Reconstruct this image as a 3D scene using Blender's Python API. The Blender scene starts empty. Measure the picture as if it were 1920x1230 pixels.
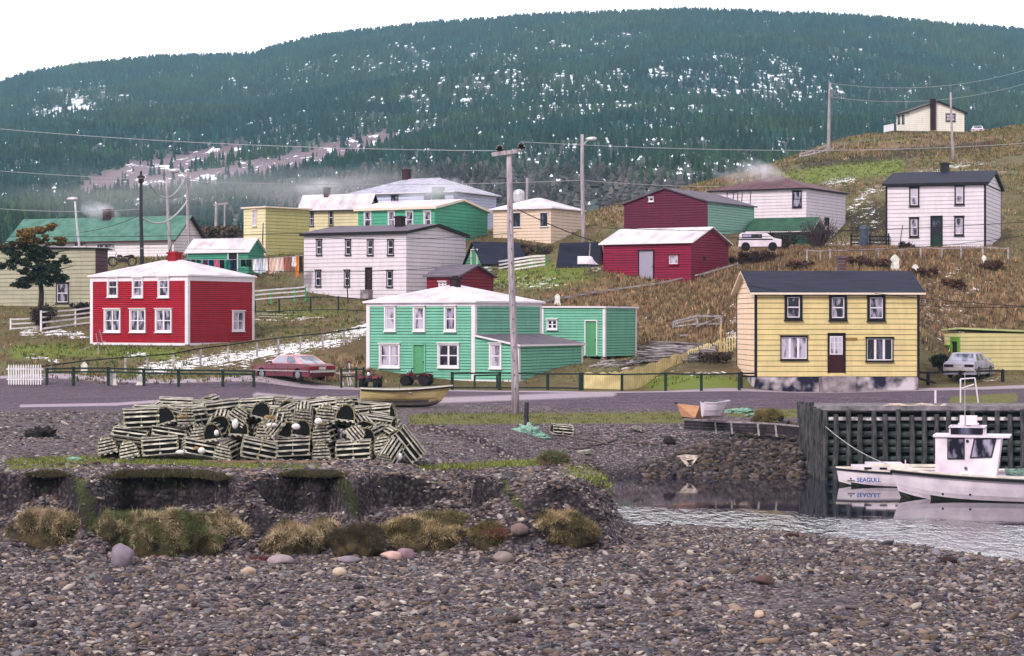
EXPO=0.45; HAZE=0.00010; NTREE=110000
import bpy, math, random
import numpy as np
from mathutils import Vector, Matrix, noise as mnoise
random.seed(7); RNG=np.random.default_rng(7)
sc=bpy.context.scene; COL=sc.collection
F=4000.0; HZ=600.0; CZ=6.0
R=math.radians
def W(px,py,d): return Vector(((px-960)/F*d, d, CZ-(py-HZ)/F*d))
def lin(c):
    c=c/255.0
    return c/12.92 if c<=0.04045 else ((c+0.055)/1.055)**2.4
def C(r,g,b,k=1.0): return (lin(r)*k,lin(g)*k,lin(b)*k,1.0)

# ---------------------------------------------------------------- tagging
def tag(o,label=None,cat=None,group=None,kind=None):
    if label: o['label']=label
    if cat: o['category']=cat
    if group: o['group']=group
    if kind: o['kind']=kind
    return o
def thing(name,label,cat,loc=(0,0,0),rz=0,group=None,rot=None):
    o=bpy.data.objects.new(name,None); COL.objects.link(o)
    o.location=loc; o.rotation_euler=rot if rot else (0,0,rz); o.empty_display_size=.3
    return tag(o,label,cat,group)
def dup(root,loc,rot,label,group=None):
    r=root.copy(); COL.objects.link(r); r.location=loc; r.rotation_euler=rot; r['label']=label
    if group: r['group']=group
    for ch in list(root.children):
        c=ch.copy(); COL.objects.link(c); c.parent=r
        for g in list(ch.children):
            e=g.copy(); COL.objects.link(e); e.parent=c
    return r

# ---------------------------------------------------------------- materials
MATS={}
def newmat(name):
    m=bpy.data.materials.new(name); m.use_nodes=True; nt=m.node_tree
    return m,nt,nt.nodes['Principled BSDF']
def nd(nt,t,**k):
    n=nt.nodes.new(t)
    for a,b in k.items():
        if a in ('operation','blend_type','data_type','noise_dimensions','feature','attribute_name','bands_direction','wave_type','vector_type','interpolation_type','clamp'): setattr(n,a,b)
        else: n.inputs[a].default_value=b
    return n
def pm(name,c1,c2=None,scale=3.0,rough=.8,bump=0.0,metal=0.0,stretch=(1,1,1),rnd=0.0,detail=6.0,contrast=(.35,.65),coords='Object',bscale=None,spec=.2,world=False):
    """noise-mottled procedural material; rnd = per-object brightness change"""
    if name in MATS: return MATS[name]
    m,nt,b=newmat(name); L=nt.links
    tc=nd(nt,'ShaderNodeTexCoord'); src=tc.outputs[coords]
    if world:
        g=nd(nt,'ShaderNodeNewGeometry'); src=g.outputs['Position']
    mp=nd(nt,'ShaderNodeMapping'); mp.inputs['Scale'].default_value=stretch
    L.new(src,mp.inputs['Vector'])
    n=nd(nt,'ShaderNodeTexNoise',Scale=scale,Detail=detail,Roughness=.62); L.new(mp.outputs[0],n.inputs['Vector'])
    c2=c2 or tuple(min(1,v*.72) for v in c1[:3])+(1,)
    mr=nd(nt,'ShaderNodeMapRange'); mr.inputs['From Min'].default_value=contrast[0]; mr.inputs['From Max'].default_value=contrast[1]
    L.new(n.outputs['Fac'],mr.inputs['Value'])
    mx=nd(nt,'ShaderNodeMix',data_type='RGBA'); mx.inputs['A'].default_value=c1; mx.inputs['B'].default_value=c2
    mx.inputs[6].default_value=c1; mx.inputs[7].default_value=c2
    L.new(mr.outputs[0],mx.inputs[0])
    out=mx.outputs[2]
    if rnd>0:
        oi=nd(nt,'ShaderNodeObjectInfo')
        r2=nd(nt,'ShaderNodeMapRange'); r2.inputs['To Min'].default_value=1-rnd; r2.inputs['To Max'].default_value=1+rnd
        L.new(oi.outputs['Random'],r2.inputs['Value'])
        h=nd(nt,'ShaderNodeHueSaturation'); L.new(out,h.inputs['Color']); L.new(r2.outputs[0],h.inputs['Value']); out=h.outputs[0]
    L.new(out,b.inputs['Base Color'])
    b.inputs['Roughness'].default_value=rough; b.inputs['Metallic'].default_value=metal
    b.inputs['Specular IOR Level'].default_value=spec
    if bump>0:
        n2=nd(nt,'ShaderNodeTexNoise',Scale=bscale or scale*4,Detail=5.0); L.new(mp.outputs[0],n2.inputs['Vector'])
        bp=nd(nt,'ShaderNodeBump',Strength=min(1,bump),Distance=.03); L.new(n2.outputs['Fac'],bp.inputs['Height']); L.new(bp.outputs[0],b.inputs['Normal'])
    MATS[name]=m; return m
def paint(name,c,dirt=.75,rough=.65,sc_=1.2):
    """house paint on boards: blotchy fading, vertical streaks, board to board change of tone"""
    if name in MATS: return MATS[name]
    m,nt,b=newmat(name); L=nt.links
    tc=nd(nt,'ShaderNodeTexCoord'); mp=nd(nt,'ShaderNodeMapping'); mp.inputs['Scale'].default_value=(1,1,.25); L.new(tc.outputs['Object'],mp.inputs['Vector'])
    n=nd(nt,'ShaderNodeTexNoise',Scale=sc_*2.2,Detail=8.0,Roughness=.7); L.new(mp.outputs[0],n.inputs['Vector'])
    mp2=nd(nt,'ShaderNodeMapping'); mp2.inputs['Scale'].default_value=(.35,.35,6.5); L.new(tc.outputs['Object'],mp2.inputs['Vector'])
    n2=nd(nt,'ShaderNodeTexNoise',Scale=1.0,Detail=3.0); L.new(mp2.outputs[0],n2.inputs['Vector'])
    ad=nd(nt,'ShaderNodeMath',operation='ADD'); L.new(n.outputs['Fac'],ad.inputs[0]); L.new(n2.outputs['Fac'],ad.inputs[1])
    mr=nd(nt,'ShaderNodeMapRange'); mr.inputs['From Min'].default_value=.78; mr.inputs['From Max'].default_value=1.28; L.new(ad.outputs[0],mr.inputs['Value'])
    mx=nd(nt,'ShaderNodeMix',data_type='RGBA'); mx.inputs[6].default_value=c; mx.inputs[7].default_value=(c[0]*dirt,c[1]*dirt,c[2]*dirt,1)
    L.new(mr.outputs[0],mx.inputs[0])
    mp3=nd(nt,'ShaderNodeMapping'); mp3.inputs['Scale'].default_value=(1.7,1.7,.35); L.new(tc.outputs['Object'],mp3.inputs['Vector'])
    n3=nd(nt,'ShaderNodeTexNoise',Scale=1.0,Detail=6.0,Roughness=.75); L.new(mp3.outputs[0],n3.inputs['Vector'])
    m3=nd(nt,'ShaderNodeMapRange'); m3.inputs['From Min'].default_value=.45; m3.inputs['From Max'].default_value=.72; m3.inputs['To Min'].default_value=0; m3.inputs['To Max'].default_value=.45; L.new(n3.outputs['Fac'],m3.inputs['Value'])
    mx3=nd(nt,'ShaderNodeMix',data_type='RGBA'); gy=(c[0]+c[1]+c[2])/3*.55; mx3.inputs[7].default_value=(c[0]*.5+gy*.35,c[1]*.5+gy*.35,c[2]*.5+gy*.33,1)
    L.new(m3.outputs[0],mx3.inputs[0]); L.new(mx.outputs[2],mx3.inputs[6]); L.new(mx3.outputs[2],b.inputs['Base Color'])
    b.inputs['Roughness'].default_value=rough; b.inputs['Specular IOR Level'].default_value=.2
    MATS[name]=m; return m
def glass(name,dark,pale,thr=.5,scale=2.5):
    """window glass over a dark room with pale curtains hanging behind it"""
    if name in MATS: return MATS[name]
    m,nt,b=newmat(name); L=nt.links
    tc=nd(nt,'ShaderNodeTexCoord'); mp=nd(nt,'ShaderNodeMapping'); mp.inputs['Scale'].default_value=(1,1,.35); L.new(tc.outputs['Object'],mp.inputs['Vector'])
    n=nd(nt,'ShaderNodeTexNoise',Scale=scale,Detail=4.0); L.new(mp.outputs[0],n.inputs['Vector'])
    mr=nd(nt,'ShaderNodeMapRange'); mr.inputs['From Min'].default_value=thr-.07; mr.inputs['From Max'].default_value=thr+.07; L.new(n.outputs['Fac'],mr.inputs['Value'])
    mx=nd(nt,'ShaderNodeMix',data_type='RGBA'); mx.inputs[6].default_value=dark; mx.inputs[7].default_value=pale
    L.new(mr.outputs[0],mx.inputs[0]); L.new(mx.outputs[2],b.inputs['Base Color'])
    b.inputs['Roughness'].default_value=.12; b.inputs['Specular IOR Level'].default_value=.35
    MATS[name]=m; return m

# ---------------------------------------------------------------- mesh builder
class MB:
    def __init__(s): s.v=[]; s.f=[]; s.m=[]
    def add(s,vs,fs,mi=0):
        o=len(s.v); s.v.extend([tuple(v) for v in vs])
        for f in fs: s.f.append([i+o for i in f]); s.m.append(mi)
    def box(s,a,b,mi=0):
        x0,y0,z0=a; x1,y1,z1=b
        s.add([(x0,y0,z0),(x1,y0,z0),(x1,y1,z0),(x0,y1,z0),(x0,y0,z1),(x1,y0,z1),(x1,y1,z1),(x0,y1,z1)],
              [(0,3,2,1),(4,5,6,7),(0,1,5,4),(1,2,6,5),(2,3,7,6),(3,0,4,7)],mi)
    def bar(s,p,q,w,h,up=(0,0,1),mi=0,w2=None,h2=None):
        p=Vector(p); q=Vector(q); d=(q-p).normalized(); up=Vector(up)
        if abs(d.dot(up))>.97: up=Vector((1,0,0))
        x=d.cross(up).normalized(); y=x.cross(d).normalized(); w2=w2 or w; h2=h2 or h
        vs=[p+x*(a*w/2)+y*(b*h/2) for a,b in ((-1,-1),(1,-1),(1,1),(-1,1))]+[q+x*(a*w2/2)+y*(b*h2/2) for a,b in ((-1,-1),(1,-1),(1,1),(-1,1))]
        s.add(vs,[(0,1,2,3),(7,6,5,4),(0,4,5,1),(1,5,6,2),(2,6,7,3),(3,7,4,0)],mi)
    def tube(s,pts,r,n=6,mi=0,cap=True):
        pts=[Vector(p) for p in pts]; k=len(pts)
        if not isinstance(r,(list,tuple)): r=[r]*k
        vs=[]; pr=None
        for i,p in enumerate(pts):
            d=(pts[min(i+1,k-1)]-pts[max(i-1,0)]).normalized()
            ref=Vector((0,0,1)) if abs(d.z)<.9 else Vector((0,1,0))
            x=d.cross(ref).normalized(); y=x.cross(d).normalized()
            for j in range(n):
                a=2*math.pi*j/n; vs.append(p+x*(math.cos(a)*r[i])+y*(math.sin(a)*r[i]))
        fs=[]
        for i in range(k-1):
            for j in range(n):
                a=i*n+j; b=i*n+(j+1)%n; fs.append((a,b,b+n,a+n))
        if cap: fs.append(tuple(range(n))[::-1]); fs.append(tuple((k-1)*n+j for j in range(n)))
        s.add(vs,fs,mi)
    def lathe(s,prof,c=(0,0,0),n=12,mi=0,axis='z'):
        vs=[];fs=[];c=Vector(c)
        for r,h in prof:
            for j in range(n):
                a=2*math.pi*j/n
                x,y=math.cos(a)*r,math.sin(a)*r
                v={'z':(x,y,h),'y':(x,h,y),'x':(h,x,y)}[axis]; vs.append(c+Vector(v))
        for i in range(len(prof)-1):
            for j in range(n):
                a=i*n+j;b=i*n+(j+1)%n; fs.append((a,b,b+n,a+n))
        fs.append(tuple(range(n))[::-1]); fs.append(tuple((len(prof)-1)*n+j for j in range(n)))
        s.add(vs,fs,mi)
    def poly(s,pts,mi=0): s.add(pts,[tuple(range(len(pts)))],mi)
    def prism(s,pts,off,mi=0,mside=None):
        """flat polygon pts given thickness off (vector)"""
        n=len(pts); off=Vector(off); a=[Vector(p) for p in pts]; b=[p+off for p in a]
        s.add(a+b,[tuple(range(n)),tuple(range(2*n-1,n-1,-1))],mi)
        s.add(a+b,[(i,i+n,(i+1)%n+n,(i+1)%n) for i in range(n)],mi if mside is None else mside)
    def build(s,name,mats,parent=None,smooth=False,loc=None,rot=None,fixn=True):
        me=bpy.data.meshes.new(name); me.from_pydata([tuple(v) for v in s.v],[],s.f)
        if not isinstance(mats,(list,tuple)): mats=[mats]
        for m in mats: me.materials.append(m)
        me.polygons.foreach_set('material_index',[min(i,len(mats)-1) for i in s.m])
        if smooth: me.polygons.foreach_set('use_smooth',[True]*len(s.f))
        me.update()
        if fixn:
            import bmesh
            b=bmesh.new(); b.from_mesh(me); bmesh.ops.recalc_face_normals(b,faces=b.faces); b.to_mesh(me); b.free()
        o=bpy.data.objects.new(name,me); COL.objects.link(o)
        if parent: o.parent=parent
        if loc is not None: o.location=loc
        if rot is not None: o.rotation_euler=rot
        return o
def npmesh(name,V,Fc,mats,cols=None,smooth=False,attrs=None,parent=None,mi=None):
    V=np.asarray(V,dtype=np.float32); Fc=np.asarray(Fc,dtype=np.int32); k=Fc.shape[1]; n=len(Fc)
    me=bpy.data.meshes.new(name); me.vertices.add(len(V)); me.vertices.foreach_set('co',V.ravel())
    me.loops.add(n*k); me.loops.foreach_set('vertex_index',Fc.ravel())
    me.polygons.add(n); me.polygons.foreach_set('loop_start',np.arange(0,n*k,k,dtype=np.int32))
    if smooth: me.polygons.foreach_set('use_smooth',np.ones(n,dtype=bool))
    for m in (mats if isinstance(mats,(list,tuple)) else [mats]): me.materials.append(m)
    if mi is not None: me.polygons.foreach_set('material_index',np.asarray(mi,dtype=np.int32))
    me.update(calc_edges=True)
    for nm,arr in ([('Col',cols)] if cols is not None else [])+list((attrs or {}).items()):
        a=me.color_attributes.new(nm,'FLOAT_COLOR','POINT')
        if arr.shape[1]==3: arr=np.concatenate([arr,np.ones((len(arr),1))],1)
        a.data.foreach_set('color',arr.astype(np.float32).ravel())
    o=bpy.data.objects.new(name,me); COL.objects.link(o)
    if parent: o.parent=parent
    return o
def attrmat(name,rough=.9,bump=0,attr='Col',sub=0):
    m,nt,b=newmat(name); a=nd(nt,'ShaderNodeAttribute',attribute_name=attr)
    nt.links.new(a.outputs['Color'],b.inputs['Base Color']); b.inputs['Roughness'].default_value=rough; b.inputs['Specular IOR Level'].default_value=.1
    if bump:
        g=nd(nt,'ShaderNodeNewGeometry'); n=nd(nt,'ShaderNodeTexNoise',Scale=30.0,Detail=4.0); nt.links.new(g.outputs['Position'],n.inputs['Vector'])
        bp=nd(nt,'ShaderNodeBump',Strength=bump,Distance=.02); nt.links.new(n.outputs['Fac'],bp.inputs['Height']); nt.links.new(bp.outputs[0],b.inputs['Normal'])
    return m
# ---------------------------------------------------------------- numpy noise
_P=RNG.random((256,256))
def vn(x,y,s=1.0,o=0):
    x=np.asarray(x,float)/s+o*17.3+1000; y=np.asarray(y,float)/s+o*9.7+1000
    xi=np.floor(x).astype(int); yi=np.floor(y).astype(int); fx=x-xi; fy=y-yi
    fx=fx*fx*(3-2*fx); fy=fy*fy*(3-2*fy)
    g=lambda a,b:_P[a%256,b%256]
    return (g(xi,yi)*(1-fx)+g(xi+1,yi)*fx)*(1-fy)+(g(xi,yi+1)*(1-fx)+g(xi+1,yi+1)*fx)*fy
def fbm(x,y,s=1.0,o=0,k=4):
    t=0;a=1;w=0
    for i in range(k): t=t+a*vn(x,y,s/2**i,o+i*3.1); w+=a; a*=.5
    return t/w
def ss(a,b,x):
    t=np.clip((np.asarray(x,float)-a)/(b-a),0,1); return t*t*(3-2*t)

# ---------------------------------------------------------------- terrain heights
CP=[(100,700,118),(100,650,133),(352,649,133),(476,638,139),(170,644,138),(100,612,142),(165,608,143),(100,585,150),(30,585,150),(170,580,150),
(500,702,117),(600,640,128),(500,600,145),(560,572,152),(650,640,125),(700,714,117.5),(970,719,115),(1090,724,112),(850,716,117),(770,630,135),
(570,560,156),(762,560,155),(870,550,158),(1000,560,140),(1000,520,150),(950,500,157),(1100,600,139),(1150,560,142),(1130,528,144),(1290,529,143),(1365,500,150),
(1180,676,124),(1100,690,118),(1250,600,136),(1250,692,116),(1250,662,124),(1330,656,124.5),(1200,668,124),(1100,668,129),(1192,667,131),(1330,704,113),(1380,694,115.5),(1500,560,127),(1700,560,129),(1850,560,136),(1850,655,127),(1750,610,129),(1920,640,130),(1560,700,116),(1700,705,118),(1780,708,118),(1870,706,119),(1950,704,119),
(1500,492,142),(1700,492,142),(1870,486,143),(1750,469,158),(1660,467,159),(1550,457,170),(1480,462,165),(1400,463,160),(1330,456,182),(1590,456,182),(1920,465,158),
(1100,456,187),(940,456,187),(1150,432,190),(1200,400,207),(1300,352,226),(1400,327,242),(1500,292,272),(1560,268,291),(1680,256,303),(1755,257,301),(1872,243,320),(1960,236,330),
(1600,380,192),(1600,332,216),(1700,300,241),(1872,325,215),(1872,272,270),(1650,432,176),(1960,400,180),
(48,492,200),(330,482,195),(400,512,165),(480,482,185),(540,505,174),(500,525,163),(460,480,190),(300,495,175),(220,505,170),(-60,500,200),(-60,620,140),
(690,462,195),(800,472,185),(935,470,185),(1320,430,172),(1180,440,172)]
_c=[];
for px,py,d in CP: w=W(px,py,d); _c.append((w.x,w.y,w.z))
for d,z in ((113,2.44),(106,2.40),(121,2.9)):
    for px in range(-100,2101,220):
        if d==121 and 650<px<1750: continue
        _c.append(((px-960)/F*d,d,z))
for px,d,z in ((-100,250,14),(100,250,14),(500,250,14),(900,240,14.5),(-100,330,16),(500,330,16),(900,330,16),(1200,300,16),(1350,310,21),(1500,340,25),(1700,380,32),(1900,400,35),(2050,400,36),(1200,420,20),(1700,450,30)):
    _c.append(((px-960)/F*d,d,z))
_c=np.array(_c)
def _tps(r2): return np.where(r2>1e-9, r2*np.log(np.maximum(r2,1e-9)),0)
_S=.02
def _fit():
    X=_c[:,:2]*_S; n=len(X); K=_tps(((X[:,None]-X[None])**2).sum(-1))+np.eye(n)*.0006
    Pm=np.c_[np.ones(n),X]; A=np.block([[K,Pm],[Pm.T,np.zeros((3,3))]])
    return X,np.linalg.solve(A,np.r_[_c[:,2],0,0,0])
_X,_w=_fit()
def zvill(x,y):
    x=np.asarray(x,float); sh=x.shape; x=x.ravel(); y=np.broadcast_to(np.asarray(y,float),sh).ravel(); out=np.empty(len(x))
    for i in range(0,len(x),40000):
        q=np.c_[x[i:i+40000],y[i:i+40000]]*_S
        out[i:i+40000]=_tps(((q[:,None]-_X[None])**2).sum(-1))@_w[:-3]+_w[-3]+q@_w[-2:]
    return out.reshape(sh)
BPX=[-400,40,75,110,150,188,230,330,400,445,500,560,620,665,705,760,850,925,962,1010,1080,1130,1165,1260]
BYE=[53.2,53.3,54.0,53.9,52.7,52.5,54.2,54.5,54.2,53.1,53.5,54.2,54.0,52.6,53.7,54.5,54.4,53.7,52.7,53.0,53.7,54.6,56.5,59]
BSW=[.4,.4,.25,.3,1.3,1.2,.25,.22,.25,1.0,.8,.5,.3,1.3,.5,.3,.3,.5,1.3,1.5,1.2,.9,.8,.8]
def yedge(px): return np.interp(px,BPX,BYE)
SHX=[-60,3.8,5.3,8.1,10.5,12.2,15,22,60]; SHY=[63,62.4,62,60,57,53.6,49,40,10]
def znear(x,y):
    x=np.asarray(x,float); y=np.asarray(y,float)
    yn=np.interp(x,SHX,SHY)+(vn(x,y,1.6,3)-.5)*.8
    beach=np.clip((yn-y)*.06,-.8,.38)+(fbm(x,y,2.5,1)-.5)*.10
    # plateau and inlet
    w=ss(-3.5,4.3,x+ (vn(x,y,3,5)-.5)*1.2)
    far=np.interp(y-(vn(x,y,2.2,8)-.5)*1.2*ss(90,84,y),[76,81.4,89,96,101],[-.9,0,1.65,2.0,2.35])
    plat0=2.12+(fbm(x,y,5,2)-.5)*.16
    plat=plat0*(1-w)+far*w
    # step under the grass strip
    st=ss(79.6,79.2,y)*ss(-9,-4,x)*ss(.6,-.4,x)*.30
    plat=plat-st*ss(64,70,y)
    P=ss(3.9,1.9,x+(vn(x,y,1.2,4)-.5)*.7)
    spit=(2.02+(fbm(x,y,2.2,6)-.5)*.22)*P+(-.7)*(1-P)
    k=ss(62.5,67,y); plat=np.where(x<-1,plat,np.maximum(plat*k+np.minimum(plat,spit)*(1-k),spit*ss(66,62,y)+plat*(1-ss(66,62,y))))
    # eroded bank: bays and slumps
    px=960+4000*x/np.maximum(y,20)
    yt=yedge(px)+(fbm(x,0*x,.9,11,3)-.5)*1.3
    sw=np.interp(px,BPX,BSW)
    scarp=ss(yt-sw,yt+.03,y); scarp=scarp+(fbm(x,y,.5,17,3)-.5)*.35*scarp*(1-scarp)*2
    foot=ss(yt-3.1,yt-.5,y+(fbm(x,y,1.4,13)-.5)*1.6)
    slump=.12+.72*foot+((fbm(x,y,1.0,15)-.5)*.5+(fbm(x,y,2.1,16,3)-.5)*1.0)*foot
    for cx_,w_,A_,yc_ in ((300,60,.38,52.9),(395,50,.42,52.6),(530,75,.62,52.4),(800,100,.55,52.7),(905,45,.35,52.2),(1055,75,.6,52.6),(90,45,.35,52.7)): slump=slump+A_*np.exp(-((px-cx_)/w_)**2-((y-yc_)/.75)**2)*(.75+.5*vn(x,y,.6,19))
    g=np.maximum(beach,beach+(slump-.12)*P)*(1-scarp*P)+plat*scarp*P
    g=np.where((y>yt+.05)&(P>=.999),plat,g)
    z=np.where(P<=.001, np.where(y<70,np.where(y<yn+6,beach,-.7),plat), g)
    z=np.where((y>=66),plat,z)
    return z
def zg(x,y):
    x=np.asarray(x,float); y=np.asarray(y,float)+0*x
    t=ss(94,106,y); r=np.zeros(np.broadcast(x,y).shape)
    m1=y<106; m2=y>94
    a=np.where(m1,znear(x,np.minimum(y,106)),0); b=np.zeros_like(r)
    if m2.any(): b[m2]=zvill(x[m2] if x.shape==r.shape else np.broadcast_to(x,r.shape)[m2],y[m2])
    a=np.where(y>88,2.2+(y-88)*.01,a)*ss(84,88,y)+a*(1-ss(84,88,y)) if False else a
    return a*(1-t)+b*t+(fbm(x,y,4,21)-.5)*.25*ss(115,130,y)
def gz(x,y): return float(zg(np.array([x]),np.array([y]))[0])
def hit(px,py,d0=28,d1=420):
    """first ground point seen at a pixel of the survey photograph"""
    d=np.concatenate([np.arange(d0,130,.1),np.arange(130,d1,.4)]); d=d[(d>=d0)&(d<=d1)]
    x=(px-960)/F*d; z=CZ-(py-HZ)/F*d; g=zg(x,d); k=np.where(g>=z)[0]
    i=k[0] if len(k) else int(np.argmin(np.abs(g-z)))
    return Vector((x[i],d[i],g[i]))
def onground(px,d,dz=0): x=(px-960)/F*d; return Vector((x,d,gz(x,d)+dz))
# ================================================================ camera, light, sky
cam=bpy.data.cameras.new('camera'); co=bpy.data.objects.new('camera',cam); COL.objects.link(co)
co.location=(0,0,CZ); co.rotation_euler=(R(90),0,0); cam.lens=75; cam.sensor_width=36; cam.shift_y=-15/1920; cam.clip_start=1; cam.clip_end=6000
sc.camera=co
sc.cycles.volume_bounces=1
sc.view_settings.view_transform='Standard'; sc.view_settings.look='None'; sc.view_settings.exposure=EXPO; sc.view_settings.gamma=1
SE,SA=R(38),R(215)
sun=bpy.data.lights.new('sun','SUN'); sun.energy=2.5; sun.angle=R(11); sun.color=(1,.94,.88)
so=bpy.data.objects.new('sun',sun); COL.objects.link(so)
sdir=Vector((-.36,-.70,.62)).normalized()   # towards the sun: left, behind the camera
so.rotation_euler=sdir.to_track_quat('Z','Y').to_euler(); so.location=(-60,-60,90)
w=bpy.data.worlds.new('World'); sc.world=w; w.use_nodes=True; nt=w.node_tree; L=nt.links
bg=nt.nodes['Background']
sky=nd(nt,'ShaderNodeTexSky'); sky.sky_type='NISHITA'; sky.sun_disc=False; sky.sun_elevation=math.asin(sdir.z); sky.sun_rotation=math.atan2(sdir.x,sdir.y)
tc=nd(nt,'ShaderNodeTexCoord'); mp=nd(nt,'ShaderNodeMapping'); mp.inputs['Scale'].default_value=(1,1,3); L.new(tc.outputs['Generated'],mp.inputs[0])
nz=nd(nt,'ShaderNodeTexNoise',Scale=1.6,Detail=5.0); L.new(mp.outputs[0],nz.inputs['Vector'])
cr=nd(nt,'ShaderNodeMapRange'); cr.inputs['To Min'].default_value=.85; cr.inputs['To Max'].default_value=1.15; L.new(nz.outputs['Fac'],cr.inputs['Value'])
cl=nd(nt,'ShaderNodeVectorMath',operation='SCALE'); cl.inputs[0].default_value=(1.0,.955,.99); sv=nd(nt,'ShaderNodeSeparateXYZ'); L.new(tc.outputs['Generated'],sv.inputs[0])
f1=nd(nt,'ShaderNodeMapRange'); f1.inputs[1].default_value=-.5; f1.inputs[2].default_value=.95; f1.inputs[3].default_value=8.0; f1.inputs[4].default_value=19.0; L.new(sv.outputs['Y'],f1.inputs[0])
f2=nd(nt,'ShaderNodeMapRange'); f2.inputs[1].default_value=.30; f2.inputs[2].default_value=1.0; f2.inputs[3].default_value=1.0; f2.inputs[4].default_value=.62; L.new(sv.outputs['Z'],f2.inputs[0])
f3=nd(nt,'ShaderNodeMath',operation='MULTIPLY'); L.new(f1.outputs[0],f3.inputs[0]); L.new(f2.outputs[0],f3.inputs[1]); f4=nd(nt,'ShaderNodeMath',operation='MULTIPLY'); L.new(f3.outputs[0],f4.inputs[0]); L.new(cr.outputs[0],f4.inputs[1]); L.new(f4.outputs[0],cl.inputs['Scale'])
mx=nd(nt,'ShaderNodeMix',data_type='RGBA'); mx.inputs[0].default_value=.93; L.new(sky.outputs[0],mx.inputs[6]); L.new(cl.outputs[0],mx.inputs[7])
L.new(mx.outputs[2],bg.inputs['Color']); bg.inputs['Strength'].default_value=.11

# ================================================================ ground sheet
ty=np.concatenate([np.arange(24,48,.16),np.arange(48,63,.075),np.arange(63,92,.16),np.arange(92,135,.22),np.arange(135,240,.5),np.geomspace(240,430,90)])
tx=np.arange(-.40,.4001,.0017)
T,Y=np.meshgrid(tx,ty); X=T*Y; Z=zg(X,Y)
hh=ss(62,54,Y)*.05*(fbm(X,Y,.35,31,3)-.5)*2*ss(2,1,np.abs(Y-54)-3)
Z=Z+hh
PX=960+F*X/Y; PY=HZ+F*(CZ-Z)/Y
def blob(cx,cy,rx,ry,p=2): return np.clip(1.35-((PX-cx)/rx)**2-((PY-cy)/ry)**2,0,1)
def seg(pts,wd,PX=PX,PY=PY):
    r=np.full(PX.shape,1e9)
    for (ax,ay),(bx,by) in zip(pts[:-1],pts[1:]):
        dx,dy=bx-ax,by-ay; t=np.clip(((PX-ax)*dx+(PY-ay)*dy)/(dx*dx+dy*dy),0,1); r=np.minimum(r,np.hypot(PX-ax-t*dx,PY-ay-t*dy))
    return np.clip(1.4-r/wd,0,1)
mxm=lambda *a: np.maximum.reduce(a)
road_far=np.interp(PX,[0,480,700,1100,1400,1700,1920],[118.5,116.5,112.5,107.2,110,112.5,114])
road_near=np.interp(PX,[0,200,640,800,1100,1300,1500,1920],[91.5,92.5,93,97,96,95.5,95.5,96])
far=Y>road_far
road=ss(-.2,.5,road_far-Y)*ss(-1.2,1.2,Y-road_near+(fbm(X,Y,2,40)-.5)*3)
kerb=np.clip(1.5-np.abs(Y-road_far+.9)/1.2,0,1)            # pale gravel verge along the far edge
kerb=np.maximum(kerb,seg([(40,761),(215,758),(330,750)],3)*(Y<100)*.9)
kerb=np.maximum(kerb,seg([(480,741),(640,756),(900,748),(1150,738)],7)*.75)
kerb=np.maximum(kerb,blob(700,724,60,8)*.8); kerb=np.maximum(kerb,blob(820,722,40,7)*.8)
vill=ss(0,.8,Y-road_far)
grass=vill*1.0
strip=seg([(775,786),(900,785),(1100,784),(1290,783)],11)*(Y>70)
strip=np.maximum(strip,seg([(1370,772),(1440,778),(1490,775)],9)*(Y>70))
strip=np.maximum(strip,seg([(1790,752),(1900,746)],11)*.9)
strip=np.maximum(strip,blob(100,748,90,7)*.35)
nose=mxm(seg([(150,905),(165,960),(178,990)],16),seg([(640,905),(668,955)],16),seg([(940,900),(975,950)],12)*.8)*(Y<70)*.9
spg=mxm(nose,seg([(20,868),(180,862),(330,866),(480,874),(600,878)],6),seg([(20,880),(160,874)],4)*.8,seg([(790,876),(880,874),(1000,868),(1040,864)],5),seg([(220,912),(290,902),(345,908)],8),seg([(1075,884),(1120,896),(1148,915)],12)*.9,seg([(60,925),(110,915),(200,940)],9)*.6,seg([(700,903),(850,903),(920,915)],6)*.6,seg([(480,900),(600,905)],5)*.4)*(Y<70)
dry=vill*mxm(blob(1250,580,230,75),blob(1560,500,330,48),blob(1800,560,150,90),blob(620,690,90,30)*.75,blob(560,600,90,22)*.3,blob(1230,380,160,60),blob(1700,272,260,26)*.95,blob(1380,328,100,18),blob(1100,575,140,30)*.8,blob(1400,700,30,60)*.5,blob(300,712,280,9)*.6,blob(1780,640,60,40)*.6)
lawn=mxm(blob(1300,718,115,16),seg([(30,660),(140,655),(330,662)],14)*.9,seg([(1440,340),(1550,325),(1680,312)],16)*.95,blob(1010,515,110,28)*.85,blob(1610,262,90,8)*.9,blob(560,585,110,14)*.5,seg([(490,610),(560,625)],12)*.35)*vill
snow=mxm(seg([(270,694),(370,680),(480,664),(570,650),(640,633),(690,617)],14)*.95,seg([(380,688),(560,660)],20)*.35,seg([(50,668),(110,676)],7)*.6,seg([(45,622),(120,624),(165,630)],9)*.75,blob(600,690,90,14)*.4,seg([(480,600),(600,598)],4)*.6,seg([(240,665),(270,664)],5)*.8,
  seg([(1592,400),(1620,365),(1700,335),(1790,312),(1810,308)],11)*.62,blob(1630,400,30,50)*.4,blob(1840,318,70,20)*.42,seg([(1550,345),(1600,337)],9)*.7,blob(1770,570,70,90)*.42,seg([(1730,610),(1790,560),(1870,520)],8)*.5,blob(1370,610,30,50)*.6,blob(1230,605,60,22)*.4,
  blob(1010,530,90,14)*.45,seg([(1440,458),(1570,458),(1660,458)],7)*.6,blob(1220,690,100,20)*.3,seg([(1280,702),(1360,699)],3)*.6,blob(1850,712,60,8)*.4,blob(1480,300,90,18)*.4,seg([(1110,505),(1150,500)],5)*.5,blob(90,700,40,12)*.3)*vill
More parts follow.
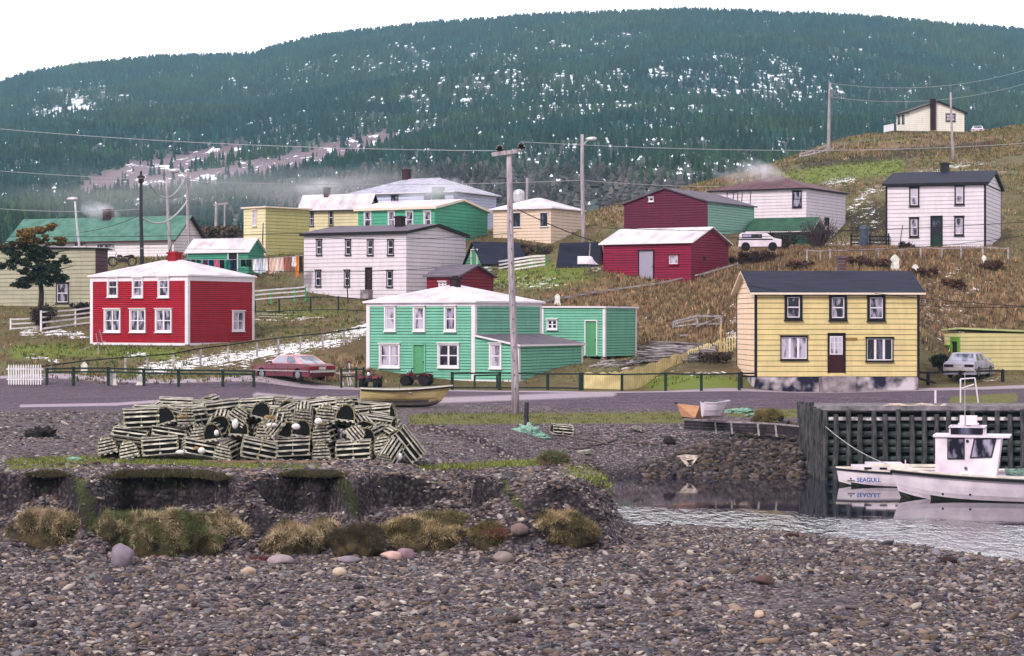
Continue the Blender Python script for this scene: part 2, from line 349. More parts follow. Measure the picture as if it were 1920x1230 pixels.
dark=mxm(seg([(1500,305),(1600,298),(1720,285),(1872,272)],11)*.9,blob(1640,420,60,45)*.8,blob(1430,500,90,24)*.7,seg([(1600,352),(1560,370)],9)*.7,blob(1760,650,50,30)*.5,seg([(480,616),(600,612)],4)*.5,seg([(300,676),(520,694),(660,690)],5)*.45,blob(1330,685,60,10)*.5,seg([(120,718),(460,722)],3)*.5)*vill
GY=np.gradient(Z,ty,axis=0)
wet=np.maximum(ss(.5,1.1,GY)*(Y<60),ss(.55,.05,Z)*0+ss(.55,.05,Z)*ss(60,66,Y)*ss(2,4,X), ss(1.85,1.3,Z)*ss(52.5,54,Y)*(Y<60)*ss(5,3,X)*.8)
cob=np.clip(ss(86,83,Y)*ss(4,9,X)*ss(60,70,Y),0,1)
A=np.stack([road,kerb,np.clip(grass,0,1),dry],-1).reshape(-1,4)
B=np.stack([snow,lawn,np.clip(strip,0,1),np.clip(spg,0,1)],-1).reshape(-1,4)
D=np.stack([dark,wet,cob,0*wet],-1).reshape(-1,4)
ny,nx=X.shape; idx=np.arange(ny*nx).reshape(ny,nx)
Fq=np.stack([idx[:-1,:-1],idx[:-1,1:],idx[1:,1:],idx[1:,:-1]],-1).reshape(-1,4)
m,nt,b=newmat('ground'); L=nt.links
geo=nd(nt,'ShaderNodeNewGeometry'); pos=geo.outputs['Position']
def sepattr(n):
    a=nd(nt,'ShaderNodeAttribute',attribute_name=n); s=nd(nt,'ShaderNodeSeparateColor'); L.new(a.outputs['Color'],s.inputs[0]); return s.outputs[0],s.outputs[1],s.outputs[2],a.outputs['Alpha']
aR,aK,aG,aD=sepattr('A'); aS,aL,aT,aSp=sepattr('B'); aDk,aW,aC,_=sepattr('D')
def noise(s,det=5.0,st=(1,1,1),r=.6):
    mp=nd(nt,'ShaderNodeMapping'); mp.inputs['Scale'].default_value=st; L.new(pos,mp.inputs[0])
    n=nd(nt,'ShaderNodeTexNoise',Scale=s,Detail=det,Roughness=r); L.new(mp.outputs[0],n.inputs['Vector']); return n.outputs['Fac']
def mrng(v,a,b_,c=0,d=1):
    n=nd(nt,'ShaderNodeMapRange'); n.inputs[1].default_value=a; n.inputs[2].default_value=b_; n.inputs[3].default_value=c; n.inputs[4].default_value=d; L.new(v,n.inputs[0]); return n.outputs[0]
def mixc(f,a,b_,bt='MIX'):
    n=nd(nt,'ShaderNodeMix',data_type='RGBA',blend_type=bt)
    for i,v in ((0,f),(6,a),(7,b_)):
        if isinstance(v,(int,float,tuple)): n.inputs[i].default_value=v
        else: L.new(v,n.inputs[i])
    return n.outputs[2]
def mth(op,a,b_):
    n=nd(nt,'ShaderNodeMath',operation=op)
    for i,v in ((0,a),(1,b_)):
        if isinstance(v,(int,float)): n.inputs[i].default_value=v
        else: L.new(v,n.inputs[i])
    return n.outputs[0]
def masked(attr,nz_,soft=.12,amp=.55):   # attribute edge broken up by noise
    return mrng(mth('ADD',attr,mth('MULTIPLY',mth('SUBTRACT',nz_,.5),amp)),.5-soft,.5+soft)
nA=noise(2.2); nB=noise(9.0,6.0); nC=noise(.35,4.0); nF=noise(26.0,4.0)
vo=nd(nt,'ShaderNodeTexVoronoi',Scale=9.0); L.new(pos,vo.inputs['Vector'])
vo2=nd(nt,'ShaderNodeTexVoronoi',Scale=4.2); 
mpv=nd(nt,'ShaderNodeMapping'); mpv.inputs['Scale'].default_value=(1,.8,1.3); L.new(pos,mpv.inputs[0]); L.new(mpv.outputs[0],vo2.inputs['Vector'])
sx=nd(nt,'ShaderNodeSeparateColor'); L.new(vo.outputs['Color'],sx.inputs[0])
peb=mixc(mrng(sx.outputs[0],.15,.95),C(58,50,54),C(176,158,158))
peb=mixc(mrng(vo.outputs['Distance'],.3,.62,0,.8),peb,C(22,18,24))
peb=mixc(mrng(nA,.35,.65,0,.55),peb,C(92,78,90))
peb=mixc(mrng(nC,.42,.64,0,.35),peb,C(66,56,64))
base=peb
roadc=mixc(mrng(nA,.3,.7),C(74,58,74),C(100,84,98)); roadc=mixc(mrng(noise(1.0,5.0,(.25,2.2,1)),.45,.62,0,.6),roadc,C(56,46,60)); roadc=mixc(mrng(nB,.54,.68,0,.7),roadc,C(146,128,138))
base=mixc(masked(aR,nA,.25),base,roadc)
base=mixc(mth('MULTIPLY',masked(aK,nB,.2,.4),.8),base,mixc(nB,C(205,188,200),C(130,116,128)))
gr=mixc(mrng(nA,.35,.65),C(84,88,56),C(120,106,76)); gr=mixc(mrng(nC,.42,.6,0,.7),gr,C(96,72,54)); gr=mixc(mrng(nB,.5,.75,0,.7),gr,C(46,50,34))
base=mixc(masked(aG,nB,.2,.3),base,gr)
dr=mixc(mrng(noise(1.4,6.0,(1,1,.3)),.35,.65),C(150,122,94),C(104,86,68)); dr=mixc(mrng(nB,.5,.72,0,.75),dr,C(58,46,40))
dr=mixc(mrng(noise(.5,3.0),.52,.66,0,.7),dr,C(84,82,52))
base=mixc(masked(mth('ADD',aD,mth('MULTIPLY',mth('SUBTRACT',nC,.5),mth('MULTIPLY',aD,1.6))),nA,.3,1.3),base,dr)
base=mixc(masked(mth('ADD',aL,mth('MULTIPLY',mth('SUBTRACT',nC,.5),mth('MULTIPLY',aL,1.4))),nB,.3,1.2),base,mixc(mrng(nA,.3,.7),C(92,118,44),C(118,116,58)))
base=mixc(masked(aT,nB,.15,.6),base,mixc(mrng(nB,.35,.65),C(118,112,66),C(78,82,50)))
base=mixc(masked(aSp,nB,.15,.6),base,mixc(mrng(nB,.35,.65),C(96,106,54),C(60,66,42)))
base=mixc(mth('MULTIPLY',masked(aDk,nA,.2,.6),.85),base,mixc(nB,C(62,54,48),C(30,34,28)))
sn=noise(2.3,5.0,(.75,1.0,1.6),.68)
sf=mrng(mth('ADD',sn,mth('MULTIPLY',aS,.24)),.68,.71)
sf=mth('MULTIPLY',sf,mrng(aS,.04,.10))
base=mixc(sf,base,(.86,.83,.88,1))
base=mixc(mth('MULTIPLY',aW,.75),base,mixc(mrng(nB,.45,.7),C(14,11,17),C(44,36,44)))
L.new(base,b.inputs['Base Color'])
b.inputs['Roughness'].default_value=.9; b.inputs['Specular IOR Level'].default_value=.12
hb=mth('ADD',mth('MULTIPLY',vo.outputs['Distance'],-1.0),mth('MULTIPLY',nB,1.2))
bp=nd(nt,'ShaderNodeBump',Strength=.9,Distance=.10); L.new(hb,bp.inputs['Height']); L.new(bp.outputs[0],b.inputs['Normal'])
GM=m
g=npmesh('ground',np.stack([X,Y,Z],-1).reshape(-1,3),Fq,[GM],attrs={'A':A,'B':B,'D':D},smooth=True); tag(g,kind='structure')

# ================================================================ far hillside with its wood
RX=np.array([-400,-100,0,48,150,300,470,520,600,790,1000,1300,1600,1870,1960,2300]); RY=np.array([215,180,158,142,124,109,105,88,70,48,32,22,34,56,64,110])+4
def zhill(x,y):
    px=960+F*x/y; rd=2150+120*np.sin(px/310.)
    zr=CZ+(HZ-np.interp(px,RX,RY))/F*rd
    t=(y-420)/(rd-420); s=np.clip(t,0,1)
    foot=15+ss(900,1500,px)*6
    f=.62*s+.38*s*s
    z=foot+(zr-foot)*f
    z=z+(fbm(x,y,330,51,4)-.5)*46*np.sin(np.pi*np.clip(s,0,1))*1.0
    z=z+(fbm(x,y,45,52,3)-.5)*6*np.clip(s*6,0,1)*np.clip((1-s)*8,.15,1)
    return np.where(t>1, zr-(t-1)*(rd-420)*.55, z)
hy=np.geomspace(380,2640,330); hx=np.arange(-.46,.4601,.004)
T,Y2=np.meshgrid(hx,hy); X2=T*Y2; Z2=zhill(X2,Y2)
Z2=np.where(Y2<430,np.minimum(Z2,zhill(X2,np.full_like(Y2,430))-3),Z2)
HPX=960+F*X2/Y2; HPY=HZ+F*(CZ-Z2)/Y2
def barr(px,py):   # bare logged scree running up to the right
    a=seg([(170,350),(260,318),(330,308),(440,282)],20,px,py); c=seg([(250,350),(400,330),(520,312),(640,282),(720,260)],22,px,py); return np.maximum(a,c)
def hard(px,py): return np.clip(np.clip(1.3-((px-960)/520)**2-((py-385)/75)**2,0,1),0,1)
bare=barr(HPX,HPY); hw=hard(HPX,HPY)
sno=np.maximum.reduce([bare*.42,0.5*np.clip(1.2-((HPX-1250)/520)**2-((HPY-150)/130)**2,0,1),.85*np.clip(1.2-((HPX-125)/75)**2-((HPY-205)/35)**2,0,1),.9*np.clip(1.2-((HPX-62)/16)**2-((HPY-337)/7)**2,0,1),np.full_like(bare,.3)])
ny,nx=X2.shape; idx=np.arange(ny*nx).reshape(ny,nx)
Fq=np.stack([idx[:-1,:-1],idx[:-1,1:],idx[1:,1:],idx[1:,:-1]],-1).reshape(-1,4)
m,nt,b=newmat('hill_ground'); L=nt.links
geo=nd(nt,'ShaderNodeNewGeometry'); pos=geo.outputs['Position']
h1,h2,h3,_=sepattr('A')
n1=noise(.05,6.0,(1,.35,1)); n2=noise(.16,5.0,(1,.22,1),.65)
c=mixc(mrng(n1,.35,.65),C(22,34,32),C(48,54,48)); c=mixc(masked(h1,n2,.3,.9),c,mixc(n2,C(126,96,106),C(60,48,56)))
sf=mrng(mth('ADD',n2,mth('MULTIPLY',h2,.30)),.70,.735)
c=mixc(sf,c,(.82,.86,.92,1)); L.new(c,b.inputs['Base Color']); b.inputs['Roughness'].default_value=.95
o=npmesh('hill',np.stack([X2,Y2,Z2],-1).reshape(-1,3),Fq,[m],attrs={'A':np.stack([bare,sno,hw,0*hw],-1).reshape(-1,4)},smooth=True); tag(o,kind='structure')
# the wood: small ragged spruces
rs_=np.random.default_rng(77); SP=[]
while len(SP)<2300:
    px_,py_=rs_.uniform(-60,1980),rs_.uniform(40,400); pr=.30+.6*math.exp(-((px_-1250)/480)**2-((py_-150)/95)**2)+.35*math.exp(-((px_-700)/420)**2-((py_-170)/80)**2)+.9*math.exp(-((px_-110)/60)**2-((py_-210)/26)**2)+.3*math.exp(-((px_-1350)/200)**2-((py_-290)/40)**2)
    if vn(px_,py_,22,7)*(.35+vn(px_,py_,80,8))*1.9*pr<rs_.random(): continue
    dd=np.arange(560,2250,12.); zz=zhill((px_-960)/F*dd,dd); vis=CZ-(py_-HZ)/F*dd; k=np.where(zz>=vis)[0]
    if len(k)==0 or float(barr(np.array([px_]),np.array([py_]))[0])>.2: continue
    d_=dd[k[0]]; SP.append(((px_-960)/F*d_,d_,rs_.uniform(.45,1.3)**1.7*d_/1000*.72))
SP=np.array(SP); V=[];Q=[]
for x_,y_,r_ in SP:
    n_=9; o_=len(V); V.append((x_,y_,0)); 
    for j in range(n_):
        a=j*6.2832/n_; rr2=r_*rs_.uniform(.45,1.15); V.append((x_+math.cos(a)*rr2,y_+math.sin(a)*rr2*2.6,0))
    for j in range(n_): Q.append((o_,o_+1+j,o_+1+(j+1)%n_))
V=np.array(V,float); V[:,2]=zhill(V[:,0],V[:,1])+.35; V[::10,2]+=.8
o=npmesh('snow_patches',V,Q,pm('hill_snow',(.80,.84,.92,1),(.62,.68,.78,1),.3,.7)); tag(o,'scattered patches of old snow in clearings of the wooded hillside','snow',kind='stuff')
def forest(name,n,seed):
    rg=np.random.default_rng(seed)
    y=np.sqrt(rg.uniform(400**2,2270**2,n)); t=rg.uniform(-.31,.31,n)
    # more trees nearer the ridge silhouette
    k=n//12; y[:k]=2150+120*np.sin((960+F*t[:k])/310.)+rg.normal(0,14,k)
    x=t*y; z=zhill(x,y); px=960+F*t; py=HZ+F*(CZ-z)/y
    clump=fbm(x,y,26,61,3); clump2=fbm(x,y,90,62,3)
    sn=0.5*np.clip(1.2-((px-1250)/560)**2-((py-150)/130)**2,0,1)
    keep=(rg.random(n)>barr(px,py)*.985)&(clump+rg.random(n)*.25>.37+sn*.10)
    keep&=~((py>200-35)&(py<205+30)&(np.abs(px-125)<75)&(clump+rg.random(n)*.2<.66))
    for i in range(0,len(SP),60):
        q=SP[i:i+60]; dx=np.abs(x[:,None]-q[None,:,0]); dy=y[:,None]-q[None,:,1]; keep&=~((dx<q[None,:,2]*1.0)&(dy>-34)&(dy<q[None,:,2])).any(1)
    x,y,z,px,py,clump2=[a[keep] for a in (x,y,z,px,py,clump2)]; n=len(x)
    h=rg.uniform(3.0,7.8,n)*np.clip(.45+y/2300,.5,1.2); r=h*rg.uniform(.17,.30,n)
    hwd=hard(px,py)>rg.random(n)*.9+.1
    r=np.where(hwd,r*1.7,r); h=np.where(hwd,h*.8,h)
    tiers=[(0.04,1.0,.50),(.32,.72,.78),(.60,.42,1.0)]; K=5
    V=np.zeros((n,len(tiers)*(K+1),3)); Cc=np.zeros((n,len(tiers)*(K+1),3)); fs=[]
    g=rg.random(n); b0=(.35+.75*rg.random(n))*(.55+1.0*np.clip((fbm(x,y,14,66,2)-.25)*1.6,0,1))
    # colour: blue green spruce, greener to the right, grey twiggy hardwoods low down
    c1=np.stack([.006+.005*g,.030+.016*g,.029+.014*g],-1); c2=np.stack([.018+.014*g,.042+.018*g,.018+0*g],-1)
    q=np.clip((clump2-.35)*3,0,1)[:,None]; cc=c1*(1-q)+c2*q
    cc=np.where(hwd[:,None],np.stack([.072+.04*g,.070+.025*g,.074+.02*g],-1)*.8,cc)*b0[:,None]
    a0=rg.uniform(0,6.28,n); off=0
    for ti,(zb,rr,zt) in enumerate(tiers):
        for j in range(K):
            a=a0+2*np.pi*j/K+ti*.6; rj=r*rr*rg.uniform(.6,1.25,n)
            V[:,off+j,0]=x+np.cos(a)*rj; V[:,off+j,1]=y+np.sin(a)*rj; V[:,off+j,2]=z+h*(zb+rg.uniform(-.05,.05,n)); Cc[:,off+j]=cc
        V[:,off+K]=np.stack([x+rg.normal(0,.12,n),y,z+h*zt],-1); Cc[:,off+K]=cc
        for j in range(K): fs.append((off+j,off+(j+1)%K,off+K))
        off+=K+1
    nv=off; Fc=(np.array(fs)[None]+np.arange(n)[:,None,None]*nv).reshape(-1,3)
    return npmesh(name,V.reshape(-1,3),Fc,attrmat('spruce_foliage',.95),cols=Cc.reshape(-1,3))
fo=forest('forest',NTREE,11); tag(fo,'dense dark teal spruce wood covering the whole hillside behind the village','forest',kind='stuff')

# ================================================================ water of the inlet
m,nt,b=newmat('water'); L=nt.links
geo=nd(nt,'ShaderNodeNewGeometry'); pos=geo.outputs['Position']
b.inputs['Base Color'].default_value=(.012,.010,.022,1); b.inputs['Roughness'].default_value=.04; b.inputs['IOR'].default_value=1.45
r1=noise(1.0,3.0,(2.4,.95,1),.62); r2=noise(.7,2.0,(.5,1.4,1))
sp=nd(nt,'ShaderNodeSeparateXYZ'); L.new(pos,sp.inputs[0])
lim=mth('ADD',sp.outputs['Y'],mth('ADD',mth('MULTIPLY',r2,4.0),mth('MULTIPLY',sp.outputs['X'],.61)))
k=mrng(lim,74.2,71.4,.006,1)
bp=nd(nt,'ShaderNodeBump',Distance=.14); L.new(k,bp.inputs['Strength']); L.new(r1,bp.inputs['Height']); L.new(bp.outputs[0],b.inputs['Normal'])
mb=MB(); mb.add([(1.5,36,0),(80,36,0),(80,100,0),(1.5,100,0)],[(0,1,2,3)]); o=mb.build('water',m); tag(o,kind='structure')

# ================================================================ haze
m=bpy.data.materials.new('haze_air'); m.use_nodes=True; nt=m.node_tree; nt.nodes.remove(nt.nodes['Principled BSDF'])
v=nd(nt,'ShaderNodeVolumePrincipled'); v.inputs['Color'].default_value=(.45,.78,1,1); v.inputs['Density'].default_value=HAZE; v.inputs['Anisotropy'].default_value=0.1
nt.links.new(v.outputs[0],nt.nodes['Material Output'].inputs['Volume'])
if HAZE>0:
    mb=MB(); mb.box((-1400,-40,-20),(1400,2700,420)); o=mb.build('haze',m); tag(o,kind='stuff')
# ================================================================ pebbles, boulders, grass
def ico(sub):
    import bmesh
    b=bmesh.new(); bmesh.ops.create_icosphere(b,subdivisions=sub,radius=1); V=np.array([v.co[:] for v in b.verts]); Fc=np.array([[v.index for v in f.verts] for f in b.faces]); b.free(); return V,Fc
def pebbles(name,x,y,r,sub,seed,flat=(.35,.7),pal=None,label='',sink=.25,z=None):
    rg=np.random.default_rng(seed); n=len(x); V0,F0=ico(sub); nv=len(V0)
    z=zg(x,y) if z is None else z
    sx=r*rg.uniform(.8,1.5,n); sy=r*rg.uniform(.6,1.0,n); sz=r*rg.uniform(*flat,n); a=rg.uniform(0,6.28,n); ti=rg.normal(0,.28,n); tj=rg.normal(0,.28,n)
    d=1+rg.normal(0,.13,(n,nv))
    P=V0[None]*d[:,:,None]; px_=P[:,:,0]*sx[:,None]; py_=P[:,:,1]*sy[:,None]; pz=P[:,:,2]*sz[:,None]
    pz=pz+px_*ti[:,None]+py_*tj[:,None]
    ca,sa=np.cos(a)[:,None],np.sin(a)[:,None]
    V=np.stack([x[:,None]+px_*ca-py_*sa, y[:,None]+px_*sa+py_*ca, z[:,None]+pz+(sz*(1-sink*2))[:,None]*.6],-1)
    pal=np.array(pal); k=rg.integers(0,len(pal),n); col=pal[k]*rg.uniform(.30,.92,(n,1)); Cc=np.repeat(col[:,None],nv,1)
    Fc=(F0[None]+np.arange(n)[:,None,None]*nv).reshape(-1,3)
    m=MATS.get('pebble_stone') or attrmat('pebble_stone',.7,.4); MATS['pebble_stone']=m
    o=npmesh(name,V.reshape(-1,3),Fc,m,cols=Cc.reshape(-1,3),smooth=True); tag(o,label,'pebbles',kind='stuff'); return o
def c3(*a): return list(C(*a)[:3])
PAL=[c3(124,104,94),c3(140,118,104),c3(104,88,82),c3(112,100,104),c3(96,86,96),c3(160,146,146),c3(78,72,84),c3(140,120,118),c3(66,60,72),c3(104,104,108),c3(186,172,164),c3(88,76,82),c3(128,122,130)]
rg=np.random.default_rng(5)
def cand(n,y0,y1,tm=.27,pw=1.0):
    y=y0+(y1-y0)*rg.random(n)**pw; x=rg.uniform(-tm,tm,n)*y
    return x,y
def flt(x,y,*cond):
    k=np.ones(len(x),bool)
    for c_ in cond: k&=c_
    return x[k],y[k]
x,y=cand(52000,30,47); dn=fbm(x,y,2.4,71,3)*.55+fbm(x*.35,y*1.6,1.6,74,3)*.45; x,y=flt(x,y,(zg(x,y)>.02)&(dn*1.3+rg.random(len(x))*.42>.70)&(rg.random(len(x))>.85*np.clip(1.3-((x/y*F+960-1480)/230)**2-((HZ+F*(CZ-.35)/y-1125)/45)**2,0,1)))
pebbles('beach_pebbles',x,y,np.clip(rg.lognormal(-3.1,.42,len(x)),.025,.2),1,21,flat=(.25,.55),pal=PAL,label='rounded grey and brown cobbles of the near beach')
x,y=cand(80000,46,60.5); dn=fbm(x,y,2.0,72,3); z_=zg(x,y); k=(z_>.0)&(dn+rg.random(len(x))*.6>.55)&((np.abs(zg(x,y+.12)-z_)<.11)|(rg.random(len(x))<.12))
gm=np.maximum.reduce([seg([(20,868),(180,862),(330,866),(480,874)],8,960+F*x/y,HZ+F*(CZ-z_)/y),seg([(790,876),(880,874),(1000,868),(1040,864)],7,960+F*x/y,HZ+F*(CZ-z_)/y)]); k&=(gm<.35)|(rg.random(len(x))<.15)
x,y=x[k],y[k]; pebbles('bank_pebbles',x,y,np.clip(rg.lognormal(-3.05,.38,len(x)),.025,.17),0,22,flat=(.25,.55),pal=PAL,label='loose cobbles along the foot and top of the eroded bank')
x,y=cand(26000,60,93,.25); z_=zg(x,y); dn=fbm(x,y,2.6,73,3); k=(z_>.02)&(dn+rg.random(len(x))*.5>.66)&(y<np.interp(960+F*x/y,[0,200,640,800,1100,1300,1920],[91,91,80,79,87,88,88]))
x,y=x[k],y[k]; pebbles('upper_beach_pebbles',x,y,np.clip(rg.lognormal(-3.1,.4,len(x)),.03,.2),0,23,flat=(.25,.5),pal=PAL,label='grey shingle on the flat between the bank and the road')
x=rg.uniform(5,14,5200); y=rg.uniform(81,89,5200); k=(zg(x,y)>-.05)&(x/y<.1365+(y-80)*0)&(x>6.0+(y-84)*.9)
x,y=x[k],y[k]; pebbles('slope_rubble',x,y,rg.uniform(.07,.2,len(x)),0,24,pal=[[c*.5 for c in p] for p in PAL[:8]],label='dark wet rubble on the slope beside the wharf')

def rock(name,px,py,wpx,hpx,colr,label,seed,cat='boulder',group=None,flat=False):
    p=hit(px,py+hpx*.42); s=p.y/F; V,Fc=ico(3); rg2=np.random.default_rng(seed)
    D_=rg2.normal(0,1,(7,3)); D_/=np.linalg.norm(D_,axis=1)[:,None]
    P=V.copy()
    for dd in D_:
        q=P@dd; lim=rg2.uniform(.62,.85); ex=np.clip(q-lim,0,None); P-=ex[:,None]*dd*.85
    P*=1+.05*(np.array([mnoise.noise(Vector(v*2.6+seed)) for v in P]))[:,None]
    P[:,0]*=wpx*s*.58; P[:,1]*=wpx*s*.5; P[:,2]*=hpx*s*.62
    P[:,2]+=hpx*s*.36
    mt=pm('rock_'+name+str(seed),colr,tuple(v*.6 for v in colr[:3])+(1,),3.5,.85,.6,coords='Object',bscale=9)
    o=npmesh(name,P,Fc,mt,smooth=True); o.location=p; tag(o,label,cat,group); return o
rock('boulder',228,1043,44,44,C(128,116,130),'large pale grey angular boulder standing at the foot of the left bank',1)
rock('boulder',526,1051,44,20,C(150,134,140),'low grey rock lying beside the reddish weed under the bank',2)
rock('boulder',735,1043,42,16,C(196,160,152),'flat pinkish slab lying in front of the widest tussock',3)
rock('boulder',760,1038,30,24,C(140,112,124),'mauve wedge of rock leaning behind the pinkish slab',4)
rock('boulder',943,1046,34,22,C(134,120,116),'rounded grey brown boulder below the small middle tussock',5)
rock('boulder',637,1073,24,17,C(190,170,152),'pale cream stone on the open cobbles below the middle of the bank',6)
rock('boulder',466,1072,26,16,C(176,152,138),'tan rounded stone left of the bank gully on the cobbles',7)
rock('boulder',1484,1004,28,11,C(62,34,34),'dark maroon rock at the edge of the bright water',8)
rock('boulder',1779,1051,28,15,C(46,30,32),'black rock on the beach near the right end of the water',9)
rock('boulder',1434,1088,32,18,C(90,66,64),'brown two-toned stone on the right half of the beach',10)
rock('boulder',656,1050,40,14,C(134,120,132),'long grey stone beside the round brown tussock',11)
rock('boulder',897,1003,13,12,C(190,180,176),'small white stone between the tussocks on the right of the bank',12)
rock('boulder',1256,826,22,16,C(44,36,42),'round black rock alone on the shingle above the inlet',13)
rock('boulder',1423,1152,16,16,C(196,168,150),'pale pinkish cobble near the bottom edge of the beach',14)
rock('boulder',975,997,32,22,C(116,98,96),'brownish boulder wedged against the small tussock',15)

# ---- grass blades as one mesh
def blades(name,x,y,z,hgt,pal,seed,wd=.03,lean=.35,label=None,k=5,spread=.10,parent=None,droop=0,origin=None,kind='stuff',cat='grass'):
    rg=np.random.default_rng(seed); n=len(x); N=n*k
    bx=np.repeat(x,k)+rg.normal(0,spread,N); by=np.repeat(y,k)+rg.normal(0,spread,N); bz=np.repeat(z,k)-.02
    h=np.repeat(np.broadcast_to(hgt,(n,)),k)*rg.uniform(.5,1.15,N); a=rg.uniform(0,6.28,N); l=h*rg.uniform(0,lean,N); a2=rg.uniform(0,3.14,N)
    w=np.broadcast_to(wd,(n,)).repeat(k)*rg.uniform(.6,1.4,N)
    V=np.zeros((N,3,3)); V[:,0]=np.stack([bx-np.cos(a2)*w,by-np.sin(a2)*w,bz],-1); V[:,1]=np.stack([bx+np.cos(a2)*w,by+np.sin(a2)*w,bz],-1)
    V[:,2]=np.stack([bx+np.cos(a)*l,by+np.sin(a)*l-droop*h,bz+h*(1-droop*.6)],-1)
    pal=np.array(pal); c=pal[rg.integers(0,len(pal),n)].repeat(k,0)*rg.uniform(.6,1.3,(N,1))
    m=MATS.get('grass_blade') or attrmat('grass_blade',.9); MATS['grass_blade']=m
    V=V.reshape(-1,3)
    if origin is not None: V=V-np.array(origin)
    o=npmesh(name,V,np.arange(N*3).reshape(-1,3),m,cols=np.repeat(c,3,0),parent=parent)
    if kind: tag(o,label,cat,kind=kind)
    return o
def region(n,poly_fn,y0,y1,tm=.26):
    x,y=cand(n,y0,y1,tm); z=zg(x,y); px=960+F*x/y; py=HZ+F*(CZ-z)/y; k=poly_fn(px,py)>rg.random(n); return x[k],y[k],z[k]
def bl(px,py,cx,cy,rx,ry): return np.clip(1.3-((px-cx)/rx)**2-((py-cy)/ry)**2,0,1)
def sg(pts,wd): return lambda px,py: seg(pts,wd,px,py)
DRY=[c3(148,118,90),c3(128,100,78),c3(170,138,106),c3(90,74,60),c3(104,98,68),c3(84,64,56),c3(116,88,72)]
GRN=[c3(84,96,46),c3(104,112,56),c3(66,80,40),c3(124,112,64),c3(54,62,36)]
x,y,z=region(70000,lambda px,py: np.maximum.reduce([bl(px,py,1250,585,240,70),bl(px,py,1560,505,340,48),bl(px,py,1800,560,150,95),bl(px,py,620,690,90,26)*.6,bl(px,py,1100,575,140,30)*.6,bl(px,py,1640,480,240,20)]),112,165)
blades('dry_grass',x,y,z,.34,DRY,31,.035,.5,'brown withered grass covering the slope above the yellow house')
x,y,z=region(16000,lambda px,py: np.maximum.reduce([bl(px,py,1700,272,260,28),bl(px,py,1380,328,120,22),bl(px,py,1230,385,160,60)]),180,330)
blades('hill_dry_grass',x,y,z,.38,DRY,32,.06,.5,'pale brown grass along the crest of the hill')
x,y,z=region(44000,lambda px,py: np.maximum.reduce([bl(px,py,200,670,200,34),bl(px,py,1000,525,160,34),bl(px,py,1310,715,110,16),bl(px,py,580,600,130,40),seg([(1440,340),(1550,325),(1690,310)],20,px,py)*1.2,bl(px,py,1640,262,80,8),bl(px,py,300,710,280,10)]),112,300)
blades('green_grass',x,y,z,.22,GRN,33,.035,.5,'rough olive green turf around the houses')
x,y=cand(90000,113,330,.26,.7); z=zg(x,y); px=960+F*x/y; k=(y>np.interp(px,[0,700,1100,1400,1920],[119,114,109,113,117]))&(fbm(x,y,3,81,3)>.45)&(seg([(1440,340),(1550,325),(1690,310)],20,px,HZ+F*(CZ-z)/y)<.3); x,y,z=x[k],y[k],z[k]
blades('mixed_turf',x,y,z,.20*np.clip(y/150,1,2),GRN+DRY+[c3(136,124,88),c3(120,112,76)],38,.03*np.clip(y/140,1,2.2),.6,'patchy olive and tan turf over the village slopes',k=4,spread=.15)
x,y,z=region(15000,lambda px,py: np.maximum(seg([(775,786),(900,785),(1100,784),(1290,783)],10,px,py),seg([(1370,772),(1440,778),(1490,775)],9,px,py)),74,100)
blades('shore_grass',x,y,z,.10,GRN+[c3(136,124,72)],34,.02,.5,'short yellow green grass strip between the shingle and the road')
x,y,z=region(60000,lambda px,py: np.maximum.reduce([seg([(20,868),(180,862),(330,866),(480,874),(600,878)],6,px,py),seg([(20,880),(160,874)],4,px,py),seg([(790,876),(880,874),(1000,868),(1040,864)],5,px,py),seg([(215,914),(290,902),(350,908)],9,px,py),seg([(1075,884),(1120,896),(1148,915)],13,px,py)]),52,63)
blades('bank_grass',x,y,z,.09,[c3(118,134,58),c3(92,110,50),c3(146,150,80),c3(122,108,66),c3(70,80,44)],35,.014,.6,'thin green grass growing along the top of the eroded bank')
x,y,z=region(9000,lambda px,py: np.maximum.reduce([bl(px,py,1430,498,80,26),bl(px,py,1640,420,60,45),bl(px,py,1760,650,50,30),bl(px,py,1330,688,70,12),bl(px,py,1400,560,40,60)*.5,seg([(1500,305),(1600,298),(1720,285),(1872,272)],10,px,py)]),112,300)
blades('dark_scrub',x,y,z,.5,[c3(58,48,42),c3(40,44,34),c3(84,62,52),c3(70,60,60)],36,.03,.7,'dark leafless scrub patches on the slope',k=9,spread=.35)

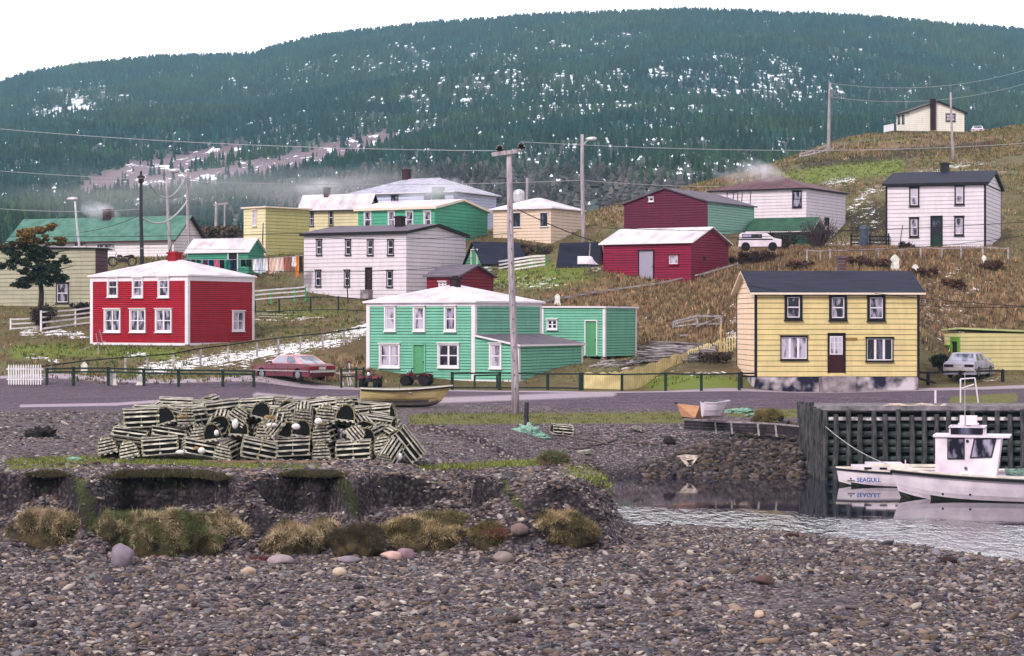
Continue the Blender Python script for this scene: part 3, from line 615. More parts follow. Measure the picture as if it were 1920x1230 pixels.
# ---- grassy hummocks slumped from the bank
def hummock(cx,cy,wpx,hpx,pal,label,seed,name='grass_tussock',depth=None):
    p=hit(cx,cy+hpx*.47); s=p.y/F; rx=wpx*s*.60; rz=hpx*s*.72; ry=(depth or .55)*wpx*s*.6; ry=max(ry,.35)
    V,Fc=ico(4); P=V.copy()
    nn=np.array([mnoise.noise(Vector((v[0]*1.7+seed,v[1]*1.7,v[2]*1.7)))*.42+mnoise.noise(Vector((v[0]*3.1+seed,v[1]*3.1,v[2]*3.1)))*.2+mnoise.noise(Vector((v[0]*5,v[1]*5+seed,v[2]*5)))*.10 for v in V])
    P*=(1+nn)[:,None]; P[:,2]=np.sign(P[:,2])*np.abs(P[:,2])**.85
    P[:,0]*=rx; P[:,1]*=ry; P[:,2]*=rz; P[:,2]+=rz*.30
    root=thing(name,label,'grass tussock',(p.x,p.y+ry*.7,p.z),0,'turf tussocks slumped from the bank')
    sod=pm('tussock_sod',C(78,66,46),C(26,22,20),4,.95,.8)
    o=npmesh('sod',P,Fc,sod,smooth=True,parent=root)
    rg=np.random.default_rng(seed); n=int(6500*rx*max(rz,.3)*2.4)+1500
    tri=rg.integers(0,len(Fc),n); b=rg.dirichlet((1,1,1),n); Q=(P[Fc[tri]]*b[:,:,None]).sum(1)
    Nn=np.cross(P[Fc[tri,1]]-P[Fc[tri,0]],P[Fc[tri,2]]-P[Fc[tri,0]]); Nn/=np.linalg.norm(Nn,axis=1)[:,None]+1e-9
    keep=(Nn[:,2]>-.15)&(Q[:,2]>.08+.18*rg.random(n)+ .12*np.sin(Q[:,0]*5+seed)); Q=Q[keep]; Nn=Nn[keep]; n=len(Q); k=4; N=n*k
    Qr=Q.repeat(k,0)+rg.normal(0,.03,(N,3)); Nr=Nn.repeat(k,0)+rg.normal(0,.45,(N,3)); Nr[:,2]-=.55*(1-np.abs(Nn[:,2])).repeat(k)
    ln=rg.uniform(.035,.11,N)[:,None]; tip=Qr+Nr*ln; t2=rg.normal(0,1,(N,3)); t2/=np.linalg.norm(t2,axis=1)[:,None]; wv=t2*rg.uniform(.004,.009,N)[:,None]
    VV=np.stack([Qr-wv,Qr+wv,tip],1).reshape(-1,3)
    pal=np.array(pal); patch=np.array([mnoise.noise(Vector((q[0]*1.6+seed,q[1],q[2]*2.2))) for q in Q]); ci=np.clip(((patch+.42)/.84*len(pal)),0,len(pal)-1).astype(int)
    c=pal[ci].repeat(k,0)*rg.uniform(.55,1.35,(N,1))
    m=MATS.get('grass_blade'); npmesh('turf',VV,np.arange(N*3).reshape(-1,3),m,cols=np.repeat(c,3,0),parent=root)
    return root
BR=[c3(92,86,62),c3(138,122,96),c3(182,162,134),c3(160,138,112),c3(112,102,78)]
GB=[c3(84,92,60),c3(104,110,72),c3(124,116,86),c3(172,154,124),c3(96,92,70)]
for i,(cx,cy,w_,h_,pal,lb) in enumerate([
 (85,992,125,62,BR,'rusty brown grass hummock at the far left foot of the bank'),
 (212,996,150,62,GB,'long green and tan hummock behind the big grey boulder'),
 (322,1005,125,86,GB,'tall rounded green hummock with pale tips beside the boulder'),
 (398,1000,92,64,BR,'brown hummock attached to the right of the tall green one'),
 (548,1016,84,56,BR,'dome of tan grass just right of the bank gully'),
 (607,1004,46,50,BR,'narrow brown tuft leaning on the tan dome'),
 (668,1014,74,48,[c3(96,80,66),c3(78,70,56),c3(70,60,50)],'dull grey brown dome left of the widest tussock'),
 (803,1004,158,62,[c3(156,136,104),c3(176,154,122),c3(130,116,84),c3(100,96,64)],'widest golden brown tussock in the middle of the bank foot'),
 (922,1012,66,38,[c3(118,84,70),c3(104,92,58),c3(84,76,50)],'small reddish tussock right of the widest one'),
 (1052,996,92,60,[c3(160,140,108),c3(122,110,78),c3(94,88,64)],'last golden tussock near the tip of the spit'),
 (510,1030,36,18,[c3(110,84,70)],'small low tuft left of the tan dome')]): hummock(cx,cy,w_,h_,pal,lb,40+i)
hummock(1035,862,48,22,[c3(96,98,70),c3(120,112,80),c3(84,92,52)],'little pointed mound of grass on top of the spit',60,'grass_mound')
hummock(1440,781,46,24,[c3(128,116,74),c3(104,96,60)],'round grassy mound beside the wharf behind the low timber wall',61,'grass_mound')
# reddish weed
x=rg.normal(0,.22,70)+hit(498,1052).x; y=rg.normal(0,.1,70)+hit(498,1052).y
blades('red_weed',x,y,zg(x,y),.16,[c3(104,60,54),c3(84,50,50)],37,.01,.6,'reddish brown weed beside the low grey rock',k=8,spread=.05,kind=None)
tag(bpy.data.objects['red_weed'],'reddish brown dead weed growing beside the low grey rock','weed')

# ---- overhanging turf lip along the eroded bank
LIPM=pm('bank_turf',C(74,66,50),C(40,34,36),3.2,.95,.9,world=True,contrast=(.4,.6))
def lip(p0,p1,drop,name='bank_turf'):
    n=int((p1-p0)/2.2); V=[];Q=[]; k=7
    for i in range(n+1):
        px=p0+(p1-p0)*i/n; e=min(1,i/12,(n-i)/12); ye=float(yedge(px)); x=(px-960)/F*ye; ye+=float(fbm(np.array([x]),np.array([0.]),.9,11,3)[0]-.5)*1.3
        x=(px-960)/F*ye; j=mnoise.noise(Vector((x*2.2,1,0)))*.14; dz=drop*.75*(.35+.9*abs(mnoise.noise(Vector((x*3.1,5,0)))))*e
        zt=float(zg(np.array([x]),np.array([ye+.35]))[0])
        for (a,b) in ((.55,-.04),(.25,.05),(-.10+j,.04),(-.30+j,-.05),(-.36+j,-dz),(-.24+j,-dz-.02),(-.02,-.12)):
            V.append((x,ye+a*max(e,.15),zt+b*max(e,.1)))
    for i in range(n):
        for j in range(k-1): Q.append((i*k+j,i*k+j+1,(i+1)*k+j+1,(i+1)*k+j))
    o=npmesh(name,V,Q,LIPM,smooth=True); tag(o,kind='structure')
    V=np.array(V).reshape(n+1,k,3); rg=np.random.default_rng(int(p0)); m=n*26; ii=rg.integers(0,n,m); jj=rg.integers(1,5,m); f=rg.random(m)[:,None]
    P=V[ii,jj]*(1-f)+V[ii,jj+1 if False else jj-1]*f
    return P
PP=np.concatenate([lip(52,132,.12),lip(192,440,.18),lip(528,650,.10)])
blades('bank_lip_grass',PP[:,0],PP[:,1]-.03,PP[:,2]-.02,.11,[c3(82,80,56),c3(64,62,46),c3(104,94,70),c3(80,68,58)],91,.010,.9,'short overhanging grass fringe along the undercut edge of the bank',k=4,spread=.05,droop=.35)
# ================================================================ houses
GROOVE={}
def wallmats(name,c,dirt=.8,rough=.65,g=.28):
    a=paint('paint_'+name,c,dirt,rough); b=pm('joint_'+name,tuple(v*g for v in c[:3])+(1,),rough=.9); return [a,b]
def siding(mb,P3,ulo,uhi,z0,z1,pitch,gh=.035,gd=.03,mi=0,gi=1):
    n=max(1,round((z1-z0)/pitch)); p=(z1-z0)/n
    for i in range(n):
        a=z0+i*p; b=a+p-gh; c=a+p
        def q(za,zb,oa,ob,m):
            u0,u1,u2,u3=ulo(za),uhi(za),uhi(zb),ulo(zb)
            if u1-u0<.02 and u2-u3<.02: return
            mb.add([P3(u0,za,oa),P3(u1,za,oa),P3(u2,zb,ob),P3(u3,zb,ob)],[(0,1,2,3)],m)
        q(a,b,0.012,0.0,mi); q(b,b+.001,0.0,-gd,gi); q(b+.001,c-.001,-gd,-gd,gi); q(c-.001,c,-gd,0.012,gi)
def slab(polys,t,mats,parent,name='roof',drop=(0,0,-1)):
    mb=MB(); V=[];key={}
    def vid(p):
        k=tuple(round(c,4) for c in p)
        if k not in key: key[k]=len(V); V.append(Vector(p))
        return key[k]
    F_=[[vid(p) for p in poly] for poly in polys]; n=len(V); off=Vector(drop)*t
    mb.add(V+[v+off for v in V],F_,0); mb.add(V+[v+off for v in V],[[i+n for i in f][::-1] for f in F_],1)
    from collections import Counter
    E=Counter(); 
    for f in F_:
        for a,b in zip(f,f[1:]+f[:1]): E[tuple(sorted((a,b)))]+=1
    es=[]
    for f in F_:
        for a,b in zip(f,f[1:]+f[:1]):
            if E[tuple(sorted((a,b)))]==1: es.append((a,b,b+n,a+n))
    mb.add(V+[v+off for v in V],es,1)
    return mb.build(name,mats,parent,fixn=False)
class House:
    def __init__(s,name,label,cat,corner,d,pb,pe,fend,send,th,wall,side=None,trim=None,pitch=.16,roof=('hip',490),roofm=None,fascia=None,e=.22,found=None,
                 wcorner=.12,group=None,frieze=.18,rt=.10,fdrop=1.6,sill=True,gh=.035):
        s.th=R(th); ux,uy=math.cos(s.th),math.sin(s.th); vx,vy=-uy,ux
        B=W(corner,pb,d); s.H=(pb-pe)/F*d; H=s.H
        t=(fend-960)/F
        if th<0:
            w=(B.x-t*B.y)/(ux-t*uy); A=Vector((B.x-w*ux,B.y-w*uy,B.z)); 
            A2=B
        else:
            w=(t*B.y-B.x)/(ux-t*uy); A=B; A2=B
        t2=(send-960)/F; D_=(t2*A2.y-A2.x)/(vx-t2*vy)
        D_=min(abs(D_),9.); s.w=w; s.D=D=D_; s.O=A; s.root=thing(name,label,cat,A,s.th,group)
        s.M=Matrix.Rotation(-s.th,3,'Z'); s.name=name
        s.vis='R' if th<0 else 'L'
        side=side or wall; s.trim=trim; s.e=e
        kind=roof[0]
        # ridge height from the surveyed ridge row
        yc=A.y+ux*D*.5+uy*w*.5
        rz=CZ-(roof[1]-HZ)/F*yc-A.z if kind!='flat' else H
        s.rz=rz; Hr=max(rz,H+.05)
        F3=lambda u,z,o:(u,-o,z); R3=lambda u,z,o:(w+o,u,z); L3=lambda u,z,o:(-o,u,z); B3=lambda u,z,o:(u,D+o,z)
        s.F3,s.R3,s.L3=F3,R3,L3
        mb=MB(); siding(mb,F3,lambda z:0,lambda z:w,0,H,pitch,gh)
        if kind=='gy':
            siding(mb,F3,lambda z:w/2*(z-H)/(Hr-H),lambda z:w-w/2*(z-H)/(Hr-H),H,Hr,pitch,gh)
        mb.build('wall',wall,s.root,fixn=False); mb=MB()
        mb.add([B3(0,0,0),B3(w,0,0),B3(w,H,0),B3(w/2,Hr if kind=='gy' else H,0),B3(0,H,0)],[(0,1,2,3,4)])
        mb.build('back_wall',wall[0],s.root,fixn=False)
        for nm,P3 in (('R',R3),('L',L3)):
            m2=MB()
            if nm==s.vis:
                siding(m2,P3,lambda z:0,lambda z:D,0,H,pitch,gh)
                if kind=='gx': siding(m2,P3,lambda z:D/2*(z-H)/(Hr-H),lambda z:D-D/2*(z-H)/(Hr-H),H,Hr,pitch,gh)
            else: m2.add([P3(0,0,0),P3(D,0,0),P3(D,H,0),P3(D/2,Hr if kind=='gx' else H,0),P3(0,H,0)],[(0,1,2,3,4)])
            m2.build('side_wall',side,s.root,fixn=False)
        # roof
        if kind=='gx':
            k=(Hr-H)/(D/2); ze=H-e*k
            P=[[(-e,-e,ze),(w+e,-e,ze),(w+e,D/2,Hr),(-e,D/2,Hr)],[(-e,D/2,Hr),(w+e,D/2,Hr),(w+e,D+e,ze),(-e,D+e,ze)]]
        elif kind=='gy':
            k=(Hr-H)/(w/2); ze=H-e*k
            P=[[(-e,D+e,ze),(-e,-e,ze),(w/2,-e,Hr),(w/2,D+e,Hr)],[(w/2,D+e,Hr),(w/2,-e,Hr),(w+e,-e,ze),(w+e,D+e,ze)]]
        elif kind=='hip':
            i=min(w,D)/2*.92; 
            if w>=D: r0,r1=(i,D/2,Hr),(w-i,D/2,Hr)
            else: r0,r1=(w/2,i,Hr),(w/2,D-i,Hr)
            c=[(-e,-e,H),(w+e,-e,H),(w+e,D+e,H),(-e,D+e,H)]
            if w>=D: P=[[c[0],c[1],r1,r0],[c[1],c[2],r1],[c[2],c[3],r0,r1],[c[3],c[0],r0]]
            else: P=[[c[0],c[1],r0],[c[1],c[2],r1,r0],[c[2],c[3],r1],[c[3],c[0],r0,r1]]
        else:
            dz=roof[2] if len(roof)>2 else .0
            P=[[(-e,-e,H+dz),(w+e,-e,H),(w+e,D+e,H-dz*.5),(-e,D+e,H+dz*.5)]]
        s.P=[[(a,b,c+rt*.9) for a,b,c in poly] for poly in P]
        s.roof=slab(s.P,rt,[roofm,fascia or trim or wall[0]],s.root)
        if found:
            m3=MB(); m3.box((.04,.04,-fdrop),(w-.04,D-.04,-.02)); m3.build('foundation',found,s.root)
        if trim:
            m4=MB(); c=wcorner; t_=.03
            m4.box((-t_,-t_,-.03),(c,-.001,H-.01)); m4.box((w-c,-t_,-.03),(w+t_,-.001,H-.01))
            if s.vis=='R': m4.box((w+.001,0,-.03),(w+t_,c,H-.01)); m4.box((w+.001,D-c,-.03),(w+t_,D+t_,H-.01))
            else: m4.box((-t_,0,-.03),(-.001,c,H-.01)); m4.box((-t_,D-c,-.03),(-.001,D+t_,H-.01))
            if frieze:
                m4.box((c,-t_+.004,H-frieze),(w-c,-.001,H-.012))
                if s.vis=='R': m4.box((w+.001,c,H-frieze),(w+t_-.004,D-c,H-.012))
                elif kind!='gx': m4.box((-t_+.004,c,H-frieze),(-.001,D-c,H-.012))
            if sill:
                m4.box((c,-t_-.01,-.10),(w-c,-.001,.06))
                if s.vis=='R': m4.box((w+.001,c,-.10),(w+t_+.01,D-c,.06))
            m4.build('corner_trim',trim,s.root)
    def loc(s,px,py,wall='F',val=None):
        """where the sight line of a pixel meets a wall plane, in the house's own frame"""
        o=s.M@(Vector((0,0,CZ))-s.O); d=s.M@Vector(((px-960)/F,1,-(py-HZ)/F))
        if wall in('F','Y'): y=0 if val is None else val; t=(y-o.y)/d.y
        else: xx=(s.w if wall=='R' else 0) if val is None else val; t=(xx-o.x)/d.x
        return o+d*t
    def wpt(s,x,y,z): return s.O+Matrix.Rotation(s.th,3,'Z')@Vector((x,y,z))
    def rect(s,b,wall):
        a=s.loc(b[0],(b[1]+b[3])/2,wall); c=s.loc(b[2],(b[1]+b[3])/2,wall); m=s.loc((b[0]+b[2])/2,b[1],wall); n=s.loc((b[0]+b[2])/2,b[3],wall)
        u0,u1=(a.x,c.x) if wall=='F' else (a.y,c.y)
        if u0>u1: u0,u1=u1,u0
        return u0,u1,n.z,m.z
    def win(s,b,style='sash',case=None,sash=None,pane=None,cw=.09,wall='F',label=None,name='window'):
        u0,u1,z0,z1=s.rect(b,wall); P3={'F':s.F3,'R':s.R3,'L':s.L3}[wall]
        mb=MB()
        def bx(a,b_,c,d_,o0,o1,mi):
            p=[P3(a,c,o0),P3(b_,c,o0),P3(b_,d_,o0),P3(a,d_,o0),P3(a,c,o1),P3(b_,c,o1),P3(b_,d_,o1),P3(a,d_,o1)]
            mb.add(p,[(0,3,2,1),(4,5,6,7),(0,1,5,4),(1,2,6,5),(2,3,7,6),(3,0,4,7)],mi)
        bx(u0,u0+cw,z0,z1,.0,.09,0); bx(u1-cw,u1,z0,z1,.0,.09,0); bx(u0+cw,u1-cw,z1-cw,z1,.0,.088,0); bx(u0+cw,u1-cw,z0,z0+cw,.0,.088,0)
        bx(u0-.04,u1+.04,z1,z1+.05,.0,.16,0); bx(u0-.04,u1+.04,z0-.05,z0,.0,.14,0)
        a,b_,c,d_=u0+cw,u1-cw,z0+cw,z1-cw; sw=min(.05,(b_-a)*.12)
        bx(a,a+sw,c,d_,.0,.03,1); bx(b_-sw,b_,c,d_,.0,.03,1); bx(a+sw,b_-sw,c,c+sw,.0,.028,1); bx(a+sw,b_-sw,d_-sw,d_,.0,.028,1)
        zm=(c+d_)/2; um=(a+b_)/2
        if style in('sash','four'): bx(a+sw,b_-sw,zm-sw*.6,zm+sw*.6,.0,.034,1)
        if style=='four': bx(um-sw*1.1,um+sw*1.1,c+sw,d_-sw,.0,.04,1)
        if style=='triple':
            for f in (1/3,2/3): x=a+(b_-a)*f; bx(x-sw*1.2,x+sw*1.2,c+sw,d_-sw,.0,.036,1)
        if style=='grid':
            for f in (1/3,2/3): x=a+(b_-a)*f; bx(x-.015,x+.015,c+sw,d_-sw,.0,.03,1); z=c+(d_-c)*f; bx(a+sw,b_-sw,z-.015,z+.015,.0,.031,1)
        o=mb.build(name,[case,sash or case],s.root)
        if label: o['label']=label
        m2=MB(); m2.add([P3(a,c,.016),P3(b_,c,.016),P3(b_,d_,.016),P3(a,d_,.016)],[(0,1,2,3)]); m2.build('pane',pane,o)
        return o
    def door(s,b,leaf,frame,wall='F',lite=None,pane=None,fw=.07,label=None,sash=None,panels=True):
        u0,u1,z0,z1=s.rect(b,wall); P3={'F':s.F3,'R':s.R3,'L':s.L3}[wall]; mb=MB()
        def bx(a,b_,c,d_,o0,o1,mi,mb=mb):
            p=[P3(a,c,o0),P3(b_,c,o0),P3(b_,d_,o0),P3(a,d_,o0),P3(a,c,o1),P3(b_,c,o1),P3(b_,d_,o1),P3(a,d_,o1)]
            mb.add(p,[(0,3,2,1),(4,5,6,7),(0,1,5,4),(1,2,6,5),(2,3,7,6),(3,0,4,7)],mi)
        bx(u0+fw,u1-fw,z0,z1-fw,0,.022,0)
        bx(u0,u0+fw,z0,z1,0,.09,1); bx(u1-fw,u1,z0,z1,0,.09,1); bx(u0+fw,u1-fw,z1-fw,z1,0,.12,1)
        if panels and not lite:
            for a0,a1 in ((.08,.45),(.55,.92)): bx(u0+fw+(u1-u0-2*fw)*.15,u1-fw-(u1-u0-2*fw)*.15,z0+(z1-z0)*a0,z0+(z1-z0)*a1,0,.03,0)
        o=mb.build('door',[leaf,frame],s.root)
        if label: o['label']=label
        h=MB(); h.lathe([(.03,0),(.035,.02),(.02,.04)],(0,0,0),8,0,'y')
        k=P3(u1-fw-.08,z0+(z1-z0)*.45,.06); h=MB(); h.box((k[0]-.03,k[1]-.03,k[2]-.03),(k[0]+.03,k[1]+.03,k[2]+.03)); h.build('handle',M_metal,o)
        if lite:
            a,b2,c,d2=s.rect(lite,wall); m3=MB()
            bx(a-.05,b2+.05,c-.05,d2+.05,0,.027,0,m3)
            for f in (1/3,2/3):
                x=a+(b2-a)*f; bx(x-.014,x+.014,c,d2,.028,.042,0,m3); z=c+(d2-c)*f; bx(a,b2,z-.014,z+.014,.028,.043,0,m3)
            m3.build('window_grid',sash,o)
            m4=MB(); m4.add([P3(a,c,.03),P3(b2,c,.03),P3(b2,d2,.03),P3(a,d2,.03)],[(0,1,2,3)]); m4.build('pane',pane,o)
        return o
    def chimney(s,p0,p1,pt,m,fr=.5,pb=None,cap=True,parent=None,capm=None,down=.8):
        y=s.D*fr; a=s.loc(p0,pt,'Y',y); b=s.loc(p1,pt,'Y',y); wd=abs(b.x-a.x)/1.15; cx=(a.x+b.x)/2; top=a.z
        zb=s.H+ (s.rz-s.H)*.2-down*.2 if pb is None else s.loc(p0,pb,'Y',y).z-.3
        mb=MB(); mb.box((cx-wd/2,y-wd/2,zb),(cx+wd/2,y+wd/2,top-.12))
        if cap: mb.box((cx-wd/2-.06,y-wd/2-.06,top-.12),(cx+wd/2+.06,y+wd/2+.06,top),1); mb.box((cx-wd/4,y-wd/4,top),(cx+wd/4,y+wd/4,top+.05),1)
        mb.build('chimney',[m,capm or m],s.root); return s.wpt(cx,y,top)
M_metal=pm('dull_metal',C(120,116,118),rough=.4,metal=.7)
WHITE=paint('white_trim',C(222,212,222),.85); BLACK=paint('black_trim',C(26,20,30),.7); CREAM=paint('cream_trim',C(226,206,190),.85)
CONC=pm('concrete',C(158,144,150),C(92,82,92),1.6,.9,.4)
PINKROOF=pm('frosted_felt',C(214,208,214),C(170,156,168),1.1,.8,.3,stretch=(1,.4,1))
DARKROOF=pm('dark_shingle',C(40,42,62),C(26,26,40),2.2,.85,.5,stretch=(.3,2.5,2.5))
GREYROOF=pm('grey_shingle',C(104,92,104),C(72,66,80),2.0,.85,.5,stretch=(.4,2,2))
GL_D=glass('glass_dark',C(20,20,34),C(96,92,118),.58); GL_P=glass('glass_curtained',C(44,44,66),C(176,166,186),.46); GL_M=glass('glass_mixed',C(24,24,40),C(150,142,166),.52,3.5)
BRICK=pm('chimney_brick',C(72,40,46),C(44,28,34),5,.9,.5)

# --- red house, left foreground
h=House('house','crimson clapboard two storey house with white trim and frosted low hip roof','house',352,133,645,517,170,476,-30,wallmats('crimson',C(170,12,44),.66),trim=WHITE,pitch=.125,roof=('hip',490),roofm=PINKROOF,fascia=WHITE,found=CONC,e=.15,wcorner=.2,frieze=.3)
for b in ((202,519,222,557),(249,520,269,558),(297,520,318,558)): h.win(b,'sash',WHITE,WHITE,GL_M if b[0]!=202 else GL_D)
for b in ((196,579,227,623),(244,579,274,623),(292,579,323,623)): h.win(b,'four',WHITE,WHITE,GL_M)
h.win((435,583,457,621),'four',WHITE,WHITE,GL_P,wall='R')
h.chimney(319,336,473,pm('red_chimney',C(140,16,34)),.5); red=h
# --- green front house with lean-to
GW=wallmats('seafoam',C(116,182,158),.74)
h=House('house','seafoam green clapboard saltbox house with white corner boards beside the road','house',890,117,714,567,688,1015,-30,GW,trim=WHITE,pitch=.16,roof=('hip',537),roofm=PINKROOF,fascia=WHITE,found=CONC,e=.18,wcorner=.2,frieze=.2)
for b in ((721.6,574,742.8,621),(775.4,574,797.8,621),(833.7,574,856,621.5)): h.win(b,'sash',WHITE,WHITE,GL_P if b[0]<800 else GL_M)
h.win((712,644.4,750.6,689.4),'four',WHITE,WHITE,GL_P); h.win((821.6,643.8,861.5,689.4),'four',WHITE,WHITE,GL_D)
GD=paint('green_door',C(84,148,108),.8); h.door((774.8,644.4,798.4,706),GD,GW[0]); green=h
BL=pm('sooty_chimney',C(52,30,36),C(30,20,26),4,.9,.5); h.chimney(846,861,519,BL,.42)
# lean-to wing on its right, roof falling to the right
a=h.loc(972,700,'F'); w2=a.x; zt1=h.loc(890,629,'F').z; zt2=h.loc(972,647,'F').z; c=h.loc(1092,660,'R',w2); D2=c.y
mb=MB(); w0=h.w
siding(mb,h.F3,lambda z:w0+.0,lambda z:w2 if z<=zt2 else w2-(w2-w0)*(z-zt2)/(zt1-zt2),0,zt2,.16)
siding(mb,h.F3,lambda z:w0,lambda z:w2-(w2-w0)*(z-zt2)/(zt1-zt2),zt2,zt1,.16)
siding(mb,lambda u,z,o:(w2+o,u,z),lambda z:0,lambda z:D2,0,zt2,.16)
mb.add([(w0,D2,0),(w2,D2,0),(w2,D2,zt2),(w0,D2,zt1)],[(0,1,2,3)])
mb.build('lean_to_wall',GW,h.root,fixn=False)
sl=(zt1-zt2)/(w2-w0); slab([[(w0+.04,-.2,zt1+.06),(w2+.2,-.2,zt2-.2*sl+.06),(w2+.2,D2+.15,zt2-.2*sl+.06),(w0+.04,D2+.15,zt1+.06)]],.10,[GREYROOF,WHITE],h.root,'lean_to_roof')
mb=MB(); mb.box((w2-.18,-.032,-.03),(w2+.032,-.001,zt2-.02)); mb.box((w2+.001,0,-.03),(w2+.03,.18,zt2-.02)); mb.box((w2+.001,D2-.18,-.03),(w2+.03,D2+.03,zt2-.02)); mb.box((w0,-.03,-.1),(w2-.2,-.001,.06)); mb.box((w2+.001,.2,-.1),(w2+.03,D2-.2,.06)); mb.build('lean_to_trim',WHITE,h.root)
mb=MB(); mb.box((w0,.05,-1.2),(w2-.04,D2-.04,-.02)); mb.build('lean_to_foundation',CONC,h.root)
h.win((918.3,643.8,941.3,691),'sash',WHITE,WHITE,GL_P)
# --- green annex on stilts behind
h=House('shed','small seafoam green flat roofed annex standing behind the saltbox house lean-to','shed',1134,127,668,577,1016,1193,-30,GW,trim=WHITE,pitch=.16,roof=('flat',0,.02),roofm=GREYROOF,fascia=WHITE,e=.12,wcorner=.13,frieze=0,sill=False)
h.win((1026,598.8,1046,618),'four',WHITE,WHITE,GL_D,cw=.06); h.door((1097,599.7,1121,666),GD,WHITE)
mb=MB()
for x,y in ((.1,.1),(h.w-.3,.1),(h.w-.3,h.D-.3),(h.w/2,.1)): mb.box((x,y,-1.8),(x+.25,y+.25,-.02))
mb.box((.3,h.D*.5,-1.8),(h.w-.4,h.D*.5+.1,-.02)); mb.build('footing',CONC,h.root)
# --- yellow house
YW=wallmats('butter',C(216,194,140),.74,g=.25); YS=wallmats('sunlit_gable',C(236,204,178),.9,g=.4)  # gable colour set paler: sunlight from the left painted into it
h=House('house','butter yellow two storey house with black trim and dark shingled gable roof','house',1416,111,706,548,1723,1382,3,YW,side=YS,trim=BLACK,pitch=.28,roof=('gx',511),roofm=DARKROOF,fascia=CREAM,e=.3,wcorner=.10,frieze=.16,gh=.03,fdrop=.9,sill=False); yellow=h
for b in ((1470.8,552,1504,600),(1554.3,552.5,1587.5,600.8),(1625.7,552.7,1659.5,601.3)): h.win(b,'sash',BLACK,WHITE,GL_M,cw=.13)
h.win((1463.2,630.3,1513.8,674.2),'triple',BLACK,WHITE,GL_P,cw=.04); h.win((1623.2,633.1,1674.4,677),'triple',BLACK,WHITE,GL_D,cw=.04)
BD=paint('brown_door',C(54,18,28),.8); h.door((1551.5,624,1584.7,699),BD,BLACK,lite=(1557.5,632,1578,663),pane=GL_P,sash=WHITE)
a=h.rect((1586,633,1607,638),'F'); mb=MB(); mb.box((a[0],-.04,a[2]),(a[1],-.002,a[3])); mb.build('name_board',pm('plank',C(150,110,56)),h.root)
mb=MB(); mb.box((.03,.03,-.9),(h.w-.03,h.D-.03,-.02)); mb.build('foundation',pm('stained_concrete',C(190,178,186),C(34,32,52),.55,.9,.4,contrast=(.42,.56),detail=3),h.root)
a=h.rect((1535,705,1597,728),'F'); mb=MB(); mb.box((a[0],-1.0,a[2]-.4),(a[1],-.01,a[3])); mb.build('step',CONC,h.root)
# chimney stack seen above the ridge
h.chimney(1569,1585,480,pm('striped_chimney',C(120,100,108),C(60,30,34),7,.9,.4,stretch=(.2,.2,3)),.62)
# --- white long house
WW=wallmats('milk',C(216,204,216),.84,g=.35)
h=House('house','long white two storey house with small black sashed windows and flat dark eave','house',762,155,559,437,570,873,-30,WW,trim=None,pitch=.30,roof=('gx',427),roofm=GREYROOF,fascia=BLACK,found=CONC,e=.25,rt=.22,gh=.028)
for b in ((593.5,449,604,478),(648,449,658.5,478),(689,449,700.5,478.5),(727,449,738.6,478.5),(592,506.5,602.5,537),(646,506.5,656.4,537),(725.6,507,736.6,538)): h.win(b,'sash',BLACK,WHITE,GL_D,cw=.035)
h.door((685.5,501,698,543),paint('dark_door',C(48,26,36)),BLACK); a=h.rect((684,543,699,560),'F'); mb=MB(); mb.box((a[0],-.6,a[2]),(a[1],-.01,a[3])); mb.build('step',CONC,h.root)
h.chimney(743,757,406,BL,.35)
# --- emerald house behind
EW=wallmats('emerald',C(78,164,134),.75,g=.35)
h=House('house','emerald green two storey house rising behind the long white house','house',815,185,500,390,671.5,935,-30,EW,trim=None,pitch=.30,roof=('gx',379),roofm=PINKROOF,fascia=CREAM,e=.3,rt=.2,gh=.028)
for b in ((683,396,697,428),(728,396,741,428),(761.5,396,775.6,428),(795,396,809,428)): h.win(b,'sash',WHITE,WHITE,GL_M,cw=.07)
# --- pale blue house with grey hip roof, furthest of the row
BW=wallmats('ice_blue',C(190,192,222),.92,g=.5)
h=House('house','pale blue house with broad grey hip roof farthest back in the row','house',850,213,425,360,656,931,-28,BW,trim=None,pitch=.3,roof=('hip',336),roofm=pm('slate_roof',C(176,172,188),C(140,138,158),1.5,.8,.4),fascia=WHITE,e=.4,gh=.03)
for b in ((734,367,747,379),(796,367,808,379)): h.win(b,'four',BLACK,BLACK,GL_M,cw=.04)
a=h.rect((818,358,834,379),'F'); mb=MB(); mb.box((a[0],-.9,a[2]-.4),(a[1],-.01,a[3]+.35)); mb.build('porch_block',pm('weathered_green',C(78,110,96),C(50,74,66),3),h.root)
smoke_at=[h.wpt((a[0]+a[1])/2,-.4,a[3]+.4)]
h.chimney(756,768,318,BRICK,.5)
# --- pale yellow houses
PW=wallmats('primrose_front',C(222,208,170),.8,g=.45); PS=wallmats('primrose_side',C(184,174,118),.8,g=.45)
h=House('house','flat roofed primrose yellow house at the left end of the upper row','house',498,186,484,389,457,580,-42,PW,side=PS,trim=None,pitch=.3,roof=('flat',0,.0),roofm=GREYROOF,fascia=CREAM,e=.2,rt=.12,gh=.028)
h.win((474,394,482,424),'sash',CREAM,WHITE,GL_P,cw=.04)
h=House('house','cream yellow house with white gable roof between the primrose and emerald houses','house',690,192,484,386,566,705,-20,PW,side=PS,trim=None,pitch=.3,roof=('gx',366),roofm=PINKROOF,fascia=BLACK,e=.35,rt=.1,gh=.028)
for b in ((580.5,395,588.5,424),(617,392.5,625,423)): h.win(b,'sash',BLACK,WHITE,GL_D,cw=.03)
smoke_at.append(h.chimney(608,618,352,BRICK,.5))
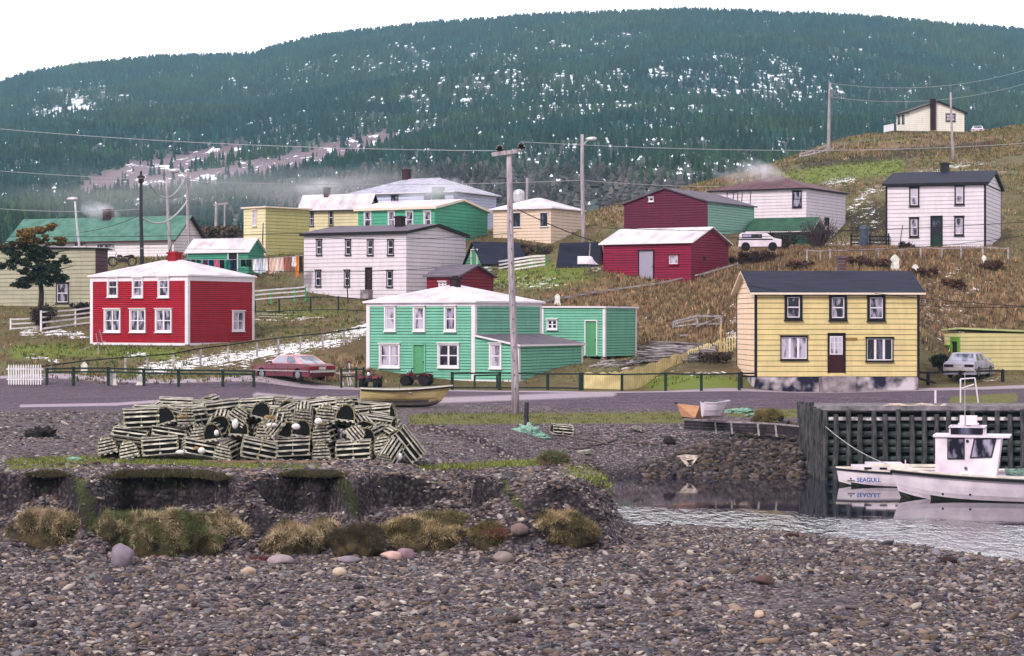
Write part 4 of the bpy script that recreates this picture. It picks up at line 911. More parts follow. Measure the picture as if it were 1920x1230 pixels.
# --- peach house
PEA=wallmats('peach',C(222,196,178),.85,g=.45)
h=House('house','peach cream two storey house with white low roof right of the emerald house','house',1033,187,462,391,925,1091,-30,PEA,trim=None,pitch=.28,roof=('hip',373),roofm=PINKROOF,fascia=WHITE,e=.3,gh=.03)
for b in ((962,399,977,426),(1013,399,1028,425)): h.win(b,'sash',WHITE,BLACK,GL_D,cw=.04)
a=h.loc(973,383,'Y',h.D*.4); mb=MB(); mb.lathe([(.22,0),(.22,.5)],(a.x,a.y,a.z-.4),10); mb.lathe([(.42,0),(.5,.25),(.5,.9),(.42,1.15),(.1,1.3)],(a.x,a.y,a.z+.05),12,1); mb.build('chimney',[BRICK,pm('galvanised',C(196,190,198),rough=.4,metal=.5)],h.root)
# --- red barn
RB=wallmats('raspberry',C(138,22,62),.62,g=.3)
h=House('barn','raspberry red single storey barn with frosted pink gable roof and grey door','barn',1296,143,528,453,1131,1366,-32,RB,trim=None,pitch=.17,roof=('gx',429),roofm=PINKROOF,fascia=WHITE,e=.25,rt=.07,found=None)
h.door((1197,468,1227,526),paint('grey_door',C(150,142,162),.9),BLACK,panels=False); h.win((1254,477,1273,496),'plain',RB[0],WHITE,GL_P,cw=.04)
a=h.rect((1319,481,1323,489),'R'); mb=MB(); mb.box((h.w+.0,a[0],a[2]),(h.w+.025,a[1],a[3])); mb.build('vent',BLACK,h.root)
# --- maroon barn
MBN=wallmats('maroon_shingle',C(96,28,56),.75,g=.4); PGS=wallmats('sage_shingle',C(134,176,164),.85,g=.5)
h=House('barn','dark maroon shingled barn with pale sage green side wall above the red barn','barn',1327,165,436,378,1170,1414,-30,MBN,side=PGS,trim=None,pitch=.2,roof=('gy',359),roofm=GREYROOF,fascia=GREYROOF,e=.2,rt=.1)
h.win((1217,370,1226,378),'plain',WHITE,WHITE,GL_D,cw=.05)
# --- white hip house behind
h=House('house','white house with brown hip roof standing behind the maroon barn','house',1512,180,460,354,1334,1590,-30,WW,trim=None,pitch=.26,roof=('hip',332),roofm=pm('brown_shingle',C(104,72,78),C(76,52,60),2.4,.85,.4),fascia=BLACK,e=.3,gh=.026)
h.win((1486,358,1503.5,389),'sash',BLACK,BLACK,GL_M,cw=.05); h.win((1546,409,1553,421),'plain',BLACK,BLACK,GL_D,cw=.03,wall='R')
smoke_at.append(h.chimney(1429,1441,310,pm('pale_chimney',C(150,128,130)),.45)); whip=h
# --- right white house with black trim
h=House('house','white two storey house with black corner boards and dark green door at upper right','house',1848,158,465,344,1661,1886,-20,WW,trim=BLACK,pitch=.29,roof=('gx',326),roofm=DARKROOF,fascia=BLACK,e=.25,rt=.2,wcorner=.12,frieze=.12,gh=.028,sill=False,found=CONC)
for b in ((1705,351,1723.8,387),(1790,347.5,1808.5,384),(1705,408,1723,444.4),(1789.4,405.6,1807.5,441.6)): h.win(b,'sash',BLACK,WHITE,GL_P,cw=.10)
h.door((1744.7,404.4,1767.5,466),paint('bottle_green_door',C(24,50,40)),BLACK,lite=(1749,412,1763,440),pane=GL_D,sash=BLACK)
h.chimney(1763,1780,306,pm('dark_chimney',C(42,40,44)),.5)
# --- dark green garage
GG=wallmats('garage_green',C(30,62,54),.8)
h=House('garage','low dark green garage in front of the white hip roofed house','garage',1520,168,462,431,1405,1545,-25,GG,trim=None,pitch=.2,roof=('gx',410),roofm=pm('garage_roof',C(48,86,66),C(36,62,52),1.5),fascia=WHITE,e=.25)
# --- two black roofed sheds
h=House('shed','green gabled shed with black roof beside the green and white rail fence','shed',905,158,497,492,985,873,28,wallmats('shed_green',C(84,160,122),.8),trim=None,pitch=.2,roof=('gx',456),roofm=DARKROOF,fascia=BLACK,e=.2)
h.door((884,467,896,497),GD,WHITE,wall='L',panels=False)
h=House('shed','weathered grey shed with steep black roof left of the raspberry barn','shed',1119,150,509,498,1046,1131,-30,wallmats('driftwood_grey',C(132,118,128),.7),trim=None,pitch=.2,roof=('gx',457),roofm=DARKROOF,fascia=BLACK,e=.12)
# --- small maroon shed
h=House('shed','small maroon shed with grey gable roof behind the saltbox house chimney','shed',861,132,548,517,800,925,-34,wallmats('shed_maroon',C(118,20,44),.8,g=.5),trim=None,pitch=.2,roof=('gx',499),roofm=GREYROOF,fascia=GREYROOF,e=.18,fdrop=1,found=CONC)
h.win((823.5,528,838,539),'four',WHITE,WHITE,GL_D,cw=.04)
# --- beige house far left
h=House('house','weathered beige flat roofed house with one dark window behind the left conifer','house',179,151,583,466,-30,202,-18,wallmats('weathered_beige',C(170,164,144),.7,g=.35),side=wallmats('plum_side',C(92,60,74),.8),trim=None,pitch=.3,roof=('flat',0,.15),roofm=GREYROOF,fascia=BLACK,e=.25,gh=.03,found=CONC)
h.win((106,531,129,568),'sash',BLACK,WHITE,GL_M,cw=.05)
# --- long green roof building
h=House('house','long white low building with wide sage green roof at the far left','house',326,197,492,446,20,381,-24,wallmats('long_white',C(224,214,220),.92,g=.5),trim=None,pitch=.28,roof=('gx',410),roofm=pm('sage_roof',C(84,122,110),C(62,96,88),1.2),fascia=pm('brown_fascia',C(70,40,46)),e=.4,rt=.14,gh=.03)
for b in ((140,455,162,462),(182.6,457,215,467)): h.win(b,'plain',WHITE,BLACK,GL_M,cw=.04)
smoke_at.append(h.chimney(196,211,393,BRICK,.5))
# --- small green clothesline shed
h=House('shed','low turquoise green shed with frosted roof behind the washing line','shed',466,163,512,469,352,494,-26,wallmats('turquoise',C(66,146,122),.75),trim=None,pitch=.2,roof=('gx',449),roofm=PINKROOF,fascia=WHITE,e=.2)
h.door((428,471,447,508),paint('black_door',C(24,24,30)),WHITE,panels=False)
# --- bungalow on the hill
BGW=wallmats('ivory',C(230,222,212),.93,g=.7)
h=House('bungalow','ivory bungalow with dark chimney on grey blocks high on the hill','bungalow',1706,300,245,209,1808,1681,14,BGW,trim=None,pitch=.3,roof=('gy',194),roofm=BLACK,fascia=BLACK,e=.4,rt=.15,gh=.03,found=pm('block_wall',C(160,166,192)),fdrop=1.4)
h.win((1773,213.5,1791,227.5),'sash',BLACK,BLACK,GL_P,cw=.06)
a=h.rect((1744,186,1752,244),'F'); mb=MB(); mb.box((a[0],-.5,a[2]),(a[1],.1,a[3]-.15)); mb.box((a[0]-.06,-.55,a[3]-.15),(a[1]+.06,.15,a[3])); mb.build('chimney',pm('dark_brick',C(52,24,30)),h.root)
a=h.rect((1765,246,1779,254.5),'F'); mb=MB(); mb.box((a[0],-.02,a[2]),(a[1],.03,a[3])); mb.build('basement_door',BLACK,h.root)
for b in ((1684,217,1688,232),(1692,216,1696,232)): h.win(b,'plain',BLACK,BLACK,GL_D,cw=.04,wall='L')
mb=MB(); D=h.D; mb.box((-2.2,.6,-.1),(-.05,D-.6,0.02)); mb.box((-2.25,.6,0.02),(-2.15,D-.6,1.0),1)
for y in (.7,D/2,D-.7): mb.box((-2.2,y,-1.3),(-2.05,y+.12,-.1),1)
mb.build('porch_deck',[BLACK,WHITE],h.root)
# --- yellow shed at right edge
h=House('shed','pale yellow shed with lime green trimmed doorway at the right edge','shed',1801,122,702,624,1960,1771,8,wallmats('shed_yellow',C(198,184,134),.8,g=.4),trim=None,pitch=.24,roof=('flat',0,.22),roofm=GREYROOF,fascia=pm('lime_fascia',C(176,184,130)),e=.15,rt=.1,gh=.025,found=CONC)
LIME=paint('lime',C(100,146,52),.75); h.door((1784,632,1800,690),BLACK,LIME,wall='L',panels=False,fw=.25); h.win((1774,648,1783,668),'plain',LIME,LIME,GL_D,wall='L',cw=.1)
# ================================================================ poles, wires, fences
WOODP=pm('pole_wood',C(176,164,170),C(120,108,120),2.2,.9,.5,stretch=(6,6,.6))
WOODD=pm('dark_pole_wood',C(64,58,68),C(36,32,42),2.2,.9,.5,stretch=(6,6,.6))
GREYW=pm('grey_weathered_wood',C(170,160,164),C(112,102,110),4,.9,.5,rnd=.2)
DKG=pm('dark_green_rail',C(36,54,48),C(22,32,30),4,.85,.3); BLK=pm('black_rail',C(22,20,28),C(40,36,42),4,.8,.3)
WIRE=pm('wire',C(40,38,46),rough=.6); WIREP=pm('pale_wire',C(168,166,172),rough=.5)
INS=pm('brown_insulator',C(40,22,24),rough=.15); LAMP=pm('lamp_metal',C(196,192,198),rough=.4,metal=.3)
def pole(px,py,bx,by,d,r,label,mat=None,name='utility_pole',below=0,group=None):
    b=W(bx,by,d) if not below else onground(bx,d); t=W(px,py,d)
    b.z=min(b.z,gz(b.x,b.y))-.3
    root=thing(name,label,'pole',b,0,group); mb=MB(); k=6; lean=t-b
    pts=[lean*(i/k)+Vector((math.sin(i*1.3)*.02,0,0)) for i in range(k+1)]; mb.tube(pts,[r*(1-.32*i/k) for i in range(k+1)],10)
    mb.build('post',mat or WOODP,root,smooth=True); return root,b,t
# main pole
mp0=hit(967,777); root,b,t=pole(953.5,287,967,777,mp0.y,.17,'tall weathered utility pole with crossarm standing on the shore grass')
dm=mp0.y
a,c=W(922,290,dm-.16)-b,W(972,283,dm-.16)-b; mb=MB(); mb.bar(a,c,.10,.17); mb.build('crossarm',WOODP,root)
for px,py in ((937,288),(977,284)):
    q=W(px,py,dm-.1)-b; mb=MB(); mb.tube([q,q+Vector((0,0,.14))],.02,6); mb.lathe([(.05,.10),(.17,.13),(.19,.19),(.09,.23),(.14,.26),(.13,.32),(.05,.37),(.02,.38)],q,12); mb.build('insulator',INS,root,smooth=False)
mb=MB(); mb.bar(W(972,283,dm-.16)-b,W(982,281.5,dm-.16)-b,.04,.06); mb.build('pin_bracket',M_metal,root)
mb=MB()
for i in range(14):
    z=1.4+i*.6; mb.tube([Vector(((t-b).x*z/(t-b).z,-.15,z)),Vector(((t-b).x*z/(t-b).z,-.19,z))],.025,5)
mb.build('step_bolts',BLK,root)
def lamp_arm(root,b,pts,d,r=.05,head=None):
    mb=MB(); mb.tube([W(px,py,d)-b for px,py in pts],r,6); mb.build('lamp_arm',LAMP,root,smooth=True)
    q=W(*head,d)-b; s=d/F; mb=MB(); mb.lathe([(.03,-11*s),(.13,-8*s),(.2,0),(.19,6*s),(.08,10*s)],q,10,0,'x'); mb.build('lamp_head',LAMP,root,smooth=True)
root,b,t=pole(1091,252,1094,458,184,.2,'pale street lamp pole rising in front of the peach house corner',name='street_lamp'); lamp_arm(root,b,[(1092,275),(1097,267),(1104,262)],184,.05,(1109,260.5)); P2=(b,t)
root,b,t=pole(988,334,989,440,216,.17,'thin grey pole behind the peach house roof'); 
root,b,t=pole(264,328,266,500,168,.17,'dark tarred pole with round transformer cap behind the red house',WOODD); P3_=(b,t)
q=W(264.5,332,168)-b; mb=MB(); mb.lathe([(.05,-.5),(.22,-.42),(.22,-.1),(.34,-.05),(.30,.06),(.10,.2),(.10,.42),(.03,.5)],q,12); mb.build('transformer',INS,root)
mb=MB(); mb.lathe([(.24,-.12),(.24,-.02)],q+Vector((0,-.02,-.0)),12); mb.build('pale_band',LAMP,root)
root,b,t=pole(312,332,320,476,176,.16,'leaning grey pole between the dark pole and the lamp pole',WOODP); P4=(b,t)
root,b,t=pole(351,322,354,470,181,.17,'grey street lamp pole with long curved arm reaching left',name='street_lamp'); lamp_arm(root,b,[(350,332),(344,327),(336,322)],181,.05,(327,320)); P5=(b,t)
root,b,t=pole(140,376,152,470,188,.12,'slim white lamp post in front of the sage green roof',LAMP,name='street_lamp'); lamp_arm(root,b,[(140,377),(138,374)],188,.04,(136,373))
root,b,t=pole(405,382,406,455,232,.2,'pale thick pole left of the primrose house'); mb=MB(); mb.bar(W(400,384,232)-b,W(428,381,232)-b,.15,.2); mb.build('crossarm',WOODP,root)
root,b,t=pole(421,379,422,455,236,.12,'thin pale pole beside the thick one left of the primrose house')
p=hit(1553,289,200); root,b,t=pole(1556,155,1553,289,p.y,.22,'tall pale utility pole on the crest below the bungalow'); P6=(b,t)
mb=MB(); q=W(1558.5,177,p.y-.3)-b; mb.lathe([(.2,-.6),(.22,-.5),(.22,.5),(.16,.6)],q,10); mb.build('transformer',M_metal,root)
p=hit(1787,300,180); root,b,t=pole(1782,173,1787,300,p.y,.16,'leaning white pole on the slope in front of the bungalow'); P7=(b,t)
root,b,t=pole(493,418,493,480,178,.06,'thin dark pipe post against the primrose side wall',WOODD,name='post'); 
root,b,t=pole(1692,422,1686,472,153,.04,'thin leaning rod against the white house wall at upper right',WOODD,name='post')
root,b,t=pole(1106,456,1105,500,146,.05,'thin grey post in front of the black shed roof',GREYW,name='post')
root,b,t=pole(651,505,652,562,152,.05,'short dark post before the long white house',WOODD,name='post')
def wire(p,q,sag,r,label,mat=WIRE,n=14):
    p=Vector(p);q=Vector(q); mb=MB(); mb.tube([p.lerp(q,i/n)-Vector((0,0,sag*4*(i/n)*(1-i/n))) for i in range(n+1)],r,5); o=mb.build('power_line',mat); tag(o,label,'power line',group='power lines strung over the village')
wire(W(-60,236,dm+30),W(953,283,dm),.3,.014,'upper thin wire running left from the main pole crossarm',WIREP)
wire(W(977,266,dm),W(2000,262,dm+40),.5,.014,'pale wire running right from the main pole past the lamp pole',WIREP)
wire(W(-60,316,180),W(1092,338,184),.8,.022,'long pale wire crossing the foot of the wooded hill',WIREP)
wire(W(1092,338,184),W(1556,340,260),.6,.022,'pale wire from the lamp pole towards the crest',WIREP)
wire(W(1557,156,287),W(1990,108,330),2.2,.03,'upper pale wire climbing right from the crest pole',WIREP)
wire(W(1557,182,287),W(1990,133,330),2.2,.03,'lower pale wire climbing right from the crest pole',WIREP)
wire(W(-60,386,175),W(264,392,168),.3,.02,'wire reaching left from the dark tarred pole',WIREP)
wire(W(264,407,168),W(352,375,181),1.1,.07,'thick white cable sagging low between dark pole and lamp pole',WIREP)
wire(W(280,345,169),W(348,331,181),1.4,.05,'white cable drooping high between dark pole and lamp pole',WIREP)
wire(W(150,436,187),W(262,404,168),.2,.03,'dark cable rising from the eave to the dark pole')
wire(W(-60,444,160),W(570,437,160),.1,.022,'dark wire passing level across the village at the left')
wire(W(570,443,154),W(967,436,dm+30),.3,.02,'dark wire running before the emerald house')
wire(W(-60,461,148),W(460,468,150),.0,.022,'pale wire in front of the left conifer',WIREP)
wire(W(440,505,148),W(962,489,dm+40),.4,.02,'dark wire crossing the long white house between its storeys')
wire(W(970,392,150),W(1300,495,150),.6,.035,'dark cable falling across the peach house to the red barn')
wire(W(1128,427,143),W(2000,410,150),.5,.02,'dark wire crossing the white house at the right')
wire(W(1590,470,140),W(2000,428,140),.3,.02,'dark wire rising before the right white house')
wire(W(1180,448,150),W(1600,432,150),.2,.02,'dark wire before the maroon barn')
wire(W(1400,535,111),W(2000,572,112),.5,.018,'dark wire running over the yellow house roof')
wire(W(1640,550,110.8),W(2000,578,112),.1,.018,'thin service wire at the right corner of the yellow house')

def fence(name,label,pts,rails,mat,pr=.05,rr=.035,cat='fence',pmat=None,square=True,d0=28,d=None,group=None,rs=None,railmats=None):
    """pts: (px, py at foot, py at top)"""
    P=[]
    for i,(px,pb,pt) in enumerate(pts):
        p=hit(px,pb,d0) if d is None else W(px,pb,d if not isinstance(d,(list,tuple)) else d[i]); h=(pb-pt)/F*p.y; P.append((p,h))
    o=P[0][0]; root=thing(name,label,cat,o,0,group)
    for p,h in P:
        mb=MB(); q=p-o
        if square: mb.bar(q-Vector((0,0,.25)),q+Vector((0,0,h)),pr*2,pr*2,(0,1,0))
        else: mb.tube([q-Vector((0,0,.25)),q+Vector((.02,0,h*.5)),q+Vector((0,0,h))],[pr,pr*.95,pr*.8],6)
        mb.build('post',pmat or mat,root)
    for k,f in enumerate(rails):
        mb=MB(); 
        for (p,h),(q,g) in zip(P[:-1],P[1:]):
            mb.bar(p-o+Vector((0,-pr-.01,h*f)),q-o+Vector((0,-pr-.01,g*f)),rr*1.0 if rs is None else rs[0],rr*2 if rs is None else rs[1])
        mb.build('rail',mat if not railmats else railmats[k],root)
    return root
WF=pm('white_fence',C(226,220,224),C(190,184,190),3,.8,.2)
# roadside fence left
fence('fence','dark rail fence along the left roadside before the red house',[(p,b,t) for p,b,t in ((88,722,690),(138,723,688),(203,723,688),(270,724,691),(335,725,692),(418,725,693),(476,726,694))],[.93,.74],DKG,.07,.045,pmat=DKG)
fence('fence','dark rail fence between the maroon sedan and the saltbox house',[(640,727,690),(668,727,688),(682,728,689)],[.9,.55],DKG,.06,.04)
fence('fence','dark green rail fence in front of the saltbox lean-to',[(848,731,698),(937,731,697),(1027,731,699),(1088,732,699)],[.93,.12],DKG,.08,.04)
fence('fence','low green gate frame in front of the tall narrow window',[(890,729,703),(932,729,702)],[.95],DKG,.05,.04)
fence('fence','thin dark rail fence before the yellow board wall and lawn',[(1092,732,699),(1166,733,700),(1248,733,698),(1315,733,700),(1386,732,698)],[.93],DKG,.07,.04)
fence('fence','black rail fence along the foot of the yellow house',[(1390,728,697),(1452,728,697),(1522,728,697),(1540,729,692),(1597,730,694),(1663,727,694)],[.9,.72],BLK,.07,.045)
r=fence('fence','black rail fence running right from the garden gate past the silver sedan',[(1700,724,694),(1740,722,697),(1800,719,694),(1880,716,693)],[.9],BLK,.08,.05)
# black sloping brace
a,c=hit(1752,722),W(1703,703,hit(1700,724).y); mb=MB(); mb.bar(Vector((0,0,.1)),c-a,.12,.1); o=mb.build('timber_brace',BLK,loc=a); tag(o,'black sloping timber beside the garden gate of the yellow house','timber')
# garden gate
g0=hit(1664,726); gate=thing('gate','small black picket gate at the right of the yellow house','gate',g0)
s=g0.y/F
for i in range(7):
    mb=MB(); x=(2+i*5.2)*s; hh=.72+.14*math.sin((i+.5)/7*3.14); mb.bar((x,0,.08),(x,0,hh),.07,.03,(0,1,0)); mb.bar((x,0,hh),(x,0,hh+.08),.07,.03,(0,1,0),0,.01,.03); mb.build('picket',BLK,gate)
for z in (.22,.62): mb=MB(); mb.bar((0,.03,z),(36*s,.03,z),.03,.07); mb.build('rail',BLK,gate)
# white picket gate left
g0=hit(44,722); gate=thing('picket_fence','white picket fence panel at the left edge of the road','fence',g0); s=g0.y/F
for i in range(-6,11): 
    if i>7: continue
    mb=MB(); x=i*4.6*s; mb.bar((x,0,.02),(x,0,1.0),.075,.025,(0,1,0)); mb.bar((x,0,1.0),(x,0,1.1),.075,.025,(0,1,0),0,.01,.025); mb.build('picket',WF,gate)
for z in (.3,.85): mb=MB(); mb.bar((-7*4.6*s,.03,z),(8*4.6*s,.03,z),.03,.07); mb.build('rail',WF,gate)
# upper diagonal fence with dark rail and pale posts
fence('fence','fence with grey posts and dark rail climbing beside the snowy bank',[(60,706,688),(95,702,684),(158,700,675),(235,698,668),(277,697,665),(325,692,661),(376,686,651),(428,678,645),(482,669,637),(522,663,632),(563,657,628),(605,652,624),(645,647,618),(688,640,612)],[.93],BLK,.055,.035,pmat=GREYW)
# white 4 rail fence left
fence('fence','white four rail fence between the beige house and the red house',[(77,622,583),(141,613,580),(172,611,577)],[.93,.67,.42,.12],WF,.06,.05,rs=(.04,.11))
fence('fence','low white rail fence at the far left behind the conifer',[(20,620,598),(72,616,596)],[.9,.5,.1],WF,.05,.05,rs=(.04,.10))
GWF=pm('pale_green_fence',C(168,206,176),C(130,180,146),3,.8)
fence('fence','green posted white rail fence behind the red house',[(476,566,545),(508,563,542),(552,560,539),(572,558,537)],[.95,.6,.2],WF,.07,.05,pmat=pm('green_post',C(70,150,100)),rs=(.04,.1),d=[146,147,148,148.5])
fence('fence','white and green four rail fence sweeping up towards the black roofed shed',[(884,524,502),(918,517,493),(955,510,488),(997,503,481),(1022,498,479)],[.97,.70,.42,.1],WF,.07,.05,pmat=pm('green_post',C(70,150,100)),rs=(.04,.12))
fence('fence','dark wire fence posts across the green slope behind the saltbox house',[(478,588,560),(523,587,559),(582,585,557),(634,584,556),(690,587,562)],[.95,.1],DKG,.06,.03,square=False)
fence('fence','weathered pole fence running along the slope below the raspberry barn',[(1010,572,565),(1130,552,545),(1240,538,530),(1320,523,513),(1383,506,492)],[.8],GREYW,.04,.05,square=False)
fence('fence','row of pale stakes with rail in front of the right white house',[(1513,494,468),(1538,492,469),(1556,490,467),(1615,484,468),(1647,484,466),(1690,486,466),(1726,486,464),(1766,486,465),(1802,486,464),(1843,486,464),(1890,486,464)],[.9],GREYW,.05,.03)
# fence with lattice of poles
fence('fence','collapsed grey pole fence above the log pile',[(1262,620,606),(1307,617,594),(1352,614,592)],[.95,.3],GREYW,.07,.055,square=False)
a=hit(1300,628); mb=MB()
for (p,q) in (((1305,612),(1352,594)),((1310,620),(1345,610)),((1258,608),(1305,598)),((1275,629),(1345,626)),((1312,622),(1340,614))): mb.bar(W(*p,a.y)-a,W(*q,a.y-.3)-a,.1,.09)
for px in (1309,1342): mb.bar(W(px,636,a.y)-a,W(px,624,a.y)-a,.1,.1)
o=mb.build('broken_fence',GREYW,loc=a); tag(o,'tangle of fallen grey rails above the log pile','broken fence')
root=fence('fence','white pole fence on the hill crest left of the tall utility pole',[(1500,297,289),(1527,292,281),(1550,288,271)],[.95,.4],GREYW,.12,.09,square=False,d0=200)
root=fence('fence','wire fence posts on the crest in front of the green bank',[(1562,283,268),(1583,281,266),(1609,278,263),(1640,273,260),(1672,268,257)],[.9],GREYW,.06,.03,square=False,d0=200)
# yellow board fence: solid with scalloped top, then pickets
YB=pm('yellow_board',C(222,204,152),C(186,168,122),1.3,.8,.2)
st=[(1091,731,699),(1120,731,701),(1145,731,700),(1166,731,697),(1190,727,692),(1215,718,684),(1240,706,675),(1265,695,666),(1289,685,661)]
Pn=[hit(a,b) for a,b,_ in st]
for i,p in enumerate(Pn): 
    if i<4: Pn[i].y=road_y=112.2+i*.15; Pn[i].x=(st[i][0]-960)/F*Pn[i].y; Pn[i].z=gz(Pn[i].x,Pn[i].y)
Pn=[Vector((( px-960)/F*d,d,gz((px-960)/F*d,d))) for (px,_,_),d in zip(st,(110.8,110.9,111,111.2,112.2,113.8,115.4,117,118.2))]
o0=Pn[0]; root=thing('board_fence','pale yellow scalloped board fence climbing from the road to the log pile','fence',o0)
nb=46; S=[]
for k in range(nb+1):
    f=k/nb*(len(Pn)-1); i=min(int(f),len(Pn)-2); u=f-i; p=Pn[i].lerp(Pn[i+1],u); tp=st[i][2]*(1-u)+st[i+1][2]*u; S.append((p,CZ-(tp-HZ)/F*p.y))
mb=MB()
for k in range(nb):
    (p,zt),(q,zu)=S[k],S[k+1]; sc_=lambda j:-.14*abs(math.sin(j/nb*math.pi*8.5))+.07
    a,b2=p-o0,q-o0; z1,z2=zt-o0.z-sc_(k),zu-o0.z-sc_(k+1)
    mb.prism([(a.x,a.y,a.z-.4),(b2.x-.008,b2.y,b2.z-.4),(b2.x-.008,b2.y,z2),(a.x,a.y,z1)],(0,.03,0))
mb.build('boards',YB,root)
st2=[(1291,686,666),(1310,683,658),(1330,680,656),(1350,677,650),(1378,672,645)]
root=None; P2s=[Vector(((px-960)/F*d,d,gz((px-960)/F*d,d))) for (px,_,_),d in zip(st2,(118.4,119.2,120,121,122.4))]
o0=P2s[0]; root=thing('picket_fence','yellow picket fence between the log pile and the yellow house','fence',o0)
for k in range(23):
    f=k/22*(len(P2s)-1); i=min(int(f),len(P2s)-2); u=f-i; p=P2s[i].lerp(P2s[i+1],u)-o0; h=(st2[i][1]-st2[i][2])*(1-u)+(st2[i+1][1]-st2[i+1][2])*u; h=h/F*119+random.uniform(-.06,.06)
    mb=MB(); mb.bar(p-Vector((0,0,.1)),p+Vector((random.uniform(-.02,.02),0,h)),.07,.025,(0,1,0)); mb.build('picket',YB,root)
for f in (.25,.75):
    mb=MB()
    for i in range(4): mb.bar(P2s[i]-o0+Vector((0,.04,.7*f)),P2s[i+1]-o0+Vector((0,.04,.7*f)),.03,.06)
    mb.build('rail',YB,root)
p=hit(1354,678); mb=MB(); mb.tube([Vector((0,0,-.2)),Vector((.06,-.05,2.0))],[.06,.045],7); o=mb.build('post',pm('bare_yellow_wood',C(206,176,120),C(150,124,90),4),loc=Vector((p.x-.05,118.6,gz(p.x,118.6)))); tag(o,'tall bare post leaning beside the yellow picket fence','post')
# marker stones
def marker(px,pb,pt,label):
    p=hit(px,pb); h=(pb-pt)/F*p.y; w_=h*.26; mb=MB(); prof=[(-w_,0),(w_,0),(w_*.9,h*.62),(w_*1.05,h*.72),(w_*.55,h*.9),(0,h),(-w_*.55,h*.9),(-w_*1.05,h*.72),(-w_*.9,h*.62)]
    mb.prism([(x,-.07,z-.05) for x,z in prof],(0,.14,0)); mb.box((-w_*1.2,-.12,-.1),(w_*1.2,.12,h*.08)); o=mb.build('marker_stone',pm('whitewashed_stone',C(226,222,216),C(186,180,178),3,.85,.3),loc=p); tag(o,label,'marker stone',group='white marker stones on the slopes')
marker(158,701,677,'short white marker on the lawn nearest the left picket fence')
marker(210,722,692,'broken white marker behind the second left roadside post')
marker(262,722,701,'round topped white marker by the fourth left roadside post')
marker(1045,573,552,'white marker stone alone on the brown slope behind the green annex')
marker(1678,508,476,'tall white marker with cross top above the yellow house roof')
marker(1716,520,496,'pointed white marker at the right end of the yellow roof')
marker(1648,514,507,'tip of a white marker just above the yellow roof ridge')
marker(1845,494,478,'white marker in the brown grass near the right edge')
# ================================================================ lobster trap heap
SLAT=pm('trap_lath',C(206,200,188),C(90,84,78),5,.85,.4,rnd=.35,stretch=(.6,3,3)); NET=pm('trap_twine_shade',C(20,22,24),C(7,7,9),9,.95,.5); HOOP=pm('trap_bow',C(150,138,96),C(84,78,56),5,.85,rnd=.3)
ROPE=pm('yellow_rope',C(170,142,92),C(116,92,60),8,.9); BUOY=pm('white_buoy',C(226,222,226),C(196,188,190),3,.6)
def arch(t,W_=.27,H_=.46):  # t 0..1 round the bent hoop
    a=math.pi*(1-t); return (math.cos(a)*W_*(1.0),max(0,math.sin(a))**.8*H_)
def make_trap(end,label,L_=.98):
    t=thing('lobster_trap',label,'lobster trap',(0,0,0),0,'lobster traps heaped on the spit')
    mb=MB()
    for y in (-.24,-.08,.08,.24): mb.box((-L_/2,y-.035,0),(L_/2,y+.035,.03))
    for x in (-L_/2+.05,0,L_/2-.05): mb.box((x-.03,-.28,.031),(x+.03,.28,.07))
    mb.build('base',SLAT,t)
    mb=MB(); N=9
    for k in range(N):
        f=.05+.9*k/(N-1); y,z=arch(f,.275,.465); y2,z2=arch(f+.045,.275,.465); d=Vector((0,y2-y,z2-z)).normalized(); n=Vector((0,d.z,-d.y))*-1
        j=random.uniform(-.012,.012); c=Vector((0,y,z+.045))
        w_=.026
        a=c-d*w_; b=c+d*w_; nn=n*.012
        mb.add([(-L_/2+j,a.y,a.z),(L_/2+j,a.y,a.z),(L_/2+j,b.y,b.z),(-L_/2+j,b.y,b.z),(-L_/2+j,a.y+nn.y,a.z+nn.z),(L_/2+j,a.y+nn.y,a.z+nn.z),(L_/2+j,b.y+nn.y,b.z+nn.z),(-L_/2+j,b.y+nn.y,b.z+nn.z)],[(0,3,2,1),(4,5,6,7),(0,1,5,4),(1,2,6,5),(2,3,7,6),(3,0,4,7)])
    mb.build('laths',SLAT,t)
    for x in (-L_/2+.02,0,L_/2-.02):
        mb=MB(); mb.tube([(x,arch(k/10,.262,.45)[0],arch(k/10,.262,.45)[1]+.04) for k in range(11)],.014,5); mb.build('bow',HOOP,t)
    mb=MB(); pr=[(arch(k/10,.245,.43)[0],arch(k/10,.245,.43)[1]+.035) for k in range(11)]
    mb.prism([(-L_/2+.05,y,z) for y,z in pr],(L_-.1,0,0)); mb.build('netting_shade',NET,t)  # opaque shell: twine netting and the dark shade inside, in one colour
    if end:
        for s_ in (-1,1):
            mb=MB()
            for z in (.09,.18,.27,.36,.44):
                hw=.26*math.sqrt(max(.05,1-((z-.04)/.46)**2.4)); mb.box((s_*(L_/2+.001),-hw,z-.026),(s_*(L_/2+.016),hw,z+.022))
            mb.build('end_laths',SLAT,t)
    return t
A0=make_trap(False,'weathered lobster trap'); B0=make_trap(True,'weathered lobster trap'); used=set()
def put(src,loc,rot,label):
    if src.name not in used: used.add(src.name); src.location=loc; src.rotation_euler=rot; src['label']=label; return src
    return dup(src,loc,rot,label)
ORD=['first','second','third','fourth','fifth','sixth','seventh','eighth','ninth','tenth','eleventh','twelfth','thirteenth','fourteenth','fifteenth','sixteenth','seventeenth','eighteenth','nineteenth']
rr=random.Random(12)
x0,x1=(184-960)/F*59,(744-960)/F*59
def zb(x,y): return gz(x,y)
LN=['bottom','middle','top']
